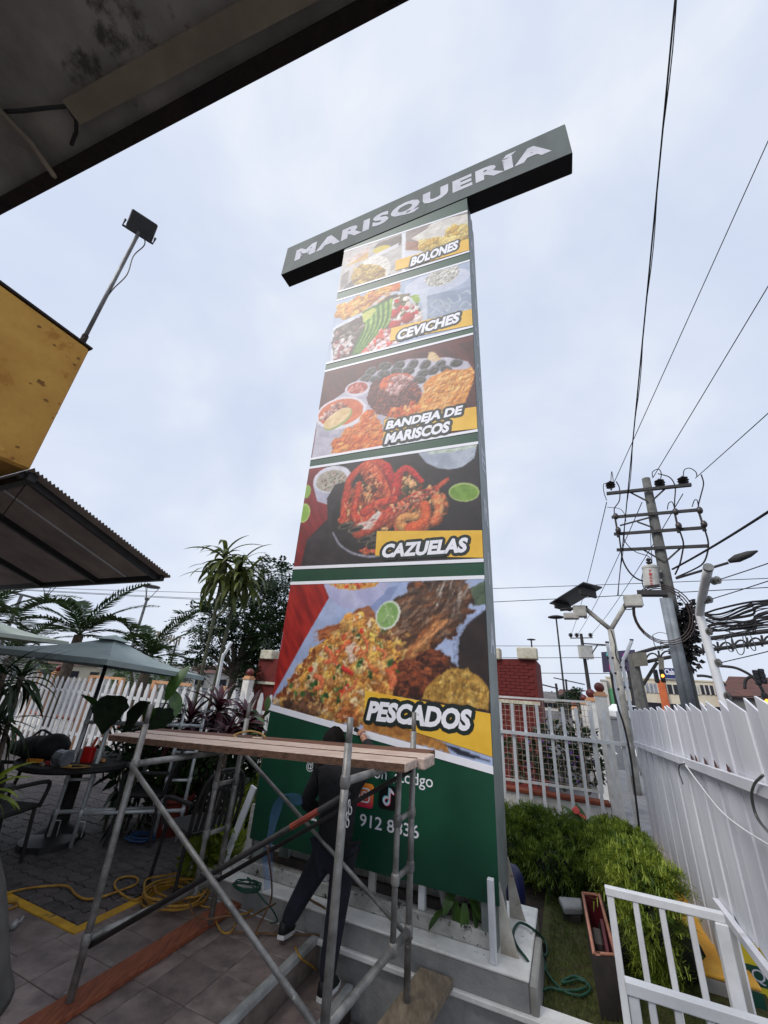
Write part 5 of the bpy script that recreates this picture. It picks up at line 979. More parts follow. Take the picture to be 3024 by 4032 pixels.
c0 = lambda x, y: (x * .42194, 2800 + y * .42194)
bg_ = MB(); q = atz(*c0(300, 430), .72)
for (dx, dy, dz, rx, rz_) in ((0, 0, .1, .2, .55), (.2, .05, .12, .17, .75), (-.17, -.02, .08, .14, .6)): bg_.sphere(q + U * dx + NV * dy + ZV * dz, rx, 14, rz_)
bo = tag(bg_.build('tool_bag', mat('bag_black', (24, 24, 26), (34, 34, 37), 10, .8, bump=.5), smooth=True), 'lumpy black tool bag at the back of the table', 'bag')
b = MB(); b.tube(curve3([q + U * -.15 + ZV * .17, q + ZV * .26, q + U * .18 + ZV * .24], 6), .012, 6); b.build('strap', 'bag_black', bo)
q = atz(*c0(800, 480), .72); jc = thing('red_canister', 'bright red plastic canister standing on the table', 'canister', q, ANG + R(20)); f = frame(q, ANG + R(20))
b = MB(f); b.box(-.055, .055, -.035, .035, 0, .15); b.build('can_body', mat('can_red', (206, 26, 22), (180, 18, 16), 6, .45), jc, bevel=.012, segs=2)
b = MB(); b.tube([f(.02, 0, .15), f(.03, 0, .19), f(.045, 0, .24)], .014, 8); b.build('spout', mat('spout_orange', (216, 84, 40)), jc)
q = atz(*c0(590, 440), .8); jr = thing('clear_jar', 'grey translucent plastic jar lying on the table', 'jar', q - ZV * .07, ANG)
b = MB(); b.tube([q - U * .09, q + U * .07], [.072, .072], 16); b.build('jar_body', mat('jar_plastic', (120, 124, 130), (90, 94, 100), 6, .25, alpha=.75), jr, bevel=.012, segs=2); b = MB(); b.tube([q - U * .1, q - U * .088], .05, 14); b.build('lid', 'steel_grey', jr)
q = atz(*c0(660, 440), .76); b = MB(); b.tube([q - ZV * .04, q + ZV * .05], .016, 8); tag(b.build('spray_tube', 'white_paint'), 'slim white tube standing beside the clear jar', 'tube')
b = MB(); b.bar(atz(*c0(255, 460), .745), atz(*c0(400, 468), .745), .03, .035); tag(b.build('spirit_level', mat('level_orange', (216, 134, 30)), bevel=.003), 'orange level lying on the left of the table', 'level')
rt = random.Random(4)
for k, (px, py, c1, lb) in enumerate(((430, 485, (200, 60, 60), 'red tool handle beside the orange level'), (470, 490, (210, 206, 200), 'white box end beside the red tool handle'), (385, 495, (150, 130, 110), 'brown tool at the front of the table'), (620, 515, (196, 150, 60), 'ochre tape roll before the clear jar'), (940, 460, (214, 150, 80), 'peach clamp at the right rim of the table'))):
    q = atz(*c0(px, py), .735); b = MB(); b.bar(q - U * .04 + NV * .02, q + U * .04 - NV * rt.uniform(-.02, .03), .03, .028); tag(b.build('hand_tool', mat('tool_%d' % k, c1), bevel=.004), lb, 'tool', 'tools on the round table')
pts = []
for k in range(60): pts.append(atz(*c0(700 + 160 * math.cos(k * .9) * rt.uniform(.5, 1), 515 + 14 * math.sin(k * .9)), .728 + rt.uniform(0, .012)))
b = MB(); b.tube(curve3(pts, 3), .005, 5); tag(b.build('tangled_cord', 'cord_tan'), 'tangle of tan cord on the front of the table', 'cord')
mat('canopy_green', (154, 166, 164), (134, 149, 147), 2.5, .8, bump=.1, spots=[((158, 174, 174), 2.2, .7)]); mat('canopy_pale', (178, 186, 172), (160, 170, 158), 3, .8)
def parasol(base, apexz, cor, lb, m, cap=True):
    p = thing('parasol', lb, 'parasol', base, 0, 'parasols over the tables'); ap = Vector((base.x, base.y, apexz)); V = [ap]; Fq = []; K = 6
    mids = []
    for i in range(4):
        a, c = cor[i], cor[(i + 1) % 4]
        for k in range(6):
            e = a.lerp(c, k / 6) + ZV * (-.0) - (a.lerp(c, k / 6) - Vector((ap.x, ap.y, a.z))) * (.05 * math.sin(math.pi * k / 6)); mids.append(e)
    n = len(mids)
    for r_ in range(1, K + 1):
        f = r_ / K; V += [ap.lerp(e, f) - ZV * (.05 * math.sin(math.pi * f) + .02 * math.sin(math.pi * f) * (1 - abs(((i % 6) - 0) / 3 - 1))) for i, e in enumerate(mids)]
    V += [e - ZV * .05 for e in mids]
    Fq = [(0, 1 + i, 1 + (i + 1) % n) for i in range(n)]
    for r_ in range(K): Fq += [(1 + r_ * n + i, 1 + (r_ + 1) * n + i, 1 + (r_ + 1) * n + (i + 1) % n, 1 + r_ * n + (i + 1) % n) for i in range(n)]
    cn = finish('canopy', V, Fq, m, p, smooth=False)
    if cap:
        V = [ap + ZV * .03] + [ap.lerp(e, .18) + ZV * .012 for e in mids]; finish('vent_cap', V, [(0, 1 + i, 1 + (i + 1) % n) for i in range(n)], m, cn)
    b = MB(); b.tube([base, ap], .022, 10); b.build('pole', 'black_metal', p, smooth=True)
    for e in cor: b = MB(); b.tube([ap - ZV * .1, e.lerp(ap, .03) - ZV * .03], .01, 5); b.build('rib', 'black_metal', p)
    b = MB(); b.lathe(base, [(.25, 0), (.25, .05), (.05, .08), (.04, .3)], 16); b.build('base', 'black_metal', p)
pb = ST(-4.40, -.2, 0); D0 = math.hypot(pb.x, pb.y); dv = Vector((pb.x, pb.y, 0)) / D0; sv_ = Vector((dv.y, -dv.x, 0))
cor = [pb - dv * 1.2 + ZV * 1.745, pb + sv_ * 1.12 + ZV * 1.635, pb + dv * 1.2 + ZV * 1.70, pb - sv_ * 1.25 + ZV * 1.80]
parasol(pb, 2.01, cor, 'near grey green square parasol over the tool table', MATS['canopy_green'])
pb2 = atD(-380, 3000, 8.2); pb2.z = 0; dv2 = Vector((pb2.x, pb2.y, 0)).normalized(); sv2 = Vector((dv2.y, -dv2.x, 0))
parasol(pb2, 2.28, [pb2 - dv2 * 1.2 + ZV * 2.0, pb2 + sv2 * 1.2 + ZV * 2.0, pb2 + dv2 * 1.2 + ZV * 2.0, pb2 - sv2 * 1.2 + ZV * 2.0], 'pale parasol farther back at the left edge', MATS['canopy_pale'])
# ================================================================ fences, gate, railings, garden walls
def zigz(i): return (i * 7919 % 13) / 13.0
pf = thing('picket_fence', 'white picket fence with pointed tops behind the terrace', 'fence', ST(-8, 2.4, 0), ANG)
pk = None
for i in range(56):
    s = -2.35 - .2 * i; h_ = 1.415 + .015 * math.sin(i * 1.7)
    if pk is None or i % 3 == 0:
        b = MB(); b.prism([ST(s - .048, 2.4, .03), ST(s + .048, 2.4, .03), ST(s + .048, 2.4, h_ - .09), ST(s + .015, 2.4, h_), ST(s - .01, 2.4, h_), ST(s - .048, 2.4, h_ - .13)], NV * .018); pk = b.build('picket', 'white_paint', pf); ps = s
    else: o = pk.copy(); C.objects.link(o); o.location = pk.location + Matrix.Rotation(-ANG, 3, 'Z') @ (U * (s - ps))
for z in (.34, 1.1): b = MB(); b.box(-13.6, -2.2, 2.42, 2.46, z, z + .05); b.build('rail', 'white_paint', pf)
for s in (-5.1, -6.9, -7.9, -8.9, -10.9): b = MB(); b.box(s - .05, s + .05, 2.47, 2.55, 0, 1.47); b.build('post', 'peach', pf)
for (a, c) in ((-6.9, -5.9), (-8.9, -7.9)): b = MB(); b.box(a, c, 2.475, 2.52, 1.42, 1.47); b.build('top_bar', 'peach', pf)
# perimeter wall with pillars and wire mesh
pw = thing('perimeter_wall', 'low white perimeter wall with a red brown coping', 'wall', ST(-5, 4, -.25), ANG)
b = MB(); b.box(-14, 1.0, 3.96, 4.1, -.25, .30); b.build('wall_face', 'wall_white', pw)
b = MB(); b.box(-14, 1.0, 3.93, 4.13, .30, .35); b.build('coping', 'terracotta', pw, bevel=.008)
mp_ = thing('mesh_panel', 'rusty white wire mesh panel behind the white bars', 'mesh panel', ST(.2, 3.75, .45), ANG)
mw_ = mat('mesh_wire', (196, 184, 168), (150, 122, 98), 9, .6)
for i in range(22): s = -.62 + .072 * i; b = MB(); b.bar(ST(s, 3.75, .5), ST(s, 3.75, 1.6), .006); b.build('wire', mw_, mp_)
for i in range(15): z = .53 + .075 * i; b = MB(); b.bar(ST(-.64, 3.757, z), ST(.92, 3.757, z), .006); b.build('wire', mw_, mp_)
for (p, q) in (((-.64, .48), (.93, .50)), ((-.64, 1.61), (.93, 1.625)), ((.92, .5), (.92, 1.62))): b = MB(); b.bar(ST(p[0], 3.75, p[1]), ST(q[0], 3.75, q[1]), .03); b.build('frame_bar', 'wall_white', mp_)
def pillar(c, rz, wd, zt_, r, lb, m='wall_white'):
    f = frame(Vector((c.x, c.y, 0)), rz); p = thing('ball_pillar', lb, 'pillar', Vector((c.x, c.y, -.25)), rz, 'pillars with red balls')
    b = MB(f); b.box(-wd / 2, wd / 2, -wd / 2, wd / 2, -.25, zt_ - r * 2.4); b.build('shaft', m, p)
    b = MB(f); b.box(-wd * .58, wd * .58, -wd * .58, wd * .58, zt_ - r * 2.7, zt_ - r * 2.3); b.box(-wd * .45, wd * .45, -wd * .45, wd * .45, zt_ - r * 2.3, zt_ - r * 1.85); b.build('cap', 'peach', p)
    b = MB(); b.sphere(f(0, 0, zt_ - r), r, 18); b.build('ball', 'ball_red', p, smooth=True)
pillar(ST(1.09, 4.05, 0), ANG, .16, 1.918, .074, 'nearest ball topped pillar at the end of the wire mesh')
for (px, py, D, r, lb) in ((2322, 2712, 9.5, .085, 'second ball topped pillar behind the wire mesh'), (2297, 2735, 13, .09, 'third ball topped pillar along the street'), (2258, 2760, 18, .1, 'small fourth ball topped pillar along the street')):
    q = atD(px, py, D); pillar(q, ANG, .2, q.z, r, lb)
q = att(988, 2632, 4.05); pillar(q, ANG, .17, q.z, .085, 'ball topped pillar between the tree and the sign')
q = att(236, 2620, 4.05); pillar(q, ANG, .17, q.z, .085, 'ball topped pillar behind the left end of the picket fence', 'peach')
bf = thing('bar_fence', 'white fence of upright bars beside the right edge of the sign', 'fence', ST(.4, 3.45, -.05), ANG)
for i in range(11):
    s = 1.235 - .178 * i; b = MB(); b.box(s - .021, s + .021, 3.43, 3.46, -.06, 1.535 + .01 * math.sin(i * 2.3)); b.build('bar', 'white_paint', bf)
for (z, hh) in ((1.12, .045),): b = MB(); b.box(-.6, 1.32, 3.40, 3.43, z, z + hh); b.build('rail', 'white_paint', bf)
# slatted gate along s = 1.4
gt = thing('slat_gate', 'large white slatted gate with jagged top along the right', 'gate', ST(1.4, 1, -.05), ANG)
mat('gate_white', (218, 219, 225), (198, 199, 207), 2.5, .55, bump=.25, bscale=7, spots=[((186, 186, 190), 4, .62), ((128, 116, 104), 18, .69), ((150, 140, 130), 7, .69)], stretch=(1, 1, .3))
for i in range(25):
    t = 3.42 - .197 * i; zt_ = 1.575 + (3.42 - t) * .038; zb = -.05 if t > .66 else .50
    b = MB(); d = .018 if i % 2 else .0
    b.prism([ST(1.392 + d, t, zb), ST(1.40 - d * .5, t - .1955, zb), ST(1.40 - d * .5, t - .1955, zt_ - .014 - .0016 * i), ST(1.392 + d, t, zt_ + .002 + .0004 * i)], U * .01); b.build('slat', 'gate_white', gt)
def railz(t): return 1.165 + (3.4 - t) * .046
b = MB(); b.bar(ST(1.372, 3.42, railz(3.42)), ST(1.372, -1.5, railz(-1.5)), .035, .05); b.build('mid_rail', 'gate_white', gt)
b = MB(); b.bar(ST(1.372, .68, .475), ST(1.372, -1.5, .51), .035, .045); b.build('bottom_rail', 'gate_white', gt)
for k, t in enumerate((.42, .2, -.02, -.25, .55)):
    b = MB(); b.prism([ST(1.388, t, railz(t) + .028), ST(1.388, t - .05, railz(t) + .025), ST(1.388, t - .04, railz(t) + .05), ST(1.388, t - .012, railz(t) + .065)], U * -.003); b.build('rust_chip', mat('chip_rust', (92, 44, 34), (60, 34, 28), 30, .9), gt)
b = MB(); b.box(1.215, 1.54, .82, 3.38, -.3, .02); gk = tag(b.build('gate_kerb', 'wall_grey', bevel=.01), 'grey kerb wall with yellow top at the foot of the gate', 'kerb')
b = MB(); b.box(1.21, 1.545, .815, 3.385, .02, .05); b.build('painted_top', mat('kerb_yellow', (240, 184, 74), (224, 160, 54), 6, .75, bump=.3, spots=[((150, 110, 56), 12, .66)]), gk, bevel=.01)
b = MB(); b.box(1.375, 1.545, .808, .8195, -.3, .018); b.build('green_face', mat('banner_green', (12, 70, 52), rough=.5), gk)
b = MB(); b.box(1.15, 1.27, 3.2, 3.32, -.06, .22); tag(b.build('yellow_stone', 'peach', bevel=.02), 'small cream stone block at the far foot of the gate', 'stone')
# banner panel under the gate
bn = thing('banner_panel', 'yellow and green banner panel behind the gate kerb reading QUE', 'banner', ST(1.9, 1.0, -.3), ANG)
b = MB(); b.box(1.46, 2.6, 1.0, 1.012, -.3, .198); b.build('sheet', mat('banner_yellow', (226, 204, 44), (212, 190, 36), 4, .6), bn)
b = MB(); b.box(1.46, 2.59, .9955, .9995, -.02, .082); b.build('dark_band', MATS['banner_green'], bn)
lettering('lettering', 'QUE', MATS['letter_grey'], bn, lambda a, c: ST(a, .993, c), (1.548, 1.74, -.008, .068), off=.0)
b = MB(); b.tube(curve3([ST(1.62, .995, .175), ST(1.605, .994, .145), ST(1.63, .994, .115), ST(1.66, .994, .1)], 5), .009, 5); b.build('red_swoosh', mat('banner_red', (186, 40, 32)), bn)
# white hand rails at the lower right
def railing(t, s0, s1, zt_, z0, sps, lb, wd):
    r_ = thing('handrail', lb, 'railing', ST((s0 + s1) / 2, t, z0), ANG, 'white handrails by the steps')
    b = MB(); b.box(s0 - .022, s1, t - .022, t + .022, zt_ - .042, zt_); b.build('top_rail', 'white_paint', r_, bevel=.004)
    for k, s in enumerate(sps): w_ = wd if k else .038; b = MB(); b.box(s - w_ / 2, s + w_ / 2, t - .016, t + .016, z0, zt_ - .042); b.build('baluster', 'white_paint', r_, bevel=.003)
    return r_
r1 = railing(.03, .70, 1.27, .63, -.002, (.702, .835, .968, 1.105), 'farther white handrail standing on the low wall beside the lawn', .03)
b = MB(); b.box(1.215, 1.275, -.005, .065, -.002, .588); b.build('end_post', 'white_paint', r1, bevel=.004)
railing(-.95, .70, 1.5, .645, -.85, (.703, .765, .852, .955, 1.06, 1.16, 1.26, 1.36, 1.46), 'nearer white handrail cut off by the bottom right corner', .026)
b = MB(); b.box(.6, 1.6, -1.05, -.85, -.9, -.6); tag(b.build('rail_plinth', 'wall_grey'), 'grey plinth below the nearer handrail', 'plinth')
# poles on the gate with insulators
gp = thing('bent_gate_pole', 'thick white bent pole with insulators rising behind the gate', 'pole', ST(1.44, -.25, .9), ANG)
b = MB(); b.tube(curve3([ST(1.455, -.25, .9), ST(1.455, -.25, 1.7), ST(1.455, -.235, 2.17), ST(1.45, -.3, 2.27), ST(1.42, -.72, 2.42)], 6), .024, 14); b.build('pole_tube', 'white_paint', gp, smooth=True)
b = MB(); b.tube([ST(1.42, -.72, 2.42), ST(1.419, -.735, 2.425)], .0255, 14); b.build('end_cap', 'steel_grey', gp)
for (px, py) in ((2800, 2290), (2770, 2365), (2770, 2490), (2805, 2610), (2840, 2740)):
    q = ats(px, py, 1.455); d_ = (U * .5 - NV * .8).normalized(); b = MB()
    for k, r_ in enumerate((.012, .024, .014, .024, .012)): b.tube([q + d_ * (k * .012), q + d_ * (k * .012 + .008)], r_, 10)
    b.build('insulator', mat('porcelain', (150, 148, 144), (70, 66, 62), 20, .4), gp)
    b = MB(); b.tube(sag(q + d_ * .06, ats(px + 420, py - (200 if py < 2700 else 40), 1.7) + d_ * .5, .01, 6), .003, 4); b.build('wire', 'black_metal', gp)
for (pts, lb) in (([(965, 270), (1035, 640), (1120, 1130)], 'slim straight white pole by the far end of the gate'), ([(1285, 240), (1215, 410), (1172, 500), (1172, 590), (1225, 850), (1270, 1130)], 'slim bent white pole with clamps by the far end of the gate')):
    P_ = [att(2100 + x * .3014, 2450 + y * .3014, 3.55) for x, y in pts]; t_ = thing('slim_pole', lb, 'pole', (P_[-1].x, P_[-1].y, P_[-1].z), ANG, 'white poles by the gate')
    b = MB(); b.tube(curve3(P_ + [P_[-1] - ZV * .8], 5), .024, 10); b.build('pole_tube', 'white_paint', t_, smooth=True)
    b = MB(); b.tube([P_[0], P_[0] + ZV * .02], .027, 10); b.build('end_cap', 'black_metal', t_)
    for k in range(1, 4): q = P_[0].lerp(P_[-1], k / 4.2) if len(P_) == 3 else P_[min(k + 1, 5)]; b = MB(); b.tube([q - U * .04, q + U * .05], .018, 7); b.build('clamp', 'black_metal', t_)
b = MB(); b.tube(curve3([att(1900 + x * .6775, 2600 + y * .6775, 3.36) for x, y in ((740, 78), (752, 85), (762, 170), (790, 280), (822, 380), (860, 560), (890, 800), (920, 1050), (936, 1175))], 6), .013, 8); tag(b.build('black_cable', 'black_metal', smooth=True), 'thick black cable hanging down in front of the bar fence', 'cable')
b = MB(); b.tube(curve3([ats(1900 + x * .6775, 2600 + y * .6775, 1.35) for x, y in ((1165, 590), (1265, 725), (1380, 870), (1500, 970), (1659, 1070), (1750, 1120))], 6), .005, 6); tag(b.build('white_wire', 'white_paint', smooth=True), 'thin white wire slanting down the face of the gate', 'wire')
b = MB(); b.tube(curve3([ats(1900 + x * .6775, 2600 + y * .6775, 1.345) for x, y in ((1175, 600), (1145, 610), (1142, 650), (1155, 690), (1165, 720))], 6), .004, 6); tag(b.build('dark_wire', 'black_metal', smooth=True), 'short dark wire dangling from the gate rail', 'wire')
b = MB(); b.tube(curve3([ats(1900 + x * .6775, 2600 + y * .6775, 1.34) for x, y in ((1630, 668), (1580, 720), (1565, 800), (1600, 920), (1700, 1040))], 6), .006, 6); tag(b.build('grey_wire', 'steel_grey', smooth=True), 'grey wire looping off the right end of the gate rail', 'wire')
# things on the lawn
tr = thing('planter_trough', 'long narrow planter trough with maroon lining on the lawn', 'planter', ST(.62, .6, -.05), ANG)
mat('trough_dark', (62, 54, 50), (44, 38, 36), 9, .7); mat('maroon', (92, 20, 28), (66, 14, 22), 6, .5); mat('trough_rim', (176, 122, 100), (140, 90, 74), 9, .6)
o_ = [(.53, 1.0), (.67, 1.05), (.70, .17), (.565, .12)]; i_ = [(.548, .97), (.655, 1.01), (.684, .2), (.58, .155)]
V = [ST(a * .9 + .06, c * .92 + .06, -.05) for a, c in o_] + [ST(a, c, .25) for a, c in o_] + [ST(a, c, .25) for a, c in i_] + [ST(a * .92 + .05, c * .94 + .04, .03) for a, c in i_]
finish('tub', V[:8], [(0, 1, 5, 4), (1, 2, 6, 5), (2, 3, 7, 6), (3, 0, 4, 7), (3, 2, 1, 0)], 'trough_dark', tr)
finish('lining', V[8:], [(0, 4, 5, 1), (1, 5, 6, 2), (2, 6, 7, 3), (3, 7, 4, 0), (4, 7, 6, 5)], 'maroon', tr)
b = MB(); pr_ = [ST(a * .5 + e * .5, c * .5 + g_ * .5, .252) for (a, c), (e, g_) in zip(o_, i_)]; b.tube(pr_ + [pr_[0]], .011, 8); b.build('rim', 'trough_rim', tr, smooth=True)
b = MB(); b.box(.575, .635, .42, .62, .05, .2); tag(b.build('grey_pot', 'trough_dark', bevel=.01), 'dark grey pot lying in the planter trough', 'pot')
b = MB(); b.box(.6, .66, .22, .36, .05, .17); tag(b.build('black_pot', 'black_metal', bevel=.01), 'small black pot in the near end of the trough', 'pot')
b = MB(); b.bar(ST(.645, .62, .24), ST(.66, .2, .15), .018, .03); tag(b.build('maroon_lath', 'maroon'), 'maroon lath laid along the planter trough', 'lath')
b = MB(); b.prism([ST(.33, 1.42, .0), ST(.515, 1.5, .0), ST(.52, 1.3, .0), ST(.38, 1.22, .0)][::-1], (0, 0, .05)); tag(b.build('stone_slab', 'wall_grey', bevel=.01), 'pale stone slab on the lawn left of the trough', 'slab')
b = MB(); b.box(.36, .5, 1.26, 1.44, -.055, 0); tag(b.build('slab_block', 'trough_dark'), 'dark block carrying the pale stone slab', 'block')
b = MB(); b.lathe(ST(-.01, 1.0, -.06), [(.05, 0), (.09, .08), (.105, .2), (.095, .32), (.05, .38), (.0001, .39)], 20); tag(b.build('blue_urn', mat('blue_glaze', (34, 38, 84), (24, 28, 62), 5, .4), smooth=True), 'dark blue rounded urn behind the right foot of the sign', 'urn')
# ================================================================ plants
mat('leaf_dark', (40, 62, 30), (24, 42, 20), 9, .45, trans=.2, rand=.25); mat('leaf_green', (74, 104, 42), (48, 76, 30), 9, .45, trans=.25, rand=.25); mat('leaf_lime', (142, 156, 48), (106, 128, 36), 9, .5, trans=.3, rand=.2)
mat('leaf_red', (74, 22, 34), (40, 14, 24), 7, .4, trans=.2, rand=.35); mat('leaf_olive', (104, 112, 52), (66, 82, 34), 7, .5, trans=.25, rand=.25); mat('bark', (110, 100, 88), (74, 66, 58), 12, .95, bump=.5); mat('bark_green', (96, 98, 78), (66, 68, 54), 12, .9, bump=.4)
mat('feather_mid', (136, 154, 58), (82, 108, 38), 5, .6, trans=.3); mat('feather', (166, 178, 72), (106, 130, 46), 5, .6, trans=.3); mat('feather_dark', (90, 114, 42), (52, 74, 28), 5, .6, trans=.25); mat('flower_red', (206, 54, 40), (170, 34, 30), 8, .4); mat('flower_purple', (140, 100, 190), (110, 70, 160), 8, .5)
def leaf_mesh(name, L_, W_, droop, m, n=7, fold=.25, wprof=None, twist=0.0):
    """A blade along +X that bends down; shared by all alike leaves."""
    V = []; Fq = []; x = z = 0.0; ang = 0.0
    for i in range(n + 1):
        f = i / n; w_ = W_ * (wprof(f) if wprof else (math.sin(math.pi * min(1, .12 + f * .88)) ** .7)); tw = twist * f
        V += [(x, w_ * math.cos(tw), z + w_ * fold + w_ * math.sin(tw)), (x, 0, z), (x, -w_ * math.cos(tw), z + w_ * fold - w_ * math.sin(tw))]
        ang -= droop / n; x += L_ / n * math.cos(ang); z += L_ / n * math.sin(ang)
    for i in range(n): a = 3 * i; Fq += [(a, a + 1, a + 4, a + 3), (a + 1, a + 2, a + 5, a + 4)]
    me = bpy.data.meshes.new(name); me.from_pydata(V, [], Fq); me.update(); me.materials.append(m); me.polygons.foreach_set('use_smooth', [True] * len(me.polygons)); return me
def put_leaf(name, me, parent, world, az, el, roll=0.0, k=1.0):
    o = bpy.data.objects.new(name, me); C.objects.link(o); o.parent = parent
    M = Matrix.Translation(world) @ Matrix.Rotation(az, 4, 'Z') @ Matrix.Rotation(-el, 4, 'Y') @ Matrix.Rotation(roll, 4, 'X') @ Matrix.Scale(k, 4)
    o.matrix_local = MW[parent.name].inverted() @ M; return o
rp = random.Random(21)
def rosette(parent, c, meshes, n, k, e0=1.45, e1=-.5, name='leaf'):
    for i in range(n):
        f = (i + .5) / n; put_leaf(name, meshes[i % len(meshes)], parent, c - ZV * .12 * f * k, i * 2.4 + rp.uniform(-.3, .3), e0 + (e1 - e0) * f + rp.uniform(-.15, .15), rp.uniform(-.5, .5), k * rp.uniform(.8, 1.1))
red = [leaf_mesh('r%d' % i, .46, .034, d, MATS['leaf_red'], fold=.3) for i, d in enumerate((.7, 1.2, 1.7))]
drc = [leaf_mesh('d%d' % i, .74, .042, d, MATS['leaf_olive'], n=9, fold=.3, twist=t_) for i, (d, t_) in enumerate(((1.2, .3), (1.9, -.4), (2.4, .6)))]
drk = [leaf_mesh('k%d' % i, .5, .02, d, MATS['leaf_dark'], fold=.3) for i, d in enumerate((.8, 1.3, 1.8))]
var = [leaf_mesh('v%d' % i, .5, .022, d, MATS['leaf_lime'], fold=.3) for i, d in enumerate((.3, .7))]
brd = [leaf_mesh('b%d' % i, .2, .045, d, MATS['leaf_green'], n=5) for i, d in enumerate((.5, 1.0))]
for (px, py, D, k, n, lb) in ((742, 2850, 5.9, .95, 34, 'left dark red cordyline behind the scaffold platform'), (856, 2800, 6.1, 1.05, 40, 'tall middle dark red cordyline behind the scaffold platform'), (965, 2850, 5.7, .9, 32, 'right dark red cordyline close to the sign edge'), (900, 2900, 5.5, .7, 26, 'low dark red cordyline between the taller ones')):
    c = atD(px, py, D); p = thing('cordyline', lb, 'plant', (c.x, c.y, 0), 0, 'red cordylines'); b = MB(); b.tube([Vector((c.x, c.y, -.02)), Vector((c.x + .03, c.y, c.z * .5)), c], [.025, .02, .016], 7); b.build('stem', 'bark', p); rosette(p, c + ZV * .05, red, n, k)
dt = thing('dracaena_tree', 'tall corn plant with two thin trunks left of the sign', 'tree', atD(800, 2740, 7.3) * 1, 0); 
dt.location.z = 0; MW[dt.name] = Matrix.Translation(dt.location)
for (bx, by, tx, ty, D, n) in ((775, 2740, 862, 2330, 7.3, 1), (828, 2750, 925, 2345, 7.4, 1)):
    p0_ = atD(bx, by, D); p0_.z = 0; p1_ = atD((bx + tx) / 2 + 2, (by + ty) / 2, D); p2_ = atD(tx, ty, D); p3_ = atD(tx + (30 if tx < 900 else 20), ty - 150, D)
    b = MB(); b.tube(curve3([p0_, p1_, p2_, p3_], 6), .028, 8); b.build('trunk', 'bark_green', dt, smooth=True)
for (px, py, n, k) in ((885, 2190, 32, 1.0), (950, 2225, 32, .95), (862, 2262, 26, .9), (965, 2285, 26, .88), (910, 2300, 20, .8)):
    rosette(dt, atD(px, py, 7.35), drc, n, k, 1.45, -.7)
# elephant ears
def heart(f): return max(.02, math.sin(math.pi * (f * .93 + .07)) ** .8 * (1.25 - .75 * f) * (1 + .07 * math.sin(f * 21)))
ear = leaf_mesh('ear', .52, .24, .5, mat('leaf_ear', (26, 42, 17), (13, 24, 9), 9, .75, trans=.15, bump=.6, bscale=18, spec=.25), n=16, fold=.34, wprof=heart, twist=.35); earg = leaf_mesh('earg', .42, .09, .35, MATS['leaf_green'], n=9, fold=.3, wprof=lambda f: max(.02, math.sin(math.pi * (f * .95 + .05)) ** .8))
p = thing('elephant_ear', 'dark elephant ear plant with two huge leaves before the picket fence', 'plant', atz(480, 3150, 0), 0); base = atz(480, 3150, 0)
for (px, py, az, el, k, me) in ((452, 2740, -1.1, -1.15, .72, ear), (585, 2765, -2.1, -1.0, .78, ear), (650, 2790, -1.5, -.9, .7, ear), (575, 2850, -1.1, .9, .7, earg), (655, 2760, 1.2, 1.25, 1.1, earg), (690, 2820, 2.4, 1.0, .9, earg), (380, 2790, 2.9, .6, .7, earg)):
    c = atD(px, py, 5.5); put_leaf('leaf', me, p, c, az, el, 0, k); b = MB(); b.tube(curve3([base, base.lerp(c, .5) + ZV * .15, c], 5), .012, 6); b.build('stalk', 'leaf_green', p)
# dark fan plant at the left edge
for (px, py, D, k, n, bx, by, lb) in ((85, 2660, 4.9, .85, 36, 30, 3050, 'dark narrow leaved plant under the parasol at the left edge'), (15, 2650, 4.8, .8, 26, -20, 3050, 'second dark plant cut off by the left edge')):
    c = atD(px, py, D); g0 = atD(bx, by, D); g0.z = 0; p = thing('dark_dracaena', lb, 'plant', g0, 0); b = MB(); b.tube(curve3([g0, g0.lerp(c, .5), c], 5), [.02] * 11, 7); b.build('stem', 'bark', p); rosette(p, c, drk, n, k, 1.3, -1.2); rosette(p, c - ZV * .35, drk, n, k, .6, -1.3)
# leafy masses -------------------------------------------------------------------------------------
def cards(N_, centres, rad, size, asp, up=.3, seed=1, bend=.0, shell=.55):
    """N_ small two-face leaves spread through ellipsoids (centre, (rx,ry,rz))."""
    rs_ = np.random.RandomState(seed); w_ = np.array([r[0] * r[1] * r[2] for r in rad]) ** (1 / 1.5); idx = rs_.choice(len(centres), N_, p=w_ / w_.sum())
    d = rs_.normal(size=(N_, 3)); d /= np.linalg.norm(d, axis=1)[:, None]; rr = shell + (1 - shell) * rs_.rand(N_); Cn = np.array([list(c) for c in centres])[idx]; Rd = np.array(rad)[idx]
    P_ = Cn + d * Rd * rr[:, None]; ax = d * .6 + rs_.normal(size=(N_, 3)) * .6; ax[:, 2] += up; ax /= np.linalg.norm(ax, axis=1)[:, None]
    sd = np.cross(ax, rs_.normal(size=(N_, 3))); sd /= np.linalg.norm(sd, axis=1)[:, None]; L_ = size * (.6 + .8 * rs_.rand(N_))[:, None]; W_ = L_ * asp
    mid = P_ + ax * L_ * .5; tip = P_ + ax * L_; tip[:, 2] -= bend * L_[:, 0]
    V = np.stack([P_, mid + sd * W_, tip, mid - sd * W_], 1).reshape(-1, 3); return V, np.arange(N_ * 4).reshape(-1, 4)
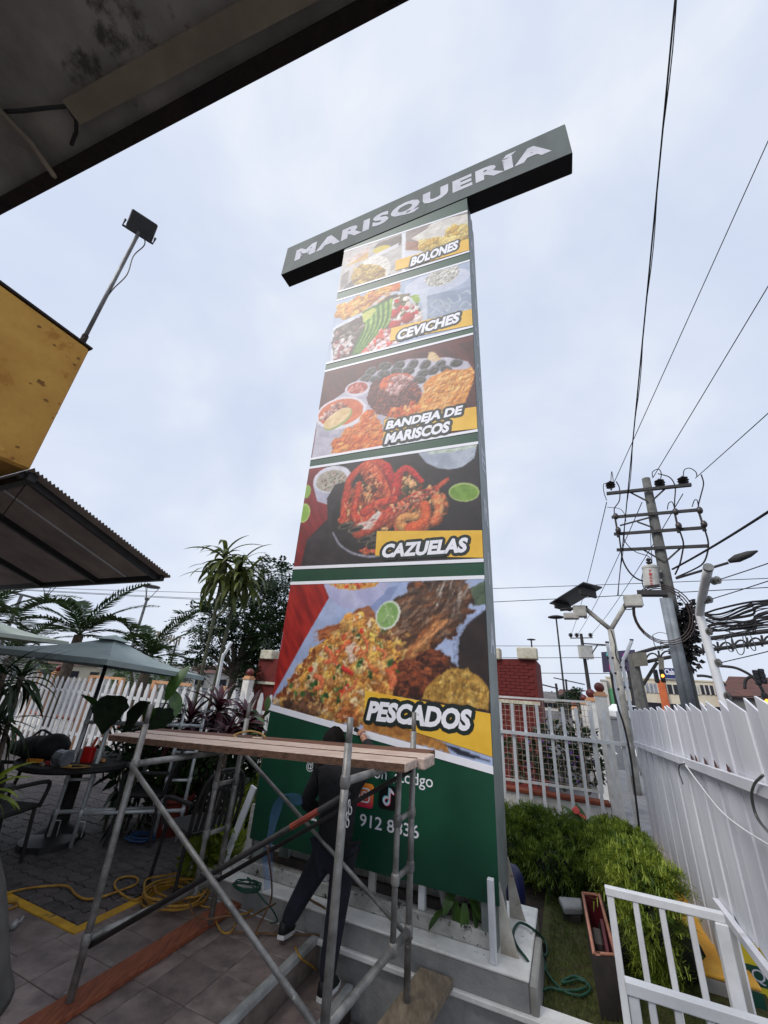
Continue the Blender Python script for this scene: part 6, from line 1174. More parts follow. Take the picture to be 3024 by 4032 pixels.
def bush(name, lb, cat, cents, rads, N_, size, asp, m, seed, stem=True, group=None, bend=.0, shell=.45, up=.3, inner=None):
    c = sum((Vector(x) for x in cents), Vector()) / len(cents); zb = min(x[2] - r[2] for x, r in zip(cents, rads)); zb = max(zb, -.06)
    p = thing(name, lb, cat, (c.x, c.y, zb), 0, group); V, Q = cards(N_, cents, rads, size, asp, up, seed, bend, shell); finish('foliage', V, Q, m, p)
    if inner: V, Q = cards(N_ // 2, cents, [tuple(a * .8 for a in r) for r in rads], size, asp, up, seed + 50, bend, .1); finish('inner_foliage', V, Q, inner, p)
    if stem:
        for k, x in enumerate(cents[:4]): b = MB(); b.tube([Vector((x[0], x[1], zb - .02)), Vector(x)], [.02, .008], 6); b.build('stem', 'bark', p)
    return p
def feather(name, lb, mounds, n_spray, ln, m, seed, w_=.0042):
    """Feathery shrub: arching sprays set with fine needles."""
    rs_ = np.random.RandomState(seed); Vs = []; 
    vol = np.array([r[0] * r[1] + r[1] * r[2] for c, r in mounds]); idx = rs_.choice(len(mounds), n_spray, p=vol / vol.sum())
    for i in idx:
        c, r = mounds[i]; d = rs_.normal(size=3); d[2] = abs(d[2]) * .9 - .25; d /= np.linalg.norm(d); dd = d[0] * np.array(U) + d[1] * np.array(NV) + d[2] * np.array(ZV)
        base = np.array(ST(c[0] + d[0] * r[0] * .72, c[1] + d[1] * r[1] * .72, c[2] + d[2] * r[2] * .72)); L_ = ln * rs_.uniform(.7, 1.3)
        ax = dd * .8 + np.array([0, 0, .45]) + rs_.normal(size=3) * .25; ax /= np.linalg.norm(ax); nn = 13; f = np.linspace(.15, 1, nn)[:, None]
        P_ = base + ax * L_ * f - np.array([0, 0, 1]) * L_ * .45 * f ** 2; sd = np.cross(ax, rs_.normal(size=3)); sd /= np.linalg.norm(sd); sd2 = np.cross(ax, sd)
        sg = np.where(np.arange(nn) % 2, 1, -1)[:, None]; rnd = rs_.normal(size=(nn, 3)) * .35
        nd = ax * .75 + sd * sg * .75 + sd2 * rs_.uniform(-.5, .5) + rnd; nd /= np.linalg.norm(nd, axis=1)[:, None]; l_ = L_ * .42 * (1.1 - .5 * f); tip = P_ + nd * l_; tip[:, 2] -= l_[:, 0] * .2
        pw_ = np.cross(nd, np.array([.3, .5, .8])); pw_ /= np.linalg.norm(pw_, axis=1)[:, None]
        Vs.append(np.stack([P_ - pw_ * w_, P_ + pw_ * w_, tip + pw_ * w_ * .4, tip - pw_ * w_ * .4], 1).reshape(-1, 3))
    V = np.concatenate(Vs); return V, np.arange(len(V)).reshape(-1, 4)
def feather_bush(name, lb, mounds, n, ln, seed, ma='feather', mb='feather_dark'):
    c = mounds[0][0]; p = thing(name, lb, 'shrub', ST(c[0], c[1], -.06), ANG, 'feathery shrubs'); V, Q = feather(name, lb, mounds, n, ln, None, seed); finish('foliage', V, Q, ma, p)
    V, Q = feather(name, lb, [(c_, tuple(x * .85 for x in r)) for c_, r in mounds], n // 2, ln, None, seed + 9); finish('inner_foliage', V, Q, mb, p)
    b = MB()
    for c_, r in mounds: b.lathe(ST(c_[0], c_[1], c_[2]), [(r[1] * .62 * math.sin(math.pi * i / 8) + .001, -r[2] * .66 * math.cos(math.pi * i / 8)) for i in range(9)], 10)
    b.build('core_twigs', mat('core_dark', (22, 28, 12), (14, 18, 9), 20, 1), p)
rm_ = random.Random(6)
def mounds(n, s0, s1, t0, t1, top, r0, r1):
    out = []
    for k in range(n):
        a = rm_.uniform(s0, s1); c = rm_.uniform(t0, t1); r_ = rm_.uniform(r0, r1); h_ = top(a, c) * rm_.uniform(.8, 1.08); out.append(((a, c, h_ - r_ * .9), (r_, r_ * 1.1, r_)))
    return out
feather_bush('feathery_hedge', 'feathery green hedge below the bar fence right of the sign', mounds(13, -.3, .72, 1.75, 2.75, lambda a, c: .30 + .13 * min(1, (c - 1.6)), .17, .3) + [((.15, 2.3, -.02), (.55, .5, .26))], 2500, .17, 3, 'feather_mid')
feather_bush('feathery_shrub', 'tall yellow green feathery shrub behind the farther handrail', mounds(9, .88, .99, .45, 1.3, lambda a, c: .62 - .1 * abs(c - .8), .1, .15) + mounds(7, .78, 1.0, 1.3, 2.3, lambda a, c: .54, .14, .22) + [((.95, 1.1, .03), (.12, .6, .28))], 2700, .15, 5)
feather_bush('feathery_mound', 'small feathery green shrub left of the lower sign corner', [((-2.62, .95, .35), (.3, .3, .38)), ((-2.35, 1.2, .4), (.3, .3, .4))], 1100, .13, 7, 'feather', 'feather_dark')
rs_ = np.random.RandomState(5); Ng = 9000; ss = rs_.uniform(.26, 1.2, Ng); tt = rs_.uniform(.03, 2.0, Ng); base = np.array([list(ST(a, c, -.052)) for a, c in zip(ss, tt)]); hgt = .018 + .03 * rs_.rand(Ng); dx = rs_.normal(size=(Ng, 3)) * .016; dx[:, 2] = 0; sd = rs_.normal(size=(Ng, 3)); sd[:, 2] = 0; sd /= np.linalg.norm(sd, axis=1)[:, None]; sd *= .0022
V = np.stack([base - sd, base + sd, base + dx + np.array([0, 0, 1]) * hgt[:, None]], 1).reshape(-1, 3); o = finish('lawn_grass', V, np.arange(Ng * 3).reshape(-1, 3), 'grass'); o['kind'] = 'stuff'
# pots and small plants
def lotus(px, py, D): v = atD(px, py, D); return v
c = ST(-2.5, .03, .2); bush('lime_bush', 'yellow green leafy bush beside the left scaffold leg', 'bush', [c, c + Vector((.12, 0, .12)), c + Vector((-.1, .05, -.05))], [(.16, .16, .16)] * 3, 500, .075, .35, 'leaf_lime', 31)
pc = ST(-3.74, .66, 0); pt = thing('red_pot', 'large dark red flower pot on the pavers', 'pot', pc, 0)
b = MB(); b.lathe(pc, [(.15, 0), (.2, .3), (.225, .33), (.225, .37), (.2, .37), (.19, .33), (.0001, .32)], 24); b.build('pot_body', mat('pot_red', (116, 40, 30), (86, 28, 24), 5, .6), pt, smooth=False)
c = pc + ZV * .52; bush('pot_shrub', 'small green shrub growing in the red pot', 'bush', [c, c + Vector((.12, .05, .2)), c + Vector((-.15, 0, .1))], [(.2, .2, .2)] * 3, 380, .09, .3, 'leaf_green', 33)
for k, (px, py, D, lb) in enumerate(((700, 3080, 6.2, 'dark leafy shrub behind the silver scaffold frames'), (800, 3060, 6.3, 'dark leafy shrub under the cordylines'), (900, 3050, 6.0, 'dark leafy shrub right of the silver frames'), (620, 3000, 6.5, 'dark leafy shrub before the picket fence'), (520, 3060, 6.1, 'low dark shrub behind the tool table'), (990, 3080, 5.7, 'dark leafy shrub touching the left sign edge'))):
    c = atD(px, py, D); bush('dark_shrub', lb, 'bush', [c, c + Vector((.15, .1, -.3)), c + Vector((-.15, .0, .2)), c + Vector((.05, 0, .35))], [(.28, .28, .34)] * 4, 300, .17, .2, 'leaf_dark', 40 + k, group='dark shrubs behind the scaffold', bend=.3)
p = thing('variegated_plant', 'yellow striped strap leaf plant beside the lower left sign corner', 'plant', ST(-2.45, .35, 0), 0); rosette(p, ST(-2.45, .35, .1), var, 22, 1.0, 1.5, .5)
p = thing('left_fern', 'bright green fern cut off by the left edge', 'plant', atD(-20, 3120, 4.0), 0); c = atD(-25, 3080, 4.0); rosette(p, c, [leaf_mesh('fn', .3, .02, 1.2, MATS['leaf_lime'])], 26, .8, 1.2, -.2)
p = thing('leaf_sprig', 'drooping sprig of broad leaves over the kerb under the sign', 'plant', ST(-.24, .2, .2), 0); spg = leaf_mesh('sp', .17, .033, .5, MATS['leaf_green'], n=6, fold=.15)
for k, (s, t, z, az, el) in enumerate(((-.28, .1, .33, -1.9, -1.1), (-.22, .08, .34, -1.6, -1.25), (-.16, .1, .36, -1.3, -1.0), (-.2, .12, .4, -1.0, -.6), (-.3, .12, .38, -2.4, -.6), (-.12, .12, .38, -.8, -.9), (-.25, .1, .3, -1.5, -1.35), (-.36, .12, .27, -2.6, -.2))): put_leaf('leaf', spg, p, ST(s, t, z), az, el, rp.uniform(-.4, .4), rp.uniform(.8, 1.2))
b = MB(); b.tube(curve3([ST(-.2, .3, .16), ST(-.22, .2, .36), ST(-.24, .12, .38)], 5), .006, 6); b.build('stem', 'leaf_green', p)
p = thing('edge_plant', 'light green leaves sticking out at the left edge of the sign', 'plant', ST(-2.25, .7, 0), 0); c = att(1050, 2880, .6); g0 = Vector((c.x, c.y, 0)); b = MB(); b.tube([g0, c], [.015, .01], 6); b.build('stem', 'bark_green', p)
for (px, py, az, el, k) in ((1050, 2800, 1.9, 1.3, .42), (1040, 2850, 2.6, .5, .45), (1050, 2900, -2.7, .3, .45), (1060, 2870, 1.2, .9, .4), (1045, 2920, 2.9, -.3, .4)): put_leaf('leaf', earg, p, att(px, py, .6), az, el, 0, k)
p = thing('anthurium', 'anthurium with red flowers at the top of the feathery hedge', 'plant', ST(.72, 2.6, .1), 0); an = leaf_mesh('an', .22, .07, .5, MATS['leaf_green'], n=7, fold=.2, wprof=heart); fw = leaf_mesh('fw', .1, .045, .3, MATS['flower_red'], n=5, fold=.15, wprof=heart)
for (px, py, az, el, k, me) in ((2290, 3245, 1.4, 1.2, 1, an), (2330, 3280, .8, .9, 1.1, an), (2350, 3290, -1.3, -.8, 1.1, an), (2370, 3310, 1.6, 1.1, 1, an), (2400, 3330, .4, .5, .9, an), (2270, 3230, 2.3, .9, .9, an), (2268, 3205, 1.0, .9, 1, fw), (2305, 3225, 2.0, .6, 1.1, fw), (2412, 3275, 1.2, .6, 1.1, fw), (2315, 3300, -2.0, -.6, 1.2, an)): put_leaf('flower' if me is fw else 'leaf', me, p, att(px, py, 2.6), az, el, 0, k)
c1 = [att(x, y, 4.35) for x, y in ((2010, 2960), (2110, 2960), (2210, 2960), (2300, 2970), (2080, 3030), (2200, 3040), (2320, 3040), (2180, 2890), (2280, 2900))]
pb_ = bush('flowering_shrub', 'dark shrub with small purple flowers behind the wire mesh', 'shrub', c1, [(.3, .25, .2)] * 9, 1500, .1, .22, 'leaf_dark', 61)
V, Q = cards(90, c1, [(.3, .25, .2)] * 9, .05, .5, .3, 62, 0, .9); finish('flowers', V, Q, 'flower_purple', pb_)
# ================================================================ beyond the fences
c3 = lambda x, y: (1900 + x * .6775, 1700 + y * .6775)
q3 = lambda x, y: (700 + x * .3315, 2050 + y * .3315)
q4 = lambda x, y: (2100 + x * .3014, 2450 + y * .3014)
q5 = lambda x, y: (2500 + x * .3159, 2350 + y * .3159)
q6 = lambda x, y: (2300 + x * .3617, 1800 + y * .3617)
a5 = lambda x, y: (x * .663, 2050 + y * .663)
def P(fn, x, y, D): return atD(*fn(x, y), D)
mat('pole_concrete', (104, 104, 100), (78, 78, 76), 3, .9, bump=.2); mat('dark_steel', (52, 50, 50), (36, 35, 36), 5, .7); mat('cable_black', (24, 22, 24), rough=.7)
mat('conduit', (128, 134, 140), (108, 114, 120), 3, .6); mat('transformer', (188, 186, 180), (166, 164, 158), 4, .5, spots=[((140, 96, 70), 5, .68)]); mat('ceramic', (64, 56, 54), (44, 40, 40), 8, .35)
mat('facade', (206, 198, 178), (190, 182, 162), .5, .9); mat('orange_plaster', (196, 104, 62), (176, 90, 52), .8, .9); mat('window_dark', (34, 36, 42), rough=.15); mat('window_blue', (92, 116, 160), (60, 78, 116), .8, .15); mat('window_grey', (150, 156, 166), (116, 122, 132), .6, .2)
mat('house_white', (200, 198, 192), (176, 172, 164), .6, .9); mat('roof_brown', (96, 62, 54), (74, 50, 46), 1, .9); mat('roof_grey', (108, 106, 104), (84, 82, 82), 1, .9)
# castle-like red building
rbd = thing('red_building', 'dark red brick building with cream battlements behind the sign', 'building', ST(-4, 7.5, -.25), ANG)
def rz(s): return 2.16 + (s + 8.2) * .035
b = MB(); b.prism([ST(-8.2, 7, -.25), ST(.02, 7, -.25), ST(.02, 7, rz(0)), ST(-8.2, 7, rz(-8.2))], NV * 2.5); b.build('wall', 'red_brick', rbd)
br = None
for j in range(34):
    for i in range(8):
        s = -.05 - .21 * (i + 1) + (.105 if j % 2 else 0); z = .05 + .072 * j
        if s < -1.45 or s + .2 > .02 or z > 2.32: continue
        if br is None: q = MB(); q.box(s, s + .2, 6.985, 6.999, z, z + .063); br = q.build('brick', 'red_brick', rbd); bo_ = (s, z)
        else: o = br.copy(); C.objects.link(o); o.location = br.location + Vector((s - bo_[0], 0, z - bo_[1]))
for i in range(10):
    s = .08 - .86 * i
    if s < -8.3: break
    b = MB(); b.box(s - .46, s, 6.9, 7.3, rz(s) - .02, rz(s) + .25); b.build('merlon', 'merlon', rbd, bevel=.02)
b = MB(); b.box(-8.22, .04, 6.93, 6.984, 1.45, 1.52); b.build('ledge', 'merlon', rbd)
# power pole -----------------------------------------------------------------------------------------
D = 20.0; pt_ = P(q6, 672, 235, D); pbm = atD(2715, 2790, D); pbm.z = -.25
pp = thing('power_pole', 'tall concrete power pole with crossarms and transformer at the right', 'power pole', pbm, 0)
b = MB(); b.tube([pbm, pt_], [.3, .17], 12); b.build('pole_shaft', 'pole_concrete', pp, smooth=True)
def lin_(fn, x0, y0, x1, y1, w_, h_, m, nm, D_=D): b = MB(); b.bar(P(fn, x0, y0, D_), P(fn, x1, y1, D_), w_, h_); return b.build(nm, m, pp)
for (x0, y0, x1, y1, dd) in ((245, 395, 1170, 298, -.25), (245, 400, 1165, 305, .2), (300, 655, 1275, 572, -.2), (325, 838, 1310, 768, -.2), (355, 1010, 1358, 966, -.2)): lin_(q6, x0, y0, x1, y1, .09, .13, 'dark_steel', 'crossarm', D + dd)
for (x0, y0, x1, y1) in ((505, 385, 690, 480), (880, 345, 745, 470), (580, 705, 745, 765), (390, 745, 720, 655), (640, 1005, 870, 1140), (1050, 990, 890, 1135)): lin_(q6, x0, y0, x1, y1, .06, .06, 'dark_steel', 'arm_brace', D - .22)
for (x, y) in ((285, 300), (820, 278), (1075, 250)):
    c = P(q6, x, y, D - .2); b = MB(); b.lathe(c - ZV * .3, [(.04, 0), (.04, .12), (.2, .16), (.06, .2), (.22, .27), (.06, .31), (.2, .38), (.05, .42), (.04, .5)], 14); b.build('insulator', 'ceramic', pp, smooth=False)
for (x0, y0, x1, y1) in ((335, 650, 362, 800), (985, 600, 1018, 752), (1245, 585, 1292, 735)):
    a = P(q6, x0, y0, D - .35); c = P(q6, x1, y1, D - .35); b = MB(); b.bar(a, c, .14, .08); b.build('fuse_frame', 'dark_steel', pp)
    for e in (a, c): b = MB(); b.sphere(e - Vector((0, .06, 0)), .12, 10, 1.4); b.build('fuse_insulator', 'ceramic', pp, smooth=True)
    b = MB(); b.tube([c, c + (c - a) * .45], .07, 8); b.build('cable_end', 'cable_black', pp)
b = MB(); a = P(q6, 715, 1195, D - .5); c = P(q6, 738, 1405, D - .5); b.tube([a + ZV * .04, a, c, c - ZV * .03], [.25, .29, .29, .25], 20); tk_ = b.build('transformer_tank', 'transformer', pp, smooth=False)
b = MB(); b.tube([a, a - ZV * .08], .31, 20); b.build('tank_lid', 'transformer', pp); b = MB(); b.lathe(a, [(.07, 0), (.12, .08), (.05, .12), (.12, .2), (.05, .24), (.1, .32), (.03, .4)], 10); b.build('bushing', 'ceramic', pp)
dirc = Vector((-a.x, -a.y, 0)).normalized(); rg = Vector((-dirc.y, dirc.x, 0)); ax_ = (a - c).normalized()
for k, ch in enumerate('71052'):
    o_ = a - ax_ * (.2 + .14 * k) + dirc * .305; lettering('tank_number', ch, mat('number_red', (176, 40, 40)), pp, (lambda oo: (lambda u_, v_: oo - rg * u_ * -1 + ax_ * v_))(o_), (-.05, .05, -.1, .0), off=.02)
for (x0, y0, x1, y1) in ((770, 1240, 840, 1245), (790, 1345, 850, 1340)): lin_(q6, x0, y0, x1, y1, .12, .1, 'transformer', 'tank_bracket', D - .3)
for (x0, x1) in ((395, 640), (455, 715)): b = MB(); b.tube([P(q5, x0 - 40, 20, D - .5), P(q5, x1, 1400, D - .5)], .14, 10); b.build('conduit_pipe', 'conduit', pp, smooth=True)
rr3 = random.Random(9)
def cab(name, pts, r, par, Dd=D - .3, fn=q6, n=5): b = MB(); b.tube(curve3([P(fn, x, y, Dd) for x, y in pts], n), r, 5); return b.build(name, 'cable_black', par)
for pts, r in (([(290, 270), (300, 155), (318, 260)], .018), ([(285, 300), (215, 290), (215, 380), (245, 470)], .018), ([(350, 265), (385, 340), (385, 470), (330, 560), (335, 640)], .025), ([(745, 215), (745, 160), (810, 130), (840, 180), (828, 260)], .02), ([(805, 180), (930, 220), (990, 320), (985, 480), (985, 590)], .025), ([(1078, 215), (1090, 140), (1150, 120), (1215, 160), (1228, 210)], .02), ([(1275, 190), (1300, 290), (1270, 420), (1245, 520), (1250, 580)], .025),
               ([(905, 570), (920, 500), (960, 490), (985, 560)], .02), ([(1175, 540), (1200, 470), (1230, 470), (1245, 540)], .02), ([(380, 840), (400, 990), (425, 1130), (500, 1260), (600, 1335), (730, 1360), (860, 1368)], .035), ([(1040, 800), (1080, 930), (1070, 1040), (1040, 1170), (990, 1280)], .032), ([(1315, 790), (1350, 920), (1345, 1030), (1300, 1150), (1200, 1220), (1000, 1310)], .032), ([(250, 545), (380, 560), (440, 620), (455, 700)], .015), ([(425, 850), (460, 940), (560, 1030), (690, 1075), (725, 1110), (735, 1160)], .018), ([(640, 1250), (630, 1340), (650, 1420), (700, 1460)], .02), ([(740, 1160), (725, 900), (722, 650)], .015)): cab('jumper', pts, r, pp)
for k in range(3):
    b = MB(); c = P(q5, 330 + 10 * k, 215, D - .8); rx = .9 + .06 * k; pts = [c + rg * -rx * math.cos(t) * 1.0 + ZV * (rx * 1.15) * math.sin(t) + dirc * .03 * k for t in np.linspace(0, 2 * math.pi, 28)]; b.tube(pts, .022, 6); b.build('cable_coil', mat('coil_brown', (48, 32, 30), rough=.6), pp)
V, Q = cards(700, [P(q5, 640, y, D - .1) for y in (180, 290, 400, 520, 640, 720)], [(.42, .4, .6)] * 6, .22, .3, .1, 77, .2, .0); finish('cable_tangle', V, Q, 'cable_black', pp, kind='stuff')
b = MB(); b.tube([P(q6, 1000, 1320, D - .3), P(q6, 1570, 1150, D - .8)], .05, 7); b.build('lamp_arm', 'dark_steel', pp)
b = MB(); a = P(c3, 1430, 755, D - .9); c = P(c3, 1600, 692, D - 1.0); b.tube([a, a.lerp(c, .3), a.lerp(c, .7), c], [.07, .16, .13, .03], 8); b.build('lamp_head', 'dark_steel', pp, smooth=True)
# overhead lines -------------------------------------------------------------------------------------
def wire(lb, p, q, r, s=0.0, n=14, ext=1.0):
    q = p + (q - p) * ext; b = MB(); b.tube(sag(p, q, s, n), r, 5); return tag(b.build('overhead_cable', 'cable_black', smooth=True), lb, 'cable', 'overhead cables')
b = MB(); p0_ = atD(2664, -60, 3.4); p1_ = atD(2432, 2345, 12.0); main = sag(p0_, p1_, .02, 40); b.tube(main, .011, 6); tag(b.build('overhead_cable', 'cable_black', smooth=True), 'thick black cable running overhead from the top edge', 'cable', 'overhead cables')
b = MB(); b.tube([p + Vector((.016 * math.sin(i * .8) + .012, 0, .01 * math.cos(i * .8))) for i, p in enumerate(main)], .007, 5); tag(b.build('overhead_cable', 'cable_black', smooth=True), 'thin cable wound beside the thick overhead cable', 'cable', 'overhead cables')
wire('left line rising from the pole top to the right edge', P(q6, 315, 300, D - .3), atD(3075, 430, 13), .016, .1, 14, 3.5); wire('middle line rising from the pole top to the right edge', P(q6, 745, 230, D - .3), atD(3075, 1030, 14), .016, .1, 14, 3.5); wire('right line rising from the pole top to the right edge', P(q6, 1210, 230, D - .3), atD(3075, 1570, 15), .016, .1, 14, 3.5)
wire('twisted service cable climbing to the right edge', P(q6, 960, 1220, D - .3), atD(3070, 1930, 14), .04, .35, 24, 2.5)
for (x, y, X_, Y_, nn) in ((245, 490, 490, 170, 'left'), (630, 490, 575, 165, 'middle'), (1075, 400, 752, 165, 'right')): wire(nn + ' line from the power pole back to the far pole', P(q6, x, y, D), P(q4, X_, Y_, 55), .02, .4)
for k, (x0, y0, x1, y1, dd) in enumerate(((-400, 925, 2000, 838, 34), (-400, 1010, 2000, 885, 30), (-400, 1240, 720, 1243, 40), (-400, 1308, 690, 1312, 38), (-400, 1388, 740, 1405, 36))): wire('level street wire number %s crossing behind the sign' % ('one', 'two', 'three', 'four', 'five')[k], P(c3, x0, y0, dd), P(c3, x1, y1, dd - 4), .022, .05)
for k, (x0, y0, x1, y1) in enumerate(((-100, 388, 2600, 455), (-100, 395, 2600, 520), (-100, 400, 2600, 528))): wire(('upper', 'middle', 'lower')[k] + ' thin street wire left of the sign', P(a5, x0, y0, 34), P(a5, x1, y1, 36), .016, .1)
for k in range(26):
    y0 = 60 + 28 * k; y1 = -60 + 40 * k + rr3.uniform(-40, 40); a = P(q5, 600, 140 + 12 * k, D); c = P(q5, 1900, 60 + 14 * k - rr3.uniform(0, 90), D - 4); far_ = a + (c - a) * 3; b = MB(); m_ = a.lerp(c, .4) - ZV * rr3.uniform(.1, .4); b.tube(curve3([a, a.lerp(c, .2) - ZV * rr3.uniform(0, .3), m_, a.lerp(c, .7) - ZV * rr3.uniform(0, .4), c, far_], 6), rr3.choice((.012, .018, .026, .034)), 5); tag(b.build('bundle_cable', 'cable_black', smooth=True), 'black cable in the drooping bundle right of the power pole', 'cable', 'drooping cable bundle')
# camera mast ------------------------------------------------------------------------------------------
D = 12.0; mb_ = P(c3, 795, 1480, D); mb_.z = -.25; fk = P(c3, 745, 1150, D)
cm = thing('camera_mast', 'forked grey mast with a solar panel and cameras', 'mast', mb_, 0); mat('mast_paint', (186, 184, 176), (128, 124, 116), 3, .6, spots=[((92, 88, 84), 4, .6)])
b = MB(); b.tube([mb_, P(c3, 795, 1450, D), fk], [.09, .085, .075], 10); b.build('mast_tube', 'mast_paint', cm, smooth=True)
for (x, y) in ((600, 1030), (835, 1000)): b = MB(); b.tube([fk, P(c3, x, y, D)], .06, 8); b.build('fork_arm', 'mast_paint', cm, smooth=True)
f = frame(P(c3, 540, 955, D - .1), R(-62)); til = lambda x, y, z: f(x, y * .94 - z * .33, z * .94 + y * .36)
b = MB(lambda x, y, z: f(x, y, z + x * .36)); b.box(-.56, .56, -.4, .4, 0, .03); b.build('solar_panel', mat('panel_dark', (30, 32, 38), (44, 46, 54), 6, .3), cm)
b = MB(lambda x, y, z: f(x, y, z + x * .36)); b.box(-.46, -.42, -.34, .34, -.16, -.003); b.build('panel_strut', 'dark_steel', cm)
b = MB(lambda x, y, z: f(x, y, z + x * .36)); b.box(.36, .4, -.34, .34, -.2, -.003); b.build('panel_strut', 'dark_steel', cm)
b = MB(); b.bar(P(c3, 450, 1035, D), P(c3, 610, 1020, D), .3, .03); b.build('mount_plate', 'dark_steel', cm)
for (x, y, w_, h_) in ((565, 1045, .32, .3), (515, 1072, .38, .16), (875, 985, .4, .3)): g_ = frame(P(c3, x, y, D - .1), R(-25)); b = MB(g_); b.box(-w_ / 2, w_ / 2, -.12, .12, -h_ / 2, h_ / 2); b.build('camera_box', 'mast_paint', cm, bevel=.02)
b = MB(); b.bar(P(c3, 900, 940, D), P(c3, 1075, 940, D), .3, .12); b.build('lamp_bar', 'dark_steel', cm)
for pts in ([(745, 1150), (770, 1230), (775, 1300), (800, 1350)], [(820, 1000), (830, 1030), (870, 1030), (895, 1005)], [(590, 1050), (605, 1080), (590, 1085)]): cab('cable', pts, .012, cm, D - .1, c3)
# street lamps and far poles -----------------------------------------------------------------------------
def lamp(name, lb, base, top, D, kind, m='dark_steel', r=.07, k_=1.0):
    b0 = atD(*base, D); b0.z = -.25; t0 = atD(*top, D); p = thing(name, lb, 'street lamp', b0, 0, 'street lamps'); b = MB(); b.tube([b0, t0], [r * 1.3, r], 8); b.build('post', m, p)
    if kind == 'disc': b = MB(); b.lathe(t0, [(x_ * k_, z_ * k_) for x_, z_ in ((.08, -.02), (.6, .06), (.72, .1), (.7, .17), (.4, .26), (.001, .3))], 18); b.build('lamp_head', m, p)
    if kind == 'cup':
        b = MB(); b.lathe(t0, [(.05, -.1), (.13, .0), (.16, .12)], 10); b.build('lamp_foot', m, p)
        for k in range(3): a = k * 2.1 + .4; b = MB(); b.tube([t0 + Vector((.12 * math.cos(a), .12 * math.sin(a), .1)), t0 + Vector((.52 * math.cos(a), .52 * math.sin(a), .86))], .022, 5); b.build('strut', m, p)
        b = MB(); b.lathe(t0 + ZV * .86, [(.001, .1), (.56, .06), (.58, 0), (.52, -.03), (.001, -.03)], 18); b.build('lamp_disc', m, p)
    return p
lamp('street_lamp', 'tall street lamp with a flat round head right of the sign', (2228, 2780), (2190, 2436), 40, 'disc')
lamp('street_lamp', 'street lamp with an open cup head above the palm leaves', a5(790, 735), a5(872, 470), 30, 'cup', 'steel_grey', .08)
pB = lamp('street_lamp', 'street lamp with a side arm at the far left', a5(25, 710), a5(130, 440), 30, 'none', 'steel_grey', .08)
b = MB(); b.tube([P(a5, -60, 402, 30), P(a5, 130, 440, 30), P(a5, 255, 472, 30), P(a5, 272, 455, 30)], .06, 6); b.build('side_arm', 'steel_grey', pB); c = P(a5, 275, 445, 30)
b = MB(); b.lathe(c, [(.05, -.1), (.13, .0), (.16, .12)], 10); b.build('lamp_foot', 'steel_grey', pB); b = MB(); b.lathe(c + ZV * .86, [(.001, .1), (.56, .06), (.58, 0), (.001, -.03)], 16); b.build('lamp_disc', 'steel_grey', pB)
for k in range(3): a = k * 2.1; b = MB(); b.tube([c + Vector((.12 * math.cos(a), .12 * math.sin(a), .1)), c + Vector((.52 * math.cos(a), .52 * math.sin(a), .86))], .022, 5); b.build('strut', 'steel_grey', pB)
lamp('street_lamp', 'small lamp on a pole above the red building', c3(290, 1290), c3(283, 1213), 30, 'disc', 'dark_steel', .05, .42)
D = 55; fb = P(q4, 735, 900, D); fb.z = -.25; fp_ = thing('far_power_pole', 'distant power pole with three insulators and a grey box', 'power pole', fb, 0)
b = MB(); b.tube([fb, P(q4, 622, 150, D)], [.25, .18], 8); b.build('pole_shaft', 'dark_steel', fp_); b = MB(); b.bar(P(q4, 480, 208, D), P(q4, 778, 203, D), .12, .12); b.build('crossarm', 'steel_grey', fp_)
for x in (492, 572, 752): b = MB(); b.lathe(P(q4, x, 200, D), [(.05, 0), (.3, .25), (.12, .3), (.3, .4), (.05, .55)], 8); b.build('insulator', 'ceramic', fp_)
b = MB(); b.bar(P(q4, 640, 278, D), P(q4, 950, 296, D - 2), .14, .14); b.build('side_arm', 'dark_steel', fp_); b = MB(); b.bar(P(q4, 840, 296, D - 1), P(q4, 710, 490, D), .1, .1); b.build('arm_brace', 'steel_grey', fp_)
f = frame(P(q4, 683, 390, D - .5), 0); b = MB(f); b.box(-.75, .75, -.3, .3, -.75, .75); b.build('grey_box', 'transformer', fp_)
for k, (bx, by, tx, ty, dd, lb) in enumerate(((340, 1100, 295, 800, 60, 'distant thin lamp pole with a bracket left of the tall lamp'), (440, 980, 425, 745, 75, 'distant small pole with short crossarms'), (250, 1060, 240, 900, 90, 'farthest thin lamp pole over the fence'))):
    b0 = P(q4, bx, by, dd); b0.z = -.25; p = thing('distant_pole', lb, 'pole', b0, 0, 'distant poles'); t0 = P(q4, tx, ty, dd); b = MB(); b.tube([b0, t0], .15, 6); b.build('pole_shaft', 'dark_steel', p)
    b = MB(); b.bar(t0 - ZV * .3 + Vector((-4 if k != 1 else -2, 0, .4)), t0 + Vector((.2 if k != 1 else 3, 0, -.6)), .15, .15); b.build('bracket', 'dark_steel', p)
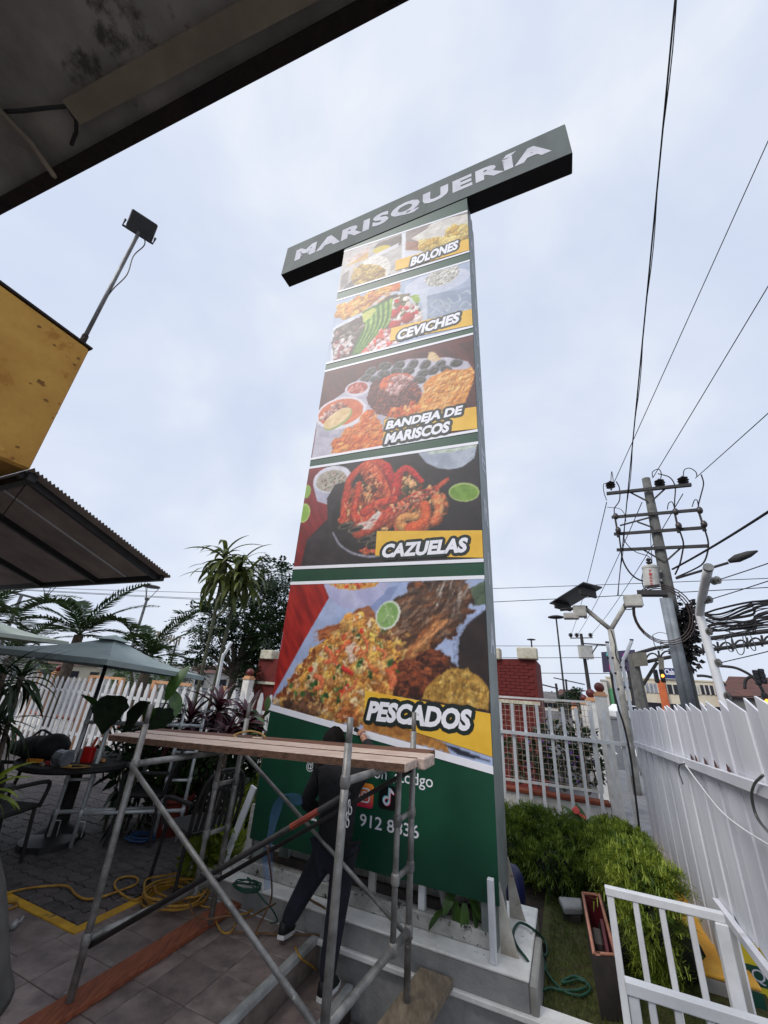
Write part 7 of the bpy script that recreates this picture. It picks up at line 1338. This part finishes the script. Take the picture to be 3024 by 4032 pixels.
# lattice arch, hoardings, signals ------------------------------------------------------------------------
D = 26; la = thing('lattice_gantry', 'dark lattice gantry with arches spanning the street', 'gantry', P(q4, 1430, 1150, D), 0); la.location.z = -.25; MW[la.name] = Matrix.Translation(la.location)
up_ = [(2500, 2575), (2580, 2552), (2640, 2544), (2760, 2520), (2900, 2500), (3080, 2480)]; dn_ = [(2520, 2612), (2590, 2596), (2650, 2585), (2770, 2562), (2900, 2545), (3080, 2522)]
for pts in (up_, dn_): b = MB(); b.tube([atD(x, y, D) for x, y in pts], .09, 6); b.build('chord', 'dark_steel', la)
for k in range(10):
    x0 = 2540 + 58 * k; yb = 2606 - (x0 - 2540) * .148; b = MB(); b.tube([atD(x0 + 29 - 27 * math.cos(t), yb - 34 * math.sin(t), D) for t in np.linspace(0, math.pi, 9)], .045, 5); b.build('arch', 'dark_steel', la); b = MB(); b.tube([atD(x0, yb, D), atD(x0 - 6, yb - 36, D)], .05, 5); b.build('strut', 'dark_steel', la)
b = MB(); b.tube([P(q4, 1435, 1170, D), P(q4, 1290, 420, D)], [.3, .25], 8); b.build('column', 'pole_concrete', la); b = MB(); b.tube([P(q4, 1620, 520, D), P(q4, 1395, 880, D)], .08, 6); b.build('stay', 'dark_steel', la)
for (pts) in ([(2570, 2500), (2600, 2490), (2640, 2505), (2632, 2540), (2600, 2530), (2610, 2560), (2580, 2545), (2570, 2500)], [(2850, 2500), (2870, 2560), (2890, 2555), (2870, 2480), (2905, 2570), (2930, 2565), (2925, 2490), (2960, 2555), (2975, 2550), (2940, 2470)]): b = MB(); b.tube(curve3([atD(x, y, D - .3) for x, y in pts], 5), .02, 4); b.build('light_outline', 'steel_grey', la)
def board(name, lb, cat, cs, D, m, fr=None, th=.3):
    P4 = [atD(x, y, D) for x, y in cs]; n_ = (P4[1] - P4[0]).cross(P4[3] - P4[0]).normalized(); 
    if n_.dot(P4[0]) < 0: n_ = -n_
    p = thing(name, lb, cat, Vector((P4[0].x, P4[0].y, -.25)), 0); b = MB(); b.prism(P4, n_ * th); b.build('panel', m, p); return p, P4, n_
bp, P4, n_ = board('billboard', 'large billboard with dark purple and teal print', 'billboard', [q4(885, 390), q4(1325, 358), q4(1362, 632), q4(912, 656)], 60, mat('bill_print', (70, 50, 84), (38, 44, 66), .35, .6, spots=[((176, 30, 140), .5, .58), ((60, 150, 150), .45, .62), ((120, 40, 60), .7, .6)]))
for k, (fx, col_) in enumerate(((.15, (70, 180, 176)), (.2, (196, 30, 120)), (.62, (150, 40, 140)), (.8, (70, 60, 120)))): a = P4[0].lerp(P4[1], fx); c = P4[3].lerp(P4[2], fx); e = (P4[1] - P4[0]) * .1; y0, y1 = ((.05, .2), (.6, .9), (.15, .4), (.5, .8))[k]; b = MB(); b.prism([a.lerp(c, y0) - n_ * .05, a.lerp(c, y0) + e - n_ * .05, a.lerp(c, y1) + e * 1.1 - n_ * .05, a.lerp(c, y1) - n_ * .05], n_ * .03); b.build('printed_shape', mat('bill_%d' % k, col_), bp)
for f_ in (.25, .75): a = P4[3].lerp(P4[2], f_); b = MB(); b.tube([a + n_ * .3, Vector((a.x, a.y, -.25)) + n_ * .3], .25, 8); b.build('post', 'dark_steel', bp)
for (cs, lb) in (([q4(1270, 402), q4(1475, 392), q4(1500, 565), q4(1320, 580)], 'weathered grey sign panel on the gantry column'), ([q5(290, 770), q5(358, 755), q5(368, 925), q5(300, 945)], 'weathered grey panel hanging from the gantry')):
    board('weathered_panel', lb, 'sign', cs, 25.6, mat('panel_old', (126, 122, 112), (84, 82, 74), .8, .9, spots=[((70, 84, 56), 1.2, .62)]), th=.12)
am = mat('amber_lit', (255, 170, 70), emis=((255, 150, 50), 2.0))
for k, (cs, lit, lb) in enumerate(((q5(265, 990), 0, 'unlit traffic signal head under the gantry'), (q5(342, 985), 1, 'traffic signal with a lit amber lamp under the gantry'), (q5(1520, 1005), 0, 'dark traffic signal on the curved arm at the right'), (q5(1590, 990), 0, 'second dark traffic signal on the curved arm'), (q5(1632, 1295), 1, 'low traffic signal with a lit amber lamp at the right edge'))):
    c = atD(*cs, 25); t_ = thing('traffic_signal', lb, 'traffic light', c - ZV * .5, 0, 'traffic signals'); f_ = frame(c, R(-28)); f = (lambda g_: (lambda x, y, z: g_(x * .62, y * .62, z * .62)))(f_); b = MB(f); b.box(-.16, .16, -.12, .12, -.5, .5); b.build('housing', 'black_metal', t_, bevel=.03)
    for j in range(3):
        z = .33 - .33 * j; b = MB(); b.lathe(f(0, -.125, z), [(.001, 0), (.075, 0), (.075, .02), (.001, .025)], 14, Matrix.Rotation(R(-28), 3, 'Z') @ Matrix.Rotation(R(90), 3, 'X')); b.build('lens', am if (lit and j == 1) else 'window_dark', t_); b = MB(); b.tube([f(-.13, -.14, z), f(-.1, -.3, z + .1), f(0, -.33, z + .14), f(.1, -.3, z + .1), f(.13, -.14, z)], .012, 5); b.build('visor', 'black_metal', t_)
for pts, lb in (([(960, 862), (1100, 865), (1250, 885), (1380, 940), (1480, 1010), (1560, 1110), (1610, 1220), (1640, 1330)], 'long curved signal mast arm at the right'), ([(1480, 990), (1410, 1010), (1375, 1060), (1370, 1150)], 'short curved arm below the dark signals'), ([(770, 985), (860, 985), (980, 1010), (1070, 1050), (1130, 1110)], 'low curved lamp arm behind the bent pole')): b = MB(); b.tube(curve3([P(q5, x, y, 25.5) for x, y in pts], 5), .06, 6); tag(b.build('mast_arm', 'dark_steel', smooth=True), lb, 'mast arm', 'curved mast arms')
# buildings ------------------------------------------------------------------------------------------------
def block(name, lb, lpx, rpx, D, zt_, depth, m, roofm=None, pitch=0.0, z0=-.25):
    a = atD(*lpx, D); c = atD(*rpx, D); rzz = math.atan2(c.y - a.y, c.x - a.x); W_ = math.hypot(c.x - a.x, c.y - a.y); o = Vector((a.x, a.y, 0)); f = frame(o, rzz); p = thing(name, lb, 'building', (o.x, o.y, z0), rzz, None)
    b = MB(f); b.box(0, W_, 0, depth, z0, zt_); b.build('wall', m, p)
    if pitch: V = [f(-.4, -.4, zt_), f(W_ + .4, -.4, zt_), f(W_ + .4, depth + .4, zt_), f(-.4, depth + .4, zt_), f(W_ * .12, depth / 2, zt_ + pitch), f(W_ * .88, depth / 2, zt_ + pitch)]; finish('roof', V, [(0, 1, 5, 4), (2, 3, 4, 5), (1, 2, 5), (3, 0, 4), (3, 2, 1, 0)], roofm, p)
    else: b = MB(f); b.box(-.15, W_ + .15, -.15, depth, zt_, zt_ + .25); b.build('parapet', roofm or m, p)
    return p, f, W_
D = 100; zt0 = atD(2385, 2668, D).z
cb, f, W_ = block('commercial_building', 'cream commercial building with orange pillars across the street', (2385, 2668), (2868, 2690), D, zt0, 14, 'facade')
def fx(px): a = atD(2385, 2668, D); c = atD(2868, 2690, D); d = ray(px, 2690); th = math.atan2(d.x, d.y); ex, ey = c.x - a.x, c.y - a.y; t = (a.y * d.x - a.x * d.y) / (ex * d.y - ey * d.x); return t * W_
def zr(py, px=2600): return atD(px, py + (px - 2600) * .0667, D).z
for (x0, x1) in ((2488, 2512), (2588, 2618), (2812, 2842)): b = MB(f); b.box(fx(x0), fx(x1), -.7, -.01, -.25, zt0 - .1); b.build('pillar', 'orange_plaster', cb)
for (x0, x1, y0, y1, m) in ((2424, 2486, 2690, 2722, 'window_blue'), (2538, 2586, 2693, 2730, 'window_grey'), (2622, 2668, 2694, 2730, 'window_dark'), (2750, 2806, 2690, 2725, 'window_dark'), (2690, 2740, 2692, 2728, 'window_grey'), (2388, 2396, 2690, 2715, 'window_dark')):
    b = MB(f); b.box(fx(x0), fx(x1), -.12, -.02, zr(y1), zr(y0)); wn = b.build('window', m, cb); n_ = max(2, int((x1 - x0) / 16))
    for k in range(n_ + 1): xx = fx(x0 + (x1 - x0) * k / n_); b = MB(f); b.box(xx - .1, xx + .1, -.2, -.125, zr(y1), zr(y0)); b.build('mullion', 'house_white', wn)
for (x0, x1, m) in ((2426, 2486, 'window_dark'), (2520, 2586, 'window_dark'), (2622, 2810, 'window_dark')): b = MB(f); b.box(fx(x0), fx(x1), -.25, -.02, zr(2810), zr(2768)); b.build('shopfront', m, cb)
b = MB(f); b.box(fx(2394), fx(2420), -.3, -.02, zr(2800), zr(2722)); b.build('green_panel', mat('green_panel', (120, 200, 140), (90, 170, 116), .6), cb)
b = MB(f); b.box(fx(2612), fx(2668), -.5, -.2, zt0 + .3, zt0 + 2.2); b.build('roof_sign', mat('sign_navy', (34, 44, 96)), cb); lettering('roof_sign_lettering', 'Clab', 'vinyl_white', cb, lambda a_, c_: f(a_, -.52, c_), (fx(2627), fx(2664), zt0 + 1.0, zt0 + 2.0), off=.02)
block('grey_annex', 'narrow grey wing at the left end of the commercial building', (2365, 2675), (2386, 2675), 98, atD(2375, 2680, 98).z, 10, 'house_white')
block('brown_roof_house', 'dark house with a brown roof behind the gate at the right', (2850, 2738), (3120, 2750), 55, atD(2900, 2745, 55).z, 12, 'roof_grey', 'roof_brown', 2.2)
for k, (x0, x1, dd, zt_, m, rf, ph, lb) in enumerate(((2120, 2200, 60, 1.2, 'house_white', 'roof_grey', .8, 'small white house seen through the bar fence'), (2190, 2275, 75, 1.6, 'house_white', 'roof_brown', 1.0, 'far white house with a brown roof behind the bar fence'), (2262, 2330, 48, .9, 'facade', 'roof_brown', .5, 'low cream house behind the ball pillars'), (-260, 120, 45, 1.6, 'house_white', 'roof_grey', 1.0, 'long white house behind the left parasol'), (100, 420, 60, 1.4, 'facade', 'roof_brown', 1.2, 'cream house behind the palms'), (380, 760, 52, 1.3, 'house_white', 'roof_grey', .9, 'white house behind the dracaena trunks'), (720, 1010, 58, 1.5, 'house_white', 'roof_brown', 1.0, 'white house behind the dark tree'), (2900, 3200, 80, 3.0, 'house_white', 'roof_grey', 1.0, 'white house beyond the right end of the gate'))):
    p, f2_, w2 = block('house', lb, (x0, 2690), (x1, 2690 + (x1 - x0) * .0667), dd, zt_, 8, m, rf, ph)
    for j in range(3): xx = w2 * (.2 + .3 * j); b = MB(f2_); b.box(xx - .6, xx + .6, -.06, -.01, .1, .1 + zt_ * .5); b.build('window', 'window_dark', p)
for k, (px, D_, s_, col_) in enumerate(((2476, 51, 1, 'white'),)):
    c = atD(px, 2850, D_); c.z = -.25; f = frame(c, R(12)); p = thing('parked_car', 'white car parked at the end of the street', 'car', c, R(12))
    b = MB(f); b.prism([f(-2.1, -.85, .25), f(2.1, -.85, .25), f(2.15, -.85, .75), f(1.2, -.85, .88), f(.6, -.85, 1.38), f(-.9, -.85, 1.42), f(-1.6, -.85, .95), f(-2.15, -.85, .85)], f(0, 1.7, 0) - f(0, 0, 0)); b.build('body', mat('car_white', (226, 228, 230), rough=.3), p, bevel=.08, segs=2)
    b = MB(f); b.prism([f(-1.35, -.87, .95), f(1.05, -.87, .92), f(.55, -.87, 1.3), f(-.85, -.87, 1.34)], f(0, -.01, 0) - f(0, 0, 0)); b.build('side_window', 'window_dark', p)
    for sx in (-1.3, 1.3):
        b = MB(); b.tube([f(sx, -.9, .32), f(sx, -.68, .32)], .33, 16); w3 = b.build('wheel', 'black_metal', p); b = MB(); b.tube([f(sx, -.91, .32), f(sx, -.9, .32)], .18, 12); b.build('rim', 'aluminium', w3)
# road paint and pavement beyond the gate
b = MB()
for k in range(6): a = ST(1.7 + .9 * k, 16, -.246); b.add([a, a + U * .5, a + U * .5 + NV * 3, a + NV * 3], [(0, 1, 2, 3)])
struct(b.build('road_marking', mat('road_white', (200, 200, 198), rough=.8)))
b = MB(); b.add([ST(-14, 4.5, -.244), ST(6, 4.5, -.244), ST(6, 7, -.244), ST(-14, 7, -.244)], [(0, 1, 2, 3)]); b.add([ST(.9, 3.64, -.242), ST(1.6, 3.64, -.242), ST(3.5, 12, -.242), ST(1.3, 12, -.242)], [(0, 1, 2, 3)]); struct(b.build('pavement', 'pavement'))
# trees -------------------------------------------------------------------------------------------------------
def frond_mesh(L_, droop, m, n=26, wl=.55):
    V = []; Fq = []; x = z = 0; a = .0; pts = []
    for i in range(n + 1): pts.append((x, z, a)); a -= droop / n; x += L_ / n * math.cos(a); z += L_ / n * math.sin(a)
    for i, (x, z, a) in enumerate(pts):
        f = i / n; r_ = .02 * (1 - f) + .004; k = len(V); V += [(x, -r_, z), (x, r_, z), (x, 0, z - r_)]
        if i: Fq += [(k - 3, k - 2, k + 1, k), (k - 2, k - 1, k + 2, k + 1), (k - 1, k - 3, k, k + 2)]
    for i in range(2, n + 1):
        x, z, a = pts[i]; f = i / n; l_ = wl * math.sin(math.pi * (.12 + .8 * f)) ** .6 * (1.05 - .4 * f)
        for sy in (-1, 1):
            for j in (0, .5):
                k = len(V); dx = .55 + random.uniform(-.1, .1); dr = random.uniform(.25, .6); V += [(x + j * L_ / n, 0, z), (x + j * L_ / n + .035, 0, z), (x + dx * l_ + .02, sy * l_ * .8, z - dr * l_ * .7), (x + dx * .6 * l_ - .02, sy * l_ * .5, z - dr * l_ * .22)]; Fq += [(k, k + 1, k + 2, k + 3)]
    me = bpy.data.meshes.new('frond'); me.from_pydata(V, [], Fq); me.update(); me.materials.append(m); return me
mat('palm_leaf', (62, 84, 40), (36, 56, 26), 4, .5, trans=.2, rand=.2)
fr_ = [frond_mesh(2.5, d, MATS['palm_leaf']) for d in (1.0, 1.5, 1.9)]
for (px, py, D, n, k, lb) in ((312, 2500, 13.5, 12, .9, 'broad palm behind the near parasol'), (590, 2590, 12.5, 11, .72, 'smaller palm left of the dracaena trunks'), (-70, 2440, 12, 9, .75, 'palm cut off by the left edge'), (40, 2590, 14, 9, .6, 'low palm behind the pale parasol')):
    c = atD(px, py, D); p = thing('palm_tree', lb, 'tree', (c.x, c.y, -.25), 0, 'palms behind the picket fence'); b = MB(); b.tube([Vector((c.x, c.y, -.25)), c], [.16, .11], 9); b.build('trunk', 'bark', p)
    for i in range(n): put_leaf('frond', fr_[i % 3], p, c, i * 2.4 + rp.uniform(-.3, .3), 1.35 - 1.15 * i / n, 0, k * rp.uniform(.85, 1.1))
def crown_tree(lb, base, lobes, D, N_, size, m, seed, inner='leaf_dark', r=.16, name='broadleaf_tree'):
    g0 = atD(*base, D); g0.z = -.25; p = thing(name, lb, 'tree', g0, 0, 'trees beyond the fences'); k = D / 1450.0; cs = [atD(x, y, D + rp.uniform(-.7, .7)) for x, y, r_ in lobes]; rd = [(r_ * k * 1.1, r_ * k * 1.1, r_ * k * .7) for _, _, r_ in lobes]
    fk_ = Vector((g0.x, g0.y, 0)).lerp(cs[0], .12); fk_.z = max(1.0, min(c.z for c in cs) - .1)
    b = MB(); b.tube([g0, Vector((g0.x, g0.y, fk_.z * .5)), fk_], [r, r * .9, r * .75], 9); b.build('trunk', 'bark', p, smooth=True)
    for c in cs: b = MB(); b.tube(curve3([fk_, fk_.lerp(c, .5) + ZV * .15, c], 4), [r * .5 - r * .4 * i / 8 for i in range(9)], 6); b.build('limb', 'bark', p)
    # leaf sprigs: short twigs, each set with pairs of leaflets, so that the edge of the crown is feathered
    rs_ = np.random.RandomState(seed); w_ = np.array([a[0] ** 2 for a in rd]); ns = N_ // 12; idx = rs_.choice(len(cs), ns, p=w_ / w_.sum()); Vs = []
    for i in idx:
        d = rs_.normal(size=3); d /= np.linalg.norm(d); o_ = np.array(cs[i]) + d * np.array(rd[i]) * rs_.uniform(.35, 1.0); ax = d * .7 + rs_.normal(size=3) * .35; ax[2] += .05; ax /= np.linalg.norm(ax); L_ = size * 2.2 * rs_.uniform(.6, 1.2); sd = np.cross(ax, [0, 0, 1.0]); sd /= np.linalg.norm(sd) + 1e-6; f = np.linspace(.1, 1, 6)[:, None]
        for sg in (-1, 1):
            q = o_ + ax * L_ * f - np.array([0, 0, 1]) * L_ * .35 * f ** 2; dr = (ax * .5 + sd * sg) * .9 + rs_.normal(size=(6, 3)) * .15; l_ = size * (1.1 - .55 * f); tip = q + dr * l_; tip[:, 2] -= l_[:, 0] * .3; wv = ax * size * .16; Vs.append(np.stack([q, q * .5 + tip * .5 + wv, tip, q * .5 + tip * .5 - wv], 1).reshape(-1, 3))
    V = np.concatenate(Vs); finish('crown', V, np.arange(len(V)).reshape(-1, 4), m, p)
crown_tree('large dark tree with layered foliage left of the sign', (905, 2725), [(1010, 2330, 75), (1080, 2260, 80), (1130, 2340, 70), (1060, 2370, 60), (820, 2435, 75), (900, 2410, 60), (990, 2470, 85), (1070, 2480, 85), (1130, 2440, 70), (790, 2570, 45), (860, 2530, 60), (930, 2500, 70), (1020, 2540, 60), (1100, 2550, 60), (1150, 2500, 60), (760, 2640, 40)], 15, 16000, .2, 'leaf_dark', 81)
crown_tree('small dark tree beside the left end of the red building', (985, 2700), [(990, 2600, 34), (1000, 2640, 40), (975, 2670, 36)], 14, 2200, .16, 'leaf_dark', 83, r=.08)
for k, (x, y, rd_, dd, lb) in enumerate(((2272, 2740, 14, 42, 'narrow dark conifer behind the ball pillars'), (2240, 2755, 16, 46, 'round dark tree beside the conifer'), (2225, 2760, 14, 50, 'small dark tree by the tall street lamp'), (160, 2640, 40, 26, 'green tree behind the picket fence at the left'), (500, 2650, 45, 24, 'green tree behind the near parasol tip'), (660, 2660, 40, 25, 'green bushy tree under the small palm'))):
    crown_tree(lb, (x, 2780), [(x, y, rd_), (x + 3, y - rd_, rd_ * .7), (x - 4, y + rd_ * .6, rd_)], dd, 1500, .3 if dd > 30 else .2, 'leaf_dark' if k < 3 else 'leaf_green', 90 + k, r=.1)
# raised letters on an arch, seen from behind
tl3 = thing('arch_letters', 'row of raised letters seen from behind beside the palm', 'letters', P(a5, 990, 700, 24), 0)
for k, ch in enumerate('PARQUE'):
    x = 1055 - 26 * k; y = 712 - 4.5 * k - .25 * k * k; c = P(a5, x, y, 24); d = Vector((c.x, c.y, 0)).normalized(); rgt = Vector((d.y, -d.x, 0)); V0, F0 = text_geo(ch, .03); V0 = (V0 - V0.min(0)) / (V0.max(0) - V0.min(0)); W = [c - rgt * (v[0] - .5) * .26 + ZV * (v[1] - .5) * .46 for v in V0]; finish('letter', W, F0, 'batten', tl3)
for x in (930, 1050): b = MB(); a = P(a5, x, 715, 24.1); b.tube([a, Vector((a.x, a.y, -.25))], .05, 6); b.build('post', 'steel_grey', tl3)
b = MB(); a = P(q3, 470, 1950, 6.9); b.tube(curve3([Vector((a.x, a.y, .3)), P(q3, 470, 1950, 6.9), P(q3, 535, 1620, 6.9), P(q3, 560, 1580, 6.9), P(q3, 640, 1440, 6.9)], 5), .025, 9); tag(b.build('white_bent_post', 'white_paint', smooth=True), 'white bent post left of the dark tree trunk', 'post')
